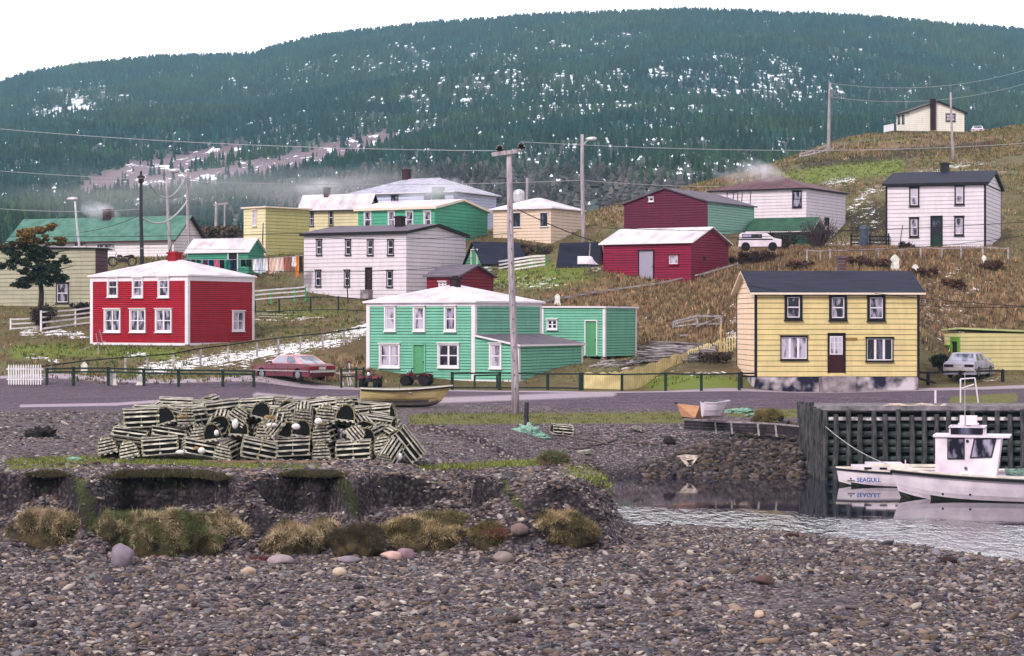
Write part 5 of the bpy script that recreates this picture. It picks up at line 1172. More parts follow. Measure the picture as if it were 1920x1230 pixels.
for layer in range(3):
    x=x0+layer*.32; xe=x1-layer*.18; k=0
    while x<xe-.25:
        side=rr.random()<(.24 if layer<2 else .2); wdt=1.02 if side else .58
        if x+wdt>xe+.3: side=False; wdt=.58
        yaw=(0 if side else math.pi/2)+rr.uniform(-.35,.35); tilt=rr.uniform(-.22,.22); roll=rr.uniform(-.3,.3)
        if rr.random()<.28 and layer>0: roll=rr.choice((-1,1))*rr.uniform(.5,1.1)
        src=B0 if rr.random()<.5 else A0
        cx=x+wdt/2; y=59.0+layer*.14+rr.uniform(-.08,.08)+(0 if side else .2)
        z=zb(cx,59.2)+.02+layer*.455+(.05 if abs(roll)<.3 else -.02)+rr.uniform(-.06,.10)-max(0,cx+4.2)*.16*layer
        look=('lying side on' if side else ('with lath covered end' if src is B0 else 'with dark netted end'))
        if abs(roll)>.4: look=('tipped over '+('side on' if side else 'end on'))
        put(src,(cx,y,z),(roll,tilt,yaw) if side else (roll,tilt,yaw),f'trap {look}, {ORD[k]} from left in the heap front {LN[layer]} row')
        k+=1; x+=wdt+rr.uniform(0,.05)
# top surface rows going back
for row in range(1,7):
    y=59.35+row*.92; k=0; x=x0+.75-row*.02+ (.35 if row>3 else 0); xe=x1-.35-row*.04
    while x<xe-.5:
        side=rr.random()<.72; wdt=1.0 if side else .58
        yaw=(0 if side else math.pi/2)+rr.uniform(-.4,.4); src=A0 if rr.random()<.7 else B0
        cx=x+wdt/2; z=zb(cx,60)+.04+2*.455+rr.uniform(-.02,.05)+(.14 if rr.random()<.3 else 0)
        if cx>-5: z-=.26*(cx+5)
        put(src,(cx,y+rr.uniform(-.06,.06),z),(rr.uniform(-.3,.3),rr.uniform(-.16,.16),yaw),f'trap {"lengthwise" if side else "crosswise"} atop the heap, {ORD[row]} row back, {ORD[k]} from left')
        k+=1; x+=wdt+rr.uniform(0,.06)
# ends of the heap, stepping down behind
for j,(ex,nm) in enumerate(((x0+.28,'left'),(x1-.12,'right'))):
    for row in range(1,5):
        for layer in range(2):
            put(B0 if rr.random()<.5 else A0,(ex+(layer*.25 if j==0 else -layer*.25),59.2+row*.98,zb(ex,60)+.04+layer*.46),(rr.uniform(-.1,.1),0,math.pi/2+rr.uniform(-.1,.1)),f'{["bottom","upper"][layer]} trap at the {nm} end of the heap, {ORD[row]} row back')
# loose traps leaning at the right end
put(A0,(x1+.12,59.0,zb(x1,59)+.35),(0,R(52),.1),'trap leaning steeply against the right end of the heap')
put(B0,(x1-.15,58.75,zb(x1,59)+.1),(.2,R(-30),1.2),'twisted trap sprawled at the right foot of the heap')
# heap odds and ends
def small(name,label,cat,px,py,d,fn,mat,group=None):
    mb=MB(); fn(mb); o=mb.build(name,mat,loc=W(px,py,d),smooth=True); tag(o,label,cat,group); return o
def lump(sx,sy,sz,seed=0,n=2):
    def f(mb):
        V,Fc=ico(n); V=V*(1+.14*np.array([mnoise.noise(Vector(v*2+seed)) for v in V]))[:,None]; mb.add([(v[0]*sx,v[1]*sy,v[2]*sz) for v in V],[tuple(x) for x in Fc])
    return f
for i,(px,py,sx,sz,lb) in enumerate(((441,795,.09,.14,'upright white float near the middle of the trap heap'),(406,812,.07,.09,'small white float right of the crossed laths in the heap'),(555,800,.12,.09,'white float bag on the middle of the heap'),(597,790,.11,.10,'white float above the dark netted arch'),(378,845,.11,.09,'white buoy at the bottom of the heap left of centre'),(338,848,.12,.07,'low white buoy beside the bottom arch'),(510,797,.16,.07,'flat white float resting on slats at the centre'),(745,856,.14,.13,'grey white float at the right foot of the heap'))):
    small('buoy',lb,'buoy',px,py,58.55,lump(sx,.09,sz,i),BUOY,'floats among the lobster traps')
def coil(r,n,th=.018):
    def f(mb):
        pts=[(math.cos(a)*(r+.03*math.sin(a*2.3)),math.sin(a)*r*.6,.02*math.sin(a*3.1)+.03*i/30) for i,a in enumerate(np.linspace(0,6.28*n,30*n//2))]; mb.tube(pts,th,5)
    return f
for i,(px,py,lb) in enumerate(((343,782,'tan rope coil on the heap below the first arch row'),(372,842,'yellow rope coil behind the bottom white buoy'),(505,783,'ochre rope bundle at the centre top of the heap'),(600,796,'tan rope loop under the white float'))): small('rope_coil',lb,'rope',px,py,58.6,coil(.12,3),ROPE,'rope coils on the trap heap')
mb=MB(); mb.bar((-.0,0,0),(.55,0,1.25),.05,.03); o=mb.build('plank',HOOP,loc=W(480,862,58.35)); tag(o,'pale wooden lath leaning against the middle of the heap','plank')
mb=MB(); mb.bar((0,0,0),(3.6,.1,-.02),.10,.07); o=mb.build('driftwood_beam',pm('drift_brown',C(150,120,104),C(96,76,70),4),loc=Vector(((385-960)/F*57.6,57.6,gz((385-960)/F*57.6,57.6)+.05))); tag(o,'long brown plank lying along the foot of the trap heap','beam')
# loose traps on the far shingle
for i,(px,py,lb,sc_,rx) in enumerate(((1052,815,'battered trap frame alone on the shingle right of the pole',.9,.1),(1197,808,'flattened trap remains near the dark grass edge',.85,.35),(1095,851,'broken trap base half buried near the driftwood',.8,-.1))):
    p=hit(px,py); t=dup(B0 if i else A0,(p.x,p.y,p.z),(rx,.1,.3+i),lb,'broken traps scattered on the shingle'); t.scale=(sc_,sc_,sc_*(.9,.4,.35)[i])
# ================================================================ driftwood, nets
DW=pm('driftwood',C(120,106,104),C(62,52,54),5,.9,.5,stretch=(.5,3,3)); NETG=pm('green_net',C(160,192,180),C(84,126,112),16,.95,.9)
def branch(pts,r,label):
    P=[hit(a,b)+Vector((0,0,r*.8)) for a,b in pts]; o=P[0]; mb=MB(); n=len(P); mb.tube([p-o for p in P],[r*(1-.5*i/n) for i in range(n)],6); q=mb.build('driftwood',DW,loc=o); tag(q,label,'driftwood',group='driftwood on the shingle')
branch([(1060,819),(1085,824),(1120,828),(1140,835)],.05,'long dark driftwood stick right of the lone trap frame')
branch([(1155,826),(1140,832),(1120,836),(1100,838)],.06,'forked driftwood branch near the middle of the shingle')
branch([(1063,842),(1085,843),(1108,840)],.045,'short stick beside the broken trap base')
branch([(1168,829),(1200,833),(1235,835)],.05,'straight dark stick lying towards the inlet')
branch([(1078,865),(1100,864),(1112,866)],.05,'small stick near the spit tip')
branch([(1370,842),(1400,836),(1440,830),(1465,818)],.06,'pale log line at the top of the rubble slope')
branch([(1155,818),(1158,812),(1154,806)],.03,'upright twig on the shingle')
branch([(1040,772),(1055,778),(1064,786)],.035,'bleached twig on the grass strip right of the pole')
def netpile(px,py,w_,h_,label,seed,mat=NETG,name='fishing_net'):
    p=hit(px,py+h_*.4); s=p.y/F; V,Fc=ico(4); nn=np.array([mnoise.noise(Vector((v[0]*2.2+seed,v[1]*2.2,v[2]*2)))*.7+mnoise.noise(Vector((v[0]*7+seed,v[1]*7,v[2]*7)))*.45 for v in V]); P=V*(1+nn)[:,None]*np.array([w_*s*.5,w_*s*.35,h_*s*.8]); P[:,2]=np.maximum(P[:,2],-.05)
    o=npmesh(name,P,Fc,mat,smooth=False); o.location=p; tag(o,label,'fishing net',group='green nets on the shore'); return o
netpile(990,805,44,18,'mint green net heaped round the foot of the stump post',1); netpile(1012,817,36,6,'thin tail of green net spread on the shingle',2)
netpile(1385,770,50,8,'pale green net trailing from the white punt',3); netpile(1425,778,44,8,'green net on the grass beside the mound',4); netpile(140,861,30,7,'scrap of green net at the left of the spit grass',5)
p=hit(988,801); mb=MB(); mb.tube([(0,0,-.2),(-.02,0,.5),(0,0,1.0)],[.11,.1,.09],9); o=mb.build('stump_post',WOODD,loc=p); tag(o,'short grey mooring post with green net round its foot','post')
netpile(75,812,60,20,'dark heap of seaweed and twine on the left shingle',6,pm('kelp',C(40,34,34),C(22,18,22),6),'kelp_heap')
# torn canvas hull on the rubble
p=hit(1288,876); s=p.y/F; mb=MB()
mb.poly([(-20*s,0,20*s),(-14*s,-.1,18*s),(2*s,-.35,-4*s),(8*s,-.25,2*s),(-2*s,0,12*s)]); mb.poly([(2*s,-.35,-6*s),(22*s,-.05,20*s),(18*s,.05,12*s),(6*s,0,6*s)]); mb.poly([(-20*s,0,20*s),(-2*s,.3,22*s),(20*s,.2,21*s),(18*s,.1,14*s),(0,.1,12*s)])
V=list(mb.v); m2=MB(); 
for f in mb.f: m2.prism([mb.v[i] for i in f],(0,.05,0))
o=m2.build('wrecked_skiff',pm('grubby_canvas',C(196,180,170),C(120,106,104),5,.9,.4),loc=p); tag(o,'broken pale skiff bow lying on the dark rubble above the water','wrecked boat')
# ================================================================ log pile
LG=pm('grey_log',C(156,148,152),C(40,34,40),3.5,.9,.5,stretch=(.4,4,4),rnd=.6)
rl=random.Random(4)
for i in range(84):
    f=rl.random(); lay=rl.random(); px0=1186+38*lay+rl.uniform(-8,26); py0=700-62*lay+rl.uniform(-3,3); ln=rl.uniform(60,135); px1=min(px0+ln,1345-8*(1-lay)); d=118.2+2.6*lay+rl.uniform(-.2,.2)
    py1=py0+rl.uniform(6,20)*(ln/110)
    p=W(px0,py0,d); q=W(px1,py1,d+rl.uniform(-.4,.5)); hs=rl.random()*.85*math.sin(math.pi*min(1,lay*.8+.15)); p.z=max(p.z,gz(p.x,p.y)+.06+hs); q.z=max(q.z,gz(q.x,q.y)+.06+hs*.55); v=q-p; r_=rl.uniform(.035,.075)
    mb=MB(); mb.tube([(0,0,0),v*.5+Vector((0,0,rl.uniform(-.05,.04))),v],[r_*.6,r_*.9,r_],7)
    o=mb.build('log',LG,loc=p); tag(o,'thin weathered pole in the woodpile behind the yellow board fence','log',group='poles of the woodpile')
for i in range(12):
    p=hit(1105+i*7,690-(i%4)*3); mb=MB(); mb.tube([(0,0,.08),(rl.uniform(.8,1.6),.2,rl.uniform(.0,.35))],.06,6); o=mb.build('log',LG,loc=p,rot=(0,0,rl.uniform(-.4,.4))); tag(o,'short log strewn on the ground under the green annex','log',group='short logs under the annex')
BRD=pm('weathered_board',C(206,200,196),C(150,142,144),4,.85,rnd=.2)
for i,(a,b,c,d,lb) in enumerate(((482,592,596,594,'longest pale board stacked on the slope behind the red house'),(500,587,560,588,'upper white board behind the red house'),(485,598,600,601,'lower grey board on the slope behind the red house'),(560,602,606,598,'short board end by the slope fence'))):
    p=hit(a,b); q=W(c,d,p.y); mb=MB(); mb.bar((0,0,.12),q-p+Vector((0,0,.12)),.18,.05); o=mb.build('board',BRD,loc=p); tag(o,lb,'board',group='boards stacked behind the red house')
# ================================================================ wharf
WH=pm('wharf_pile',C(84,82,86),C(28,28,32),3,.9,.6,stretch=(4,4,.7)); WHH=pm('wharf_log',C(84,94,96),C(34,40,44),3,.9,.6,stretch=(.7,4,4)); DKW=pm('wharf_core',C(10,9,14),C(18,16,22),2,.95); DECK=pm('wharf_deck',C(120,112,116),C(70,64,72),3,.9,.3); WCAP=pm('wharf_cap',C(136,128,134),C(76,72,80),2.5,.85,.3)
yw=80.0; wx0=(1546-960)/F*yw; wx1=24.0; top=2.66; sw=yw/F
root=thing('wharf','old timber cribwork wharf of upright piles and dark log layers at the right','wharf',(wx0,yw,0))
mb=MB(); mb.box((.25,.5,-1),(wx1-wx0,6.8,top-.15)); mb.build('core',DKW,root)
mb=MB()
for k in range(36): mb.box((.02+k*.36,.05,top-.12),(.02+k*.36+.34,7.0,top-.05))
mb.build('deck',DECK,root)
mb=MB(); mb.box((-.08,-.10,top-.05),(wx1-wx0,.14,top+.12)); mb.build('curb',WCAP,root)
mb=MB(); mb.box((.15,-.06,top-.42),(wx1-wx0,.1,top-.30)); mb.build('stringer',pm('pale_plank',C(214,206,208),C(120,112,118),1.6,.8,contrast=(.45,.55)),root)
rw=random.Random(3)
pxs=[1546,1566,1590,1612,1637,1658,1683,1708,1731,1755,1777,1800,1822,1845,1868,1892,1915,1940,1965]
for k,px in enumerate(pxs):
    x=(px-960)/F*yw-wx0; mb=MB(); dx=rw.uniform(-.05,.05); tz=top-(.0 if k%2==0 else .18)-rw.uniform(0,.06)
    mb.tube([(x+dx,-.18,-.8),(x+dx*.2+rw.uniform(-.03,.03),-.16,.6),(x+rw.uniform(-.04,.04),-.14,1.5),(x,-.14,tz)],[.10,.105,.10,.09],8); mb.build('pile',WH,root)
for k,z in enumerate((2.06,1.72,1.38,1.12,.78,.42,.1)):
    mb=MB(); pts=[(-.1+i*1.1,.28 if k%2 else .22,z+rw.uniform(-.035,.035)) for i in range(13)]; mb.tube(pts,.115,7); mb.build('crib_log',WHH,root,smooth=False)
for k in range(11):
    y=.25+k*.57; mb=MB(); x=-.14+rw.uniform(-.07,.05); mb.tube([(x,y,-.8),(x+.04,y,1.2),(x+rw.uniform(-.03,.03),y,top+rw.uniform(-.1,.16))],rw.uniform(.10,.14),8); mb.build('corner_pile',WH,root)
mb=MB(); mb.tube([(i*.3,.5+.3*math.sin(i*1.7),top+.02+.12*abs(math.sin(i*.9))) for i in range(9)],.07,6); o=mb.build('rope_heap',pm('pale_rope',C(206,186,176),C(150,132,124),9,.9,.5),loc=(wx0+2.3,yw+.2,.0)); tag(o,'pale tangled rope heap lying on the wharf edge','rope')
# low timber retaining wall
root=None; st=[(1283,788,805),(1340,791,808),(1370,793,809),(1420,795,812),(1453,797,814),(1502,802,815)]
d_=[86.9,86.6,86.4,86.0,85.8,85.2]; P=[W(a,b,dd) for (a,b,c),dd in zip(st,d_)]; o0=P[0].copy(); root=thing('timber_wall','low dark timber wall holding the grass between the dory and the wharf','retaining wall',o0)
mb=MB()
for (p,q,s1,s2) in zip(P[:-1],P[1:],st[:-1],st[1:]):
    a=p-o0;b=q-o0; h1=(s1[2]-s1[1])/F*p.y; h2=(s2[2]-s2[1])/F*q.y
    for k in range(3): mb.bar(a-Vector((0,0,h1*(k+.5)/3)),b-Vector((0,0,h2*(k+.5)/3)),.08,h1/3*.9)
mb.build('planks',pm('tarred_plank',C(58,50,58),C(30,26,34),3,.9,.4),root)
for p,s in zip(P[1:],st[1:]): mb=MB(); a=p-o0; mb.bar(a+Vector((0,-.09,.04)),a+Vector((.05,-.14,-(s[2]-s[1])/F*p.y-.1)),.07,.07,(0,1,0)); mb.build('stake',GREYW,root)
mb=MB()
for p,q in zip(P[:-1],P[1:]): mb.bar(p-o0+Vector((0,0,.05)),q-o0+Vector((0,0,.05)),.12,.05)
mb.build('top_rail',GREYW,root)
# ================================================================ boats
def loft(secs,closed=False):
    V=[];Fq=[];n=len(secs[0])
    for s_ in secs: V+=s_
    for i in range(len(secs)-1):
        for j in range(n-1): Fq.append((i*n+j,i*n+j+1,(i+1)*n+j+1,(i+1)*n+j))
    return V,Fq
def hull(root,L_,beam,free,draft,sheer,mat_up,mat_low,mat_in,mat_rail,wl,stern=.8,flare=.75,stemrake=.35,ns=15,rail=.05,deck=None,pw=1.9,inset=.05,sh2=.4):
    outer=[];inner=[];gun=[]
    for i in range(ns):
        t=i/(ns-1); hb=beam/2*(stern+(1-stern)*math.sin(min(1,t/.45)*math.pi/2) if t<.45 else max(0.012,(1-((t-.45)/.55)**pw)))
        zg_=free+sheer*t**2.2+sheer*sh2*(1-t)**2*.6; zk=-draft+ (0 if t<.7 else draft*1.0*((t-.7)/.3)**2.5*.9)
        x=L_*t; rk=stemrake*max(0,(t-.6)/.4)**2
        pts=[]
        for f,wf in ((0,0.03),(.12,.5),(.25,flare*.86),(.38,flare),(.50,flare+(1-flare)*.35),(.7,flare+(1-flare)*.65),(1,1)):
            pts.append((x+rk*(f-.5)*1.0*2*.5,hb*wf,zk+(zg_-zk)*f))
        full=[(a,-b,c) for a,b,c in pts[::-1]]+pts[1:] if False else [(a,-b,c) for a,b,c in pts[::-1]]+pts
        outer.append(full); gun.append((pts[-1][0],hb,zg_))
        inner.append([(a,max(-b+inset,-b*.0-1e9) if b>0 else 0,c) for a,b,c in []])
    mb=MB(); V,Q=loft(outer); n=len(outer[0])
    for q in Q:
        z=sum(V[i][2] for i in q)/4; mb.add([V[i] for i in q],[(0,1,2,3)],1 if z<wl else 0)
    mb.add(outer[0],[tuple(range(n))],0)
    me=mb.build('hull',[mat_up,mat_low],root,smooth=False); 
    if deck is None:
        ins=[]
        for o_ in outer:
            ins.append([(x*1.0,(y-inset*(1 if y>0 else -1)) if abs(y)>inset*1.2 else 0,z+.03) for x,y,z in o_])
        V,Q=loft(ins); m=MB(); m.add(V,[q[::-1] for q in Q]); m.build('inner_lining',mat_in,root,fixn=False)
    else:
        m=MB()
        for i in range(ns-1):
            a,b=gun[i],gun[i+1]; m.add([(a[0],-a[1],a[2]-deck),(b[0],-b[1],b[2]-deck),(b[0],b[1],b[2]-deck),(a[0],a[1],a[2]-deck)],[(0,1,2,3)])
        m.build('deck',mat_in,root)
    for s_ in (-1,1):
        m=MB()
        for i in range(ns-1):
            a,b=gun[i],gun[i+1]; m.bar((a[0],s_*a[1],a[2]+.01),(b[0],s_*b[1],b[2]+.01),rail,rail*.9)
        m.build('gunwale',mat_rail,root)
    return gun,me
PW_=pm('boat_white',C(224,212,222),C(196,180,196),1.3,.45,.1); BOOT=pm('boot_top',C(24,26,26),C(60,62,48),3,.6); FEND=pm('rubber_guard',C(22,20,24),rough=.6); GWD=pm('gunwale_cream',C(228,220,210),C(190,180,170),2,.6)
# big fishing boat, bow to the left
bow=W(1680,932,72.3); Lb=10.5; yaw=math.pi-.28
root=thing('fishing_boat','white fishing boat with wheelhouse moored at the right edge of the inlet','boat',(bow.x+Lb*math.cos(.28),bow.y-Lb*math.sin(.28),0),yaw)
hd=72.3; s=hd/F
gun,_=hull(root,Lb,3.0,.74,.45,.22,PW_,BOOT,PW_,GWD,.10,stern=.86,flare=.80,stemrake=.35,ns=19,rail=.07,deck=.10,pw=3.0)
for s_ in (-1,1):
    m=MB()
    for i in range(18): a,b=gun[i],gun[i+1]; m.bar((a[0],s_*(a[1]+.02),a[2]-.09),(b[0],s_*(b[1]+.02),b[2]-.09),.06,.08)
    m.build('rub_rail',FEND,root)
def blocal(px,py,d): # world to boat frame
    q=W(px,py,d)-Vector(root.location); return Matrix.Rotation(-yaw,3,'Z')@q
mb=MB()
for s_ in (-1,1):
    for i in range(18): a,b=gun[i],gun[i+1]; 
# wheelhouse (boat frame: bow at +x)
yh=.60
side=1 if (Matrix.Rotation(yaw,3,'Z')@Vector((0,1,0))).y<0 else -1
ys=side*(yh+.036)
def bwin(pts,d):
    P_=[]
    for px,py in pts:
        o=Matrix.Rotation(-yaw,3,'Z')@(Vector((0,0,CZ))-Vector(root.location)); dd=Matrix.Rotation(-yaw,3,'Z')@Vector(((px-960)/F,1,-(py-HZ)/F)); t=(ys-o.y)/dd.y; P_.append(o+dd*t)
    return P_
xa=bwin(((1755,860),),0)[0].x; xb=bwin(((1867,860),),0)[0].x; zt=bwin(((1800,820),),0)[0].z; z0=.76
CAB=[(xb,z0),(xa,z0),(xa+.02,zt),(xb-.18,zt)]
mb=MB()
for yy in (-yh,yh): mb.prism([(x,yy-.03*(1 if yy>0 else -1),z) for x,z in CAB],(0,.06*(1 if yy>0 else -1),0))
mb.box((xa-.02,-yh+.03,z0),(xa+.03,yh-.03,zt)); mb.bar((xb,0,z0),(xb-.18,0,zt),.04,yh*2-.08,(0,1,0)) if False else mb.prism([(xb,-yh+.03,z0),(xb,yh-.03,z0),(xb-.18,yh-.03,zt),(xb-.18,-yh+.03,zt)],(.04,0,0))
mb.build('wheelhouse',PW_,root)
mb=MB(); mb.box((min(xa,xb)-.45,-yh-.1,zt),(max(xa,xb)+.10,yh+.1,zt+.07)); mb.build('wheelhouse_roof',PW_,root)
# camera side is boat +y or -y ?
side=1 if (Matrix.Rotation(yaw,3,'Z')@Vector((0,1,0))).y<0 else -1
ys=side*(yh+.036)
def bwin(pts,d):
    P_=[]
    for px,py in pts:
        o=Matrix.Rotation(-yaw,3,'Z')@(Vector((0,0,CZ))-Vector(root.location)); dd=Matrix.Rotation(-yaw,3,'Z')@Vector(((px-960)/F,1,-(py-HZ)/F)); t=(ys-o.y)/dd.y; P_.append(o+dd*t)
    return P_
for pts,lb in ((((1778,823),(1807,823),(1807,859),(1778,859)),None),(((1828,824),(1866,823),(1858,856),(1821,857)),None)):
    P_=bwin(pts,70); c=sum(P_,Vector())/4; mb=MB(); out=[c+(p-c)*1.12 for p in P_]; off=Vector((0,side*.03,0))
    for i in range(4): j=(i+1)%4; mb.prism([out[i],out[j],P_[j],P_[i]],off)
    o=mb.build('window_frame',BLACK,root); m2=MB(); m2.poly([p+off*.3 for p in P_]); m2.build('pane',GL_M,o)
P_=bwin(((1814,827),),70); mb=MB(); mb.lathe([(.05,0),(.05,.03)],P_[0],12,0,'y'); mb.build('porthole',FEND,root)
P_=bwin(((1811,878),),70); mb=MB(); mb.lathe([(.06,-.02),(.05,.06)],P_[0],10,0,'y'); mb.build('fitting',M_metal,root)
# upper screen frame on the roof
P_=bwin(((1778,815),(1778,802),(1806,802),(1806,815)),70); 
mb=MB(); xs=sorted((blocal(1777,800,70.5).x,blocal(1843,800,70.5).x)); zz=zt+.07
for yy in (-.5,.5):
    for x in (xs[0],(xs[0]+xs[1])/2,xs[1]): mb.bar((x,yy,zz),(x,yy,zz+.26),.05,.05)
    mb.bar((xs[0]-.04,yy,zz+.27),(xs[1]+.04,yy,zz+.27),.07,.05)
mb.bar((xs[0],-.6,zz+.27),(xs[0],.6,zz+.27),.06,.05); mb.bar((xs[1],-.6,zz+.27),(xs[1],.6,zz+.27),.06,.05)
fr=mb.build('spray_screen',PW_,root)
for yy in (-.6,.6): mb=MB(); mb.prism([(xs[0]+.04,yy-.008,zz+.02),(xs[1]-.04,yy-.008,zz+.02),(xs[1]-.04,yy-.008,zz+.24),(xs[0]+.04,yy-.008,zz+.24)],(0,.012,0)); mb.build('pane',GL_D,fr)
c=blocal(1811,790,70.4); mb=MB(); mb.box((c.x-.28,-.2,c.z-.13),(c.x+.28,.2,c.z+.13)); mb.box((c.x-.33,-.23,c.z-.18),(c.x+.33,.23,c.z-.12)); r_=mb.build('radar',PW_,root); mb=MB(); mb.tube([(c.x,0,zt),(c.x,0,c.z-.15)],.07,8); mb.build('radar_post',FEND,root)
c=blocal(1805,700,70.4); mb=MB(); mb.tube([(c.x,.3,zt),(c.x,.3,c.z)],[.02,.012],5); mb.build('aerial',WIREP,root)
for px0,py0,px1,py1 in ((1753,728,1754,755),(1832,732,1827,690),(1799,697,1800,780)):
    pass
pf=onground(1801,98); mb=MB(); s98=98/F
for p,q in (((0,0,-.1),(0,0,44*s98)),((0,0,44*s98),(27*s98,0,46*s98)),((27*s98,0,46*s98),(34*s98,0,-.12)),((0,0,26*s98),(26*s98,.1,34*s98))): mb.tube([p,q],.035,6)
o=mb.build('pipe_frame',PW_,loc=pf); tag(o,'white pipe frame standing on the grass behind the wharf','frame')
pf=onground(1754,97); mb=MB(); mb.tube([(0,0,-.1),(0,0,.68)],.05,8); o=mb.build('post',PW_,loc=pf); tag(o,'short white post on the roadside behind the wharf','post')
mb=MB(); x1_=blocal(1877,870,70).x
for k in range(4): mb.tube([(xb-.25,-1+k*.3,.74+k*.08),(xb-1.5,-1+k*.3,.8+k*.08)],.04,6)
mb.build('deck_gear',pm('gear_green',C(120,160,140),C(80,80,84),6),root)
for px in (1770,1822): 
    P_=[blocal(px,925,71)]; mb=MB(); mb.lathe([(.04,0),(.04,.05)],(P_[0].x,side*1.32,.24),8,0,'y'); mb.build('scupper',FEND,root)
mb=MB(); a=blocal(1700,872,73).x; mb.bar((xa+.02,-1.05*side,1.02),(xa+2.3,-.75*side,1.0),.08,.10); mb.build('cuddy_coaming',GWD,root)
for k in range(3):
    mb=MB(); mb.tube([Vector((blocal(1701,862,73).x+k*0,-.2,.85)),Vector((blocal(1701,862,73).x,-.2,1.25))],.02,5) 
mb.build('bow_staff',PW_,root)
# small boat behind it
yaw2=math.pi-.10; Ls=6.2; bx=W(1571,908,77.6)
r2=thing('motorboat','small white open boat with blue lettering moored behind the fishing boat','boat',(bx.x+Ls*math.cos(.10),bx.y-Ls*math.sin(.10),0),yaw2)
gun,hm=hull(r2,Ls,2.1,.50,.3,.14,PW_,BOOT,PW_,GWD,.06,stern=.9,flare=.86,stemrake=.12,ns=15,rail=.05,deck=.06,pw=3.2)
for s_ in (-1,1):
    m=MB()
    for i in range(14): a,b=gun[i],gun[i+1]; m.bar((a[0],s_*(a[1]+.01),a[2]-.06),(b[0],s_*(b[1]+.01),b[2]-.06),.045,.05)
    m.build('rub_rail',FEND,r2)
mb=MB(); mb.prism([(Ls-.5,-.55,.60),(Ls-1.2,-.75,.60),(Ls-2.6,-.75,.62),(Ls-2.6,.75,.62),(Ls-1.2,.75,.60),(Ls-.5,.55,.60)],(0,0,.12)); mb.prism([(Ls-1.0,-.55,.72),(Ls-2.3,-.6,.72),(Ls-2.3,.6,.72),(Ls-1.0,.55,.72)],(0,0,.10)); fd=mb.build('foredeck',PW_,r2)
for k in range(3):
    mb=MB(); x=Ls-1.0-k*.55; mb.box((x-.16,side*.60-.0,.63),(x+.10,side*.775,.70)); mb.build('deck_hatch',FEND,r2)
# lettering
def letters(text,size,loc,rot,mat,parent,name='lettering',ext=.004):
    cu=bpy.data.curves.new(name,'FONT'); cu.body=text; cu.size=size; cu.extrude=ext; cu.offset=.006
    o=bpy.data.objects.new(name,cu); COL.objects.link(o); bpy.context.view_layer.update(); dg=bpy.context.evaluated_depsgraph_get(); me=bpy.data.meshes.new_from_object(o.evaluated_get(dg)); bpy.data.objects.remove(o)
    me.materials.clear(); me.materials.append(mat); n=bpy.data.objects.new(name,me); COL.objects.link(n); n.parent=parent; n.location=loc; n.rotation_euler=rot; return n
BLUE=pm('blue_paint',C(40,84,160),rough=.5)
iy=side*1.03
letters('SEAGULL',.21,(Ls-.62,iy+.03*side,.20),(R(90),0,math.pi),BLUE,r2) 
mb=MB(); mb.prism([(Ls-.56,iy+.02*side,.21),(Ls-.28,iy-.02*side,.21),(Ls-.30,iy-.02*side,.25),(Ls-.54,iy+.02*side,.25)],(0,.012*side,0)); mb.prism([(Ls-.46,iy,.28),(Ls-.36,iy,.28),(Ls-.40,iy,.36)],(0,.03*side,0)); mb.build('emblem',BLACK,r2)
wire(W(1548,800,79.5),W(1700,880,73),.25,.015,'mooring rope slanting from the wharf to the fishing boat',WIREP,8)
# yellow dory
YD=pm('dory_yellow',C(190,172,120),C(146,124,88),2.5,.7,.2,stretch=(.4,1,3)); YDL=pm('dory_bottom',C(58,56,66),C(84,76,70),3,.8)
p=hit(757,764); L3=162*p.y/F/math.cos(.12)
r3=thing('dory','pale yellow wooden dory with black and white gunwale beached beside the road','boat',(p.x-L3/2*1.0,p.y+.2,p.z+.30),.12)
gun,_=hull(r3,L3,1.45,.42,.30,.22,YD,YDL,pm('dory_inside',C(120,150,150),C(150,120,110),3),GWD,-.02,stern=.55,flare=.62,stemrake=.5,ns=15,rail=.05,pw=1.6,sh2=.9)
for s_ in (-1,1):
    m=MB()
    for i in range(14): a,b=gun[i],gun[i+1]; m.bar((a[0],s_*(a[1]+.012),a[2]-.06),(b[0],s_*(b[1]+.012),b[2]-.06),.04,.055)
    m.build('rub_rail',FEND,r3)
for x in (.28,.55,.8):
    i=int(x*14); mb=MB(); mb.box((x*L3-.1,-gun[i][1]+.04,gun[i][2]-.16),(x*L3+.1,gun[i][1]-.04,gun[i][2]-.12)); mb.build('thwart',GREYW,r3)
mb=MB(); mb.tube([(L3*.45,0,.1),(L3*.45,0,.75)],.012,5); mb.build('thole_stick',WIRE,r3)
# tan skiff with square stern towards the camera
TAN=pm('tan_ply',C(190,142,112),C(160,114,86),2,.75,.2,stretch=(.5,.5,2)); TAN2=pm('brown_ply',C(164,114,82),C(134,92,66),2,.75,.2,stretch=(.5,.5,2))
p=hit(1300,786); s=p.y/F
r4=thing('skiff','unpainted tan plywood skiff with square stern lying above the low timber wall','boat',(p.x,p.y,p.z+.02))
def pj(px,py,d): return W(px,py,d)-p
d0=p.y
T=[pj(1269,758,d0+.7),pj(1312,762,d0-.25),pj(1303,785,d0-.2),pj(1278,782,d0+.6)]; S_=[pj(1312,762,d0-.25),pj(1357,768,d0+2.0),pj(1352,786,d0+1.8),pj(1303,785,d0-.2)]
far=[v+Vector((.15,1.5,0)) for v in (pj(1269,758,d0+.7),pj(1278,782,d0+.6))]
mb=MB(); mb.prism(T,(.02,.04,0)); mb.build('transom',TAN,r4)
mb=MB(); mb.prism(S_,(-.02,.05,0)); mb.build('side',TAN2,r4)
bw=S_[1]; mb=MB(); mb.prism([T[0],T[3],S_[2]+Vector((-.3,.9,0)),S_[1]+Vector((-.25,.9,.02))],(0,.05,0)); mb.build('far_side',TAN2,r4)
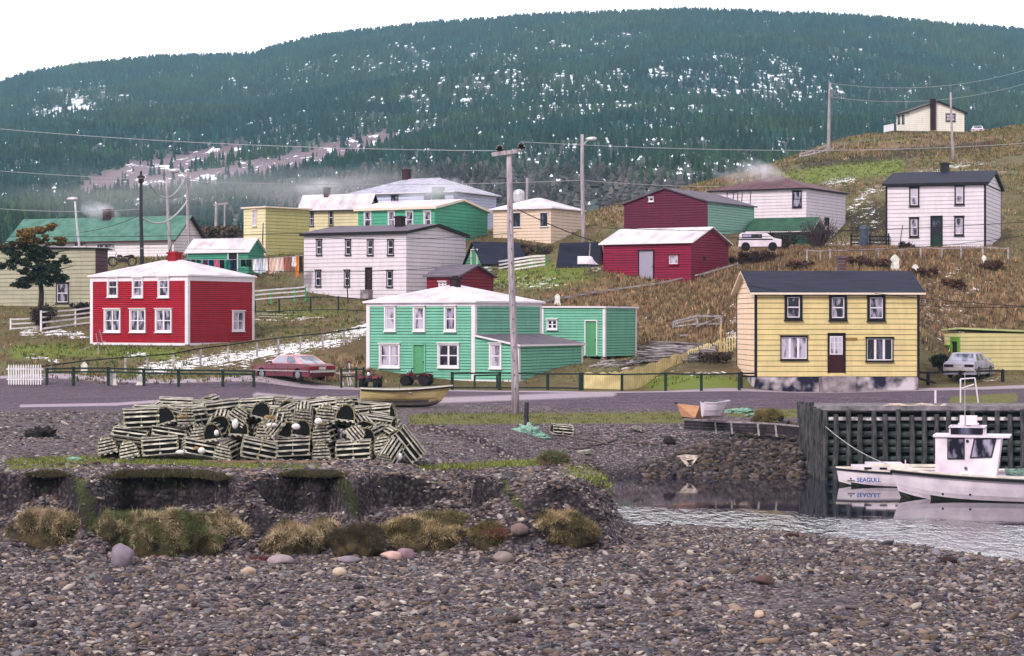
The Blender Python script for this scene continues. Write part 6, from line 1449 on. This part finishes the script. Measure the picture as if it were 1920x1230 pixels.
mb=MB(); mb.prism([T[3],T[2],S_[2],S_[2]+Vector((-.3,.9,0))],(0,0,.04)); mb.build('bottom',FEND,r4)
mb=MB(); mb.bar(T[0]+Vector((-.1,0,.02)),T[0]+Vector((.05,-.02,.03)),.04,.05); mb.build('stern_knee',BLK,r4)
mb=MB(); mb.prism([T[3]+Vector((.0,.0,-.03)),T[2]+Vector((0,-.02,-.03)),S_[2]+Vector((0,-.02,-.03)),S_[2]+Vector((-.3,.9,-.03))],(0,0,.02)); mb.build('keel_shadow_sheet',FEND,r4)  # black sheet added under the bottom as the skiff's painted shadow
# white punt behind
p=hit(1345,770); p.y+=.9; L5=.95
r5=thing('punt','little white punt with dark inside behind the tan skiff','boat',((1317-960)/F*86,86,2.30),.12)
hull(r5,L5,1.1,.36,.22,.08,PW_,PW_,pm('punt_inside',C(40,70,62),C(26,40,40),3),PW_,-1,stern=.75,flare=.7,ns=11,rail=.05,pw=1.6)
# upturned white boat by the black shed
p=hit(1099,497); r6=thing('rowboat','upturned white rowboat lying against the black shed roof','boat',(p.x-.6,144.5,gz(p.x,144.5)+.55),.05); r6.rotation_euler=(math.pi,0,.05)
r6.location=W(1083,490,145.5); hull(r6,1.25,.8,.15,.35,.05,PW_,PW_,PW_,PW_,-1,stern=.8,flare=.8,ns=9,rail=.04,deck=.0)
# ================================================================ vehicles
TYRE=pm('tyre',C(22,20,24),C(36,32,36),6,.9); RIM=pm('rim',C(150,150,160),C(100,100,110),6,.4,metal=.5); CARG=glass('car_glass',C(50,56,70),C(150,152,172),.5,1.2); CHROME=pm('chrome',C(206,204,210),rough=.25,metal=.6)
def carpaint(name,c,c2=None):
    m=pm(name,c,c2 or tuple(v*.8 for v in c[:3])+(1,),1.2,.3,spec=.6); return m
def car(label,loc,yaw,body,L_=4.6,Wd=1.75,prof=None,cab=None,z0=.22,belt=.92,roofz=1.38,roofm=None,stripe=None,lights=None,under=None,cat='car',name='parked_car'):
    """car frame: front at +x, origin on the ground at its middle"""
    t=thing(name,label,cat,loc,yaw); h=Wd/2; rr_=.31; wx=(L_*.5-.82,-L_*.5+.98)
    prof=prof or [(-L_/2,.42),(-L_/2-.02,.78),(-L_/2+.12,belt-.02),(-.95,belt+.02),(.85,belt),(L_/2-.25,belt-.10),(L_/2,.70),(L_/2+.02,.42)]
    low=[]
    for w_ in wx:
        pass
    lowpts=[(L_/2-.05,z0)]
    for w_ in wx:
        for k in range(9):
            a=math.pi*k/8; lowpts.append((w_+math.cos(a)*(rr_+.07),z0+math.sin(a)*(rr_+.14)))
    lowpts.append((-L_/2+.05,z0)); poly=prof+lowpts
    mb=MB(); n=len(poly); A_=[(x,-h+ (0.05 if z>belt-.12 else 0),z) for x,z in poly]; B_=[(x,-y,z) for x,y,z in A_]
    for side_ in (A_,B_):
        # body side as strips between profile and underside
        mb.add(side_,[tuple(range(n))])
    for i in range(n): j=(i+1)%n; mb.add([A_[i],A_[j],B_[j],B_[i]],[(0,1,2,3)])
    o=mb.build('body',body,t)
    import bmesh
    # inner dark wheel wells
    mb=MB(); mb.box((-L_/2+.15,-h+.22,z0+.02),(L_/2-.15,h-.22,belt-.15)); mb.build('underbody',TYRE,t)
    x0,x1,x2,x3=cab or (-1.55,-.85,.45,1.15); hb=h-.06; ht=h-.24
    base=[(x0,-hb,belt-.01),(x3,-hb,belt-.01),(x3,hb,belt-.01),(x0,hb,belt-.01)]; topp=[(x1,-ht,roofz),(x2,-ht,roofz),(x2,ht,roofz),(x1,ht,roofz)]
    mb=MB(); mb.add(base+topp,[(4,5,6,7),(0,1,5,4),(1,2,6,5),(2,3,7,6),(3,0,4,7)]); mb.build('cabin',roofm or body,t)
    def lerp(a,b,f): return Vector(a).lerp(Vector(b),f)
    def pane(a,b,c,d,u0,u1,v0,v1,nm,off):
        # a,b bottom ; d,c top
        q=[]
        for u,v in ((u0,v0),(u1,v0),(u1,v1),(u0,v1)): q.append(lerp(lerp(a,b,u),lerp(d,c,u),v)+Vector(off))
        m=MB(); m.poly(q); m.build(nm,CARG,t)
    pane(base[1],base[2],topp[2],topp[1],.08,.92,.08,.9,'windscreen',(.012,0,.004)); pane(base[3],base[0],topp[0],topp[3],.08,.92,.08,.9,'rear_window',(-.012,0,.004))
    for s_,(a,b,c,d) in ((-1,(base[0],base[1],topp[1],topp[0])),(1,(base[3],base[2],topp[2],topp[3]))):
        pane(a,b,c,d,.10,.46,.12,.86,'side_window',(0,s_*.012,.004)); pane(a,b,c,d,.52,.92,.12,.86,'side_window',(0,s_*.012,.004))
        mb=MB()
        for fx in (.42,-.62,1.15): mb.box((fx-.008,s_*(h-.002),z0+.1),(fx+.008,s_*(h+.004),belt-.13))
        mb.build('door_seam',TYRE,t)
        mb=MB(); mb.box((-L_/2+.1,s_*h,.50),(L_/2-.1,s_*(h+.018),.54)); mb.build('side_trim',stripe or CHROME,t)
        mb=MB(); mb.box((.70,s_*(h-.02),belt+.02),(.85,s_*(h+.14),belt+.13)); mb.build('wing_mirror',body,t)
        for w_ in wx:
            mb=MB(); mb.lathe([(rr_-.05,-.10),(rr_,-.07),(rr_,.07),(rr_-.05,.10)],(w_,s_*(h-.13),rr_),18,0,'y'); wh=mb.build('wheel',TYRE,t,smooth=False)
            mb=MB(); mb.lathe([(rr_*.62,0),(rr_*.6,.012*s_),(.06,.02*s_)],(w_,s_*(h-.02),rr_),14,0,'y'); mb.build('rim',RIM,wh)
    for x,s2 in ((L_/2+.05,1),(-L_/2-.06,-1)):
        mb=MB(); mb.box((x-.05,-h+.03,.44),(x+.05,h-.03,.56)); mb.build('bumper',CHROME,t)
    for s_ in (-1,1):
        mb=MB(); mb.box((L_/2-.01,s_*(h-.36)-.2,.60),(L_/2+.035,s_*(h-.36)+.2,.74)); mb.build('headlight',CHROME,t)
        mb=MB(); mb.box((-L_/2-.035,s_*(h-.30)-.25,.64),(-L_/2+.01,s_*(h-.30)+.25,.78)); mb.build('tail_light',lights or pm('tail_red',C(130,16,24),rough=.3),t)
    mb=MB(); mb.box((-L_/2-.03,-.24,.60),(-L_/2-.01,.24,.74)); mb.build('number_plate',CHROME,t)
    return t
def cloc(px,py,d): x=(px-960)/F*d; return Vector((x,d,CZ-(py-HZ)/F*d))
d=115.6; MAR=carpaint('maroon_paint',C(104,26,46),C(78,18,36)); PK=pm('frosted_pink',C(214,170,178),C(170,116,130),2,.6)
x=(549-960)/F*d; car('old maroon sedan with frosted roof parked behind the left roadside fence',(x,d,gz(x,d)+.0),R(137),MAR,L_=4.75,Wd=1.8,cab=(-1.75,-.85,.35,1.05),belt=.90,roofz=1.36,roofm=PK)
d=118.0; x=(1817-960)/F*d; car('silver grey sedan seen from behind in front of the yellow shed',(x,d,gz(x,d)+.02),R(64),carpaint('silver_paint',C(168,166,186),C(130,128,150)),L_=4.5,Wd=1.72,cab=(-1.7,-1.15,.35,1.1),belt=.93,roofz=1.40,lights=pm('dark_lights',C(50,14,24),rough=.4),stripe=TYRE)
p=hit(1845,247,250); car('small white car half hidden beyond the crest at the far right',(p.x,p.y+4,p.z-.25),R(74),PW_,L_=4.2)
# camper van by the dark garage
p=W(1424,463,152); p.z=max(gz(p.x,p.y)-.25,p.z-.3)
t=thing('camper_van','white camper van with long side window parked before the green garage','camper van',p,R(-6)); zc=W(1424,437,152).z-p.z; xl=-39/F*152; xr=40/F*152
mb=MB(); P_=[(xl,.3),(xr,.3),(xr+.02,zc*.62),(xr-.55,zc*.72),(xr-1.0,zc*.97),(xl+.25,zc),(xl+.05,zc*.9)]
mb.prism([(x,-.85,z) for x,z in P_],(0,1.7,0)); mb.build('body',PW_,t)
mb=MB(); mb.box((xl-.08,-.87,zc*.60),(xr-.6,-.851,zc*.66)); mb.build('side_band',BLACK,t)
mb=MB(); mb.box((xl+.25,-.875,zc*.70),(xl+1.65,-.853,zc*.92)); o=mb.build('window',BLACK,t); mb=MB(); mb.box((xl+.30,-.885,zc*.73),(xl+.92,-.876,zc*.89)); mb.build('pane',GL_M,o)
mb=MB(); mb.box((xl+.98,-.885,zc*.73),(xl+1.6,-.876,zc*.89)); mb.build('pane',GL_D,o)
for x in (xl+.5,xr-.6): mb=MB(); mb.lathe([(.3,-.1),(.32,-.06),(.32,.06),(.3,.1)],(x,-.78,.30),16,0,'y'); mb.build('wheel',TYRE,t)
# ---- quad bikes
RED=pm('atv_red',C(96,18,32),C(56,14,24),3,.4); DGREY=pm('atv_black',C(30,26,34),C(46,42,50),4,.6)
def quad(label,loc,yaw,sc_=1.0):
    t=thing('quad_bike',label,'quad bike',loc,yaw,'quad bikes by the saltbox house'); t.scale=(sc_,)*3
    for x,r_,w_ in ((.58,.30,.10),(-.58,.33,.15)):
        for s_ in (-1,1):
            mb=MB(); mb.lathe([(r_*.55,-w_),(r_*.93,-w_),(r_,-w_*.6),(r_,w_*.6),(r_*.93,w_),(r_*.55,w_)],(x,s_*.42,r_),14,0,'y'); wh=mb.build('wheel',TYRE,t); mb=MB(); mb.lathe([(r_*.5,-w_*.7),(r_*.5,w_*.7)],(x,s_*.42,r_),10,0,'y'); mb.build('rim',RIM,wh)
    mb=MB(); mb.box((-.62,-.16,.34),(.6,.16,.55)); mb.build('engine',DGREY,t)
    mb=MB(); mb.prism([(.05,-.13,.62),(.3,-.13,.80),(.42,-.13,.76),(.5,-.13,.60),(.1,-.13,.55)],(0,.26,0)); mb.build('fuel_tank',RED,t)
    mb=MB(); mb.prism([(-.6,-.15,.68),(-.5,-.15,.75),(.05,-.15,.70),(.1,-.15,.60),(-.55,-.15,.60)],(0,.30,0)); mb.build('saddle',DGREY,t)
    for s_ in (-1,1):
        for x0 in (.58,-.58):
            mb=MB(); pts=[(x0-.34,.52),(x0-.2,.68),(x0+.1,.71),(x0+.34,.56),(x0+.32,.53),(x0+.1,.66),(x0-.18,.63)]; mb.prism([(x,s_*.42-.17,z) for x,z in pts],(0,.34,0)); mb.build('mudguard',RED,t)
    mb=MB(); mb.tube([(.36,0,.72),(.26,0,1.0)],.03,6); mb.tube([(.24,-.34,1.02),(.27,-.1,1.0),(.27,.1,1.0),(.24,.34,1.02)],.022,6); mb.build('handlebar',DGREY,t)
    mb=MB(); mb.lathe([(.09,0),(.10,.05),(.04,.07)],(.50,0,.80),10,0,'x'); mb.build('headlight',CHROME,t)
    mb=MB()
    for y in (-.25,0,.25): mb.tube([(-.95,y,.76),(-.45,y,.76)],.014,5)
    for x in (-.95,-.7,-.45): mb.tube([(x,-.3,.76),(x,.3,.76)],.014,5)
    mb.build('rack',DGREY,t); return t
d=115.0; x=(781-960)/F*d; quad('red and black quad bike standing sideways before the green door',(x,d,gz(x,d)),R(166),.92)
d=113.0; x=(694-960)/F*d; quad('red quad bike seen end on at the left corner of the saltbox house',(x,d,gz(x,d)),R(-97),.9)
# sawhorse frame between car and quad
p=hit(650,723); mb=MB()
for a,b in (((-.55,0,.66),(.45,0,.70)),((-.35,0,.68),(-.15,-.1,0)),((.05,0,.7),(.35,-.1,0)),((.12,.1,1.2),(.2,.1,0)),((-.05,.1,.68),(.1,.1,0))): mb.bar(a,b,.045,.06)
o=mb.build('sawhorse',pm('saw_grey',C(196,190,196),C(130,124,134),4),loc=p); tag(o,'pale wooden sawhorse between the maroon sedan and the quad bike','sawhorse')
# leaning ladder and sticks before the red house
p=hit(196,664); s=p.y/F; mb=MB()
for a,b in (((-48*s,-.2,6*s),(2*s,0,24*s)),((-2*s,0,14*s),(-9*s,-.1,46*s)),((-9*s,0,-2*s),(-16*s,0,38*s)),((2*s,0,10*s),(6*s,-.1,-4*s)),((-12*s,-.2,10*s),(-9*s,-.3,-8*s))): mb.bar(a,b,.035,.045)
o=mb.build('pole_rack',GREYW,loc=p); tag(o,'rickety pale stick frame standing before the red house front','rack')
# motorcycle on the slope behind
p=W(230,499,152); t=thing('motorcycle','dark motorcycle parked behind the red house roof near the beige house','motorcycle',p,R(174))
for x in (.72,-.68): 
    mb=MB(); mb.tube([(x+math.cos(a)*.31,0,.32+math.sin(a)*.31) for a in np.linspace(0,6.2832,17)],.05,6); wh=mb.build('wheel',TYRE,t); mb=MB(); 
    for a in range(6): mb.tube([(x,0,.32),(x+math.cos(a*1.047)*.28,0,.32+math.sin(a*1.047)*.28)],.008,4)
    mb.build('rim',CHROME,wh)
mb=MB(); mb.box((-.3,-.12,.28),(.3,.12,.55)); mb.build('engine',DGREY,t)
mb=MB(); mb.prism([(-.05,-.12,.62),(.1,-.12,.80),(.35,-.12,.80),(.42,-.12,.64)],(0,.24,0)); mb.build('fuel_tank',DGREY,t)
mb=MB(); mb.prism([(-.85,-.13,.74),(-.7,-.13,.82),(-.1,-.13,.72),(-.05,-.13,.62),(-.7,-.13,.62)],(0,.26,0)); mb.build('saddle',BLACK,t)
mb=MB(); mb.tube([(.74,0,.32),(.45,0,.92)],.03,6); mb.tube([(.42,-.35,1.0),(.45,0,.95),(.42,.35,1.0)],.02,6); mb.build('fork',CHROME,t)
mb=MB(); mb.prism([(.95,-.06,.55),(.8,-.06,.70),(.6,-.06,.68),(.6,-.06,.65),(.8,-.06,.66)],(0,.12,0)); mb.build('mudguard',DGREY,t)
# crossed timbers behind red roof
p=W(302,500,156); p.z=gz(p.x,p.y) if gz(p.x,p.y)<p.z+.5 else p.z; s=156/F; mb=MB()
for a,b,w_ in (((-14*s,0,-4*s),(20*s,0,92*s),.16),((20*s,.1,-2*s),(-8*s,.1,74*s),.22),((6*s,.3,0),(2*s,.0,60*s),.26),((14*s,.2,0),(-2*s,.1,50*s),.24)): mb.bar(Vector(a)+Vector((0,0,-.2)),b,w_,w_,w2=.06,h2=.06)
o=mb.build('timber_tripod',WOODD,loc=p); tag(o,'dark crossed timbers standing behind the red house chimney','timber frame')
# water tank / stacked boards between white houses
p=hit(1612,460); 
mb=MB(); 
for k in range(4): mb.bar((0,0,.15+k*.28),(3.0,.1,.12+k*.28),.06,.10)
for x in (.1,1.5,2.9): mb.bar((x,.1,0),(x,.1,1.2),.1,.1)
o=mb.build('plank_fence',BLK,loc=Vector(((1594-960)/F*160,160,gz((1594-960)/F*160,160)))); tag(o,'black plank fence between the white hip roofed house and the right white house','fence')
mb=MB(); mb.lathe([(.30,0),(.34,.3),(.34,1.2),(.22,1.45),(.05,1.5)],(0,0,0),12); o=mb.build('fuel_drum',pm('drum_blue',C(76,84,104),C(50,54,70),4,.6),loc=Vector(((1620-960)/F*157,157,gz((1620-960)/F*157,157)+.3))); tag(o,'blue grey upright tank before the plank fence at upper right','tank')
# ladder leaning on the white hip house
a=W(1362,378,176); mb=MB()
for q in ((0,0),(12,0),(20,0),(28,-4),(44,0)): mb.tube([(q[0]*176/F,0,-.6),(q[0]*176/F+.1,.1,22*176/F+q[1]*.02)],.04,5)
mb.tube([(0,0,.7),(.9,.1,.8)],.04,5); o=mb.build('scaffold',WOODD,loc=a); tag(o,'dark pole frame standing against the left wall of the white hip roofed house','frame')
# ================================================================ washing line
dl=158.0; hp=[(344,486),(372,486),(420,487),(466,486),(500,484),(560,480),(572,480)]
a=W(344,486,dl); b=W(572,479,dl); wire(a,b,.15,.02,'clothesline stretched from the turquoise shed to the long white house',WIREP,10)
CLO=[(352,16,'navy',C(24,28,60)),(362,14,'black',C(20,18,24)),(372,18,'dark green',C(20,56,48)),(385,17,'purple',C(90,30,80)),(396,14,'navy blue',C(30,34,90)),(406,18,'pink',C(206,90,130)),(416,16,'black',C(26,22,30)),(427,18,'teal',C(30,100,100)),(438,18,'dark blue',C(24,30,60)),
 (456,14,'black',C(16,16,20)),(466,15,'charcoal',C(30,28,36)),(478,24,'white',C(226,222,226)),(487,26,'pale blue',C(180,190,214)),(497,24,'white cotton',C(222,216,222)),(509,28,'blush',C(222,180,176)),(518,28,'cream',C(226,206,190)),(527,26,'pale pink',C(220,186,190)),(536,24,'rust',C(160,96,80)),(544,24,'brown',C(134,90,80)),(551,18,'white',C(226,220,220)),(557,38,'orange',C(220,130,60)),(564,32,'dark striped',C(40,40,50))]
for i,(px,h_,cn,cc) in enumerate(CLO):
    f=(px-344)/228; top=a.lerp(b,f)-Vector((0,0,.15*4*f*(1-f))); s=dl/F; w_=(4.2 if h_<30 else 3.2)*s; hh=h_*s; mb=MB(); n=5; 
    V=[];
    for r_ in range(5):
        for c_ in range(n): V.append((-w_+2*w_*c_/(n-1)*(1+.04*r_), .05*math.sin(c_*2+r_+i), -hh*r_/4*(1+.08*math.sin(c_+i))))
    m2=MB(); m2.add(V,[(r_*n+c_,r_*n+c_+1,(r_+1)*n+c_+1,(r_+1)*n+c_) for r_ in range(4) for c_ in range(n-1)]); m2.add([(x,y+.02,z) for x,y,z in V],[(r_*n+c_,(r_+1)*n+c_,(r_+1)*n+c_+1,r_*n+c_+1) for r_ in range(4) for c_ in range(n-1)])
    o=m2.build('laundry',pm('cloth_'+cn.replace(' ','_'),cc,None,4,.9),loc=top,fixn=False); nm={0:'shirt',1:'towel',2:'cloth'}[i%3]
    tag(o,f'{cn} {nm} pegged {"over the green shed wall" if px<450 else "on the right half of the line"}, {ORD[i if i<9 else i-9]} in its stretch','laundry','washing on the clothesline')
mb=MB(); mb.bar((0,0,-2.0),(0,0,.1),.08,.08); o=mb.build('post',WOODD,loc=a); tag(o,'dark clothesline post at the left end of the washing','post')
# ================================================================ trees and bushes
def leafcloud(name,centers,n,size,pal,parent,seed,flat=.7):
    rg=np.random.default_rng(seed); Cn=np.array(centers,float); k=rg.integers(0,len(Cn),n); c=Cn[k]
    v=rg.normal(0,1,(n,3)); v/=np.linalg.norm(v,axis=1)[:,None]; r=rg.random(n)**.45
    P=c[:,:3]+v*(c[:,3]*r)[:,None]*np.array([1,1,flat]); a=rg.normal(0,1,(n,3)); a/=np.linalg.norm(a,axis=1)[:,None]; b=np.cross(a,rg.normal(0,1,(n,3))); b/=np.linalg.norm(b,axis=1)[:,None]; s=size*rg.uniform(.5,1.3,n)[:,None]
    V=np.stack([P-a*s*.6,P+b*s*.5,P+a*s*.8,P-b*s*.5],1).reshape(-1,3); pal=np.array(pal); br=(rg.random(len(Cn))*.6+.7)[k]
    col=pal[rg.integers(0,len(pal),n)]*(br*rg.uniform(.6,1.3,n))[:,None]
    m=MATS.get('leaf') or attrmat('leaf',.85); MATS['leaf']=m
    return npmesh(name,V,np.arange(n*4).reshape(-1,4),m,cols=np.repeat(col,4,0),parent=parent)
BARK=pm('bark',C(60,50,52),C(34,28,32),5,.95,.6)
p=Vector(((75-960)/F*143,143,gz((75-960)/F*143,143))); s=143/F
t=thing('conifer_tree','wind bent dark conifer with rusty top at the left edge','tree',p)
mb=MB(); mb.tube([(0,0,-.3),(.1,0,2.2),(-.1,0,3.9),(-.6,0,5.4),(-.9,0,6.4)],[.22,.17,.14,.09,.03],8)
for q in ((-.1,3.2,2.2,3.9),(-.1,3.6,-2.4,4.4),(-.3,4.4,2.0,5.0),(-.6,5.2,-2.6,5.6),(-.5,4.9,1.6,5.6)): mb.tube([(q[0],0,q[1]),((q[0]+q[2])/2,.1,(q[1]+q[3])/2+.1),(q[2],0,q[3])],[.08,.05,.02],6)
mb.build('trunk',BARK,t,smooth=True)
rt=random.Random(9); cen=[]
for i in range(230):
    u=rt.uniform(-1,1); zz=rt.uniform(2.6,6.5); wmax=2.5*(1-abs(zz-4.6)/2.6*.5)*(.8+.3*math.sin(zz*5)); cen.append((-.5+u*wmax+(.6 if zz<4 else 0),rt.uniform(-1,1),zz+.25*u,rt.uniform(.14,.42)))
leafcloud('crown',[c for c in cen if c[2]<5.6],26000,.10,[c3(30,46,38),c3(44,58,40),c3(24,34,34),c3(58,62,40)],t,1,.45)
leafcloud('rusty_crown',[c for c in cen if c[2]>=5.2],11000,.10,[c3(120,92,50),c3(96,84,48),c3(70,72,42),c3(150,108,60)],t,2,.45)
def bush(px,py,wpx,hpx,d,pal,label,seed,leaf=2500,size=.09,twig=60,name='bush',z=None):
    p=Vector(((px-960)/F*d,d,gz((px-960)/F*d,d))) if z is None else W(px,py,d); s=d/F; t=thing(name,label,'bush',p); rb=random.Random(seed); w_=wpx*s/2; h_=hpx*s
    mb=MB()
    for i in range(twig):
        a=rb.uniform(0,6.28); l=rb.uniform(.3,1); e=Vector((math.cos(a)*w_*l,math.sin(a)*w_*.5*l,h_*rb.uniform(.5,1.08)*(1-.3*l))); m_=e*.5+Vector((rb.uniform(-.1,.1),0,.1)); mb.tube([(rb.uniform(-.1,.1)*w_,0,-.05),m_,e],[.028,.018,.006],4,cap=False)
        for k in range(2): f=m_.lerp(e,rb.random()); mb.tube([f,f+Vector((rb.uniform(-.3,.3)*w_*.5,0,rb.uniform(.0,.25)*h_))],[.012,.004],3,cap=False)
    mb.build('branches',pm('twig',C(88,70,72),C(56,44,50),5,.95),t)
    if leaf: leafcloud('foliage',[(rb.uniform(-.7,.7)*w_,rb.uniform(-.3,.3)*w_,h_*rb.uniform(.25,.75),h_*rb.uniform(.15,.3)) for _ in range(max(14,int(wpx*.5)))],leaf,size,pal,t,seed)
    return t
DKB=[c3(44,46,40),c3(62,56,50),c3(34,38,36),c3(80,66,58)]
bush(80,590,44,56,141,DKB,'dark thicket under the left conifer',21)
bush(152,585,56,30,147,[c3(66,64,74),c3(50,50,54),c3(84,80,80)],'grey bare bush before the beige house wall',22,1200)
bush(1535,455,90,66,159,DKB,'large leafless bush before the white hip roofed house',23,500,twig=150,name='bare_bush')
bush(1468,462,70,42,158,DKB,'spiky dark bush beside the camper van',24,900,twig=90,name='bare_bush')
bush(985,460,60,30,176,[c3(96,70,62),c3(70,52,48),c3(110,92,84)],'brown tangled bush before the peach house',25,2200,.12)
bush(1420,505,90,32,146,[c3(70,48,50),c3(52,40,40),c3(90,66,56)],'low maroon brown bush right of the raspberry barn',26,2600)
bush(1020,480,44,24,163,[c3(98,90,66),c3(70,68,50)],'straggly olive bush beside the rail fence end',27,900)
bush(1765,668,46,36,119.5,[c3(36,46,30),c3(50,54,38),c3(28,30,26)],'dark green bush between the yellow house and the silver sedan',28,2600,.08)
bush(1340,690,84,24,117.5,[c3(70,56,46),c3(54,50,40),c3(88,74,56)],'withered scrub below the yellow picket fence',29,2600,.08)
bush(1700,455,40,20,150,DKB,'small scrub at the foot of the right white house',30,600)
bush(415,440,100,60,216,[c3(92,76,66),c3(74,66,60),c3(110,92,78)],'brown thicket between the sage roof and the primrose house',31,7000,.2,twig=120)
for i,(px,py,w_) in enumerate(((1390,500,60),(1640,505,90),(1730,520,70),(1790,545,60),(1860,510,60),(1600,500,60),(1500,508,70))):
    q=hit(px,py); bush(px,py,w_,22,q.y,[c3(90,60,50),c3(62,46,44),c3(110,82,62)],('rusty low shrub directly right of the raspberry barn','russet shrub above the right part of the yellow roof','rusty shrub just right of the yellow roof ridge','low russet shrub on the slope right of the yellow house','rusty shrub by the right edge marker stone','small russet shrub above the middle of the yellow roof','low rusty shrub above the left part of the yellow roof')[i],50+i,1500,.09,40)
# ================================================================ chimney smoke
def smoke(loc,size,dens,label,rz=0,tilt=0):
    m=MATS.get(('sm',dens))
    if not m:
        m=bpy.data.materials.new('smoke'); m.use_nodes=True; nt=m.node_tree; nt.nodes.remove(nt.nodes['Principled BSDF']); L=nt.links
        v=nd(nt,'ShaderNodeVolumePrincipled'); v.inputs['Color'].default_value=(.92,.93,1,1)
        tc=nd(nt,'ShaderNodeTexCoord'); n=nd(nt,'ShaderNodeTexNoise',Scale=1.6,Detail=4.0); L.new(tc.outputs['Object'],n.inputs['Vector'])
        ln=nd(nt,'ShaderNodeVectorMath',operation='LENGTH'); L.new(tc.outputs['Object'],ln.inputs[0])
        f=nd(nt,'ShaderNodeMapRange'); f.inputs[1].default_value=1.0; f.inputs[2].default_value=.1; f.inputs[3].default_value=0; f.inputs[4].default_value=1; L.new(ln.outputs['Value'],f.inputs[0])
        g=nd(nt,'ShaderNodeMapRange'); g.inputs[1].default_value=.38; g.inputs[2].default_value=.72; L.new(n.outputs['Fac'],g.inputs[0])
        k=nd(nt,'ShaderNodeMath',operation='MULTIPLY'); L.new(f.outputs[0],k.inputs[0]); L.new(g.outputs[0],k.inputs[1]); k2=nd(nt,'ShaderNodeMath',operation='MULTIPLY'); L.new(k.outputs[0],k2.inputs[0]); k2.inputs[1].default_value=dens
        L.new(k2.outputs[0],v.inputs['Density']); L.new(v.outputs[0],nt.nodes['Material Output'].inputs['Volume']); MATS[('sm',dens)]=m
    V,Fc=ico(2); o=npmesh('smoke',V,Fc,m); o.location=loc; o.scale=size; o.rotation_euler=(0,tilt,rz); tag(o,label,'smoke',kind='stuff')
s0=smoke_at
smoke(s0[3]+Vector((-.9,0,-.1)) if len(s0)>3 else (0,0,0),(2.2,1.2,1.1),1.6,'pale wood smoke puffing from a chimney',0,R(15))
smoke(W(1428,318,181),(2.3,1.2,1.0),1.1,'white smoke blowing left from the white hip roofed house chimney',0,R(20))
smoke(W(1405,326,182),(3.6,1.4,1.0),.5,'thin smoke drifting left over the brown hip roof')
smoke(W(800,364,206),(3.2,1.5,1.5),1.1,'pale smoke before the pale blue house')
smoke(W(840,352,208),(2.6,1.5,1.1),.7,'thin smoke over the slate roof of the pale blue house')
smoke(W(596,350,190),(2.6,1.3,1.1),.8,'blue smoke drifting from the cream yellow house chimney')
smoke(W(640,420-70,260),(16,6,3.4),.10,'faint blue wood smoke hanging behind the upper row of houses')
smoke(W(330,400-40,290),(30,10,5),.05,'thin blue haze of smoke over the left end of the village')
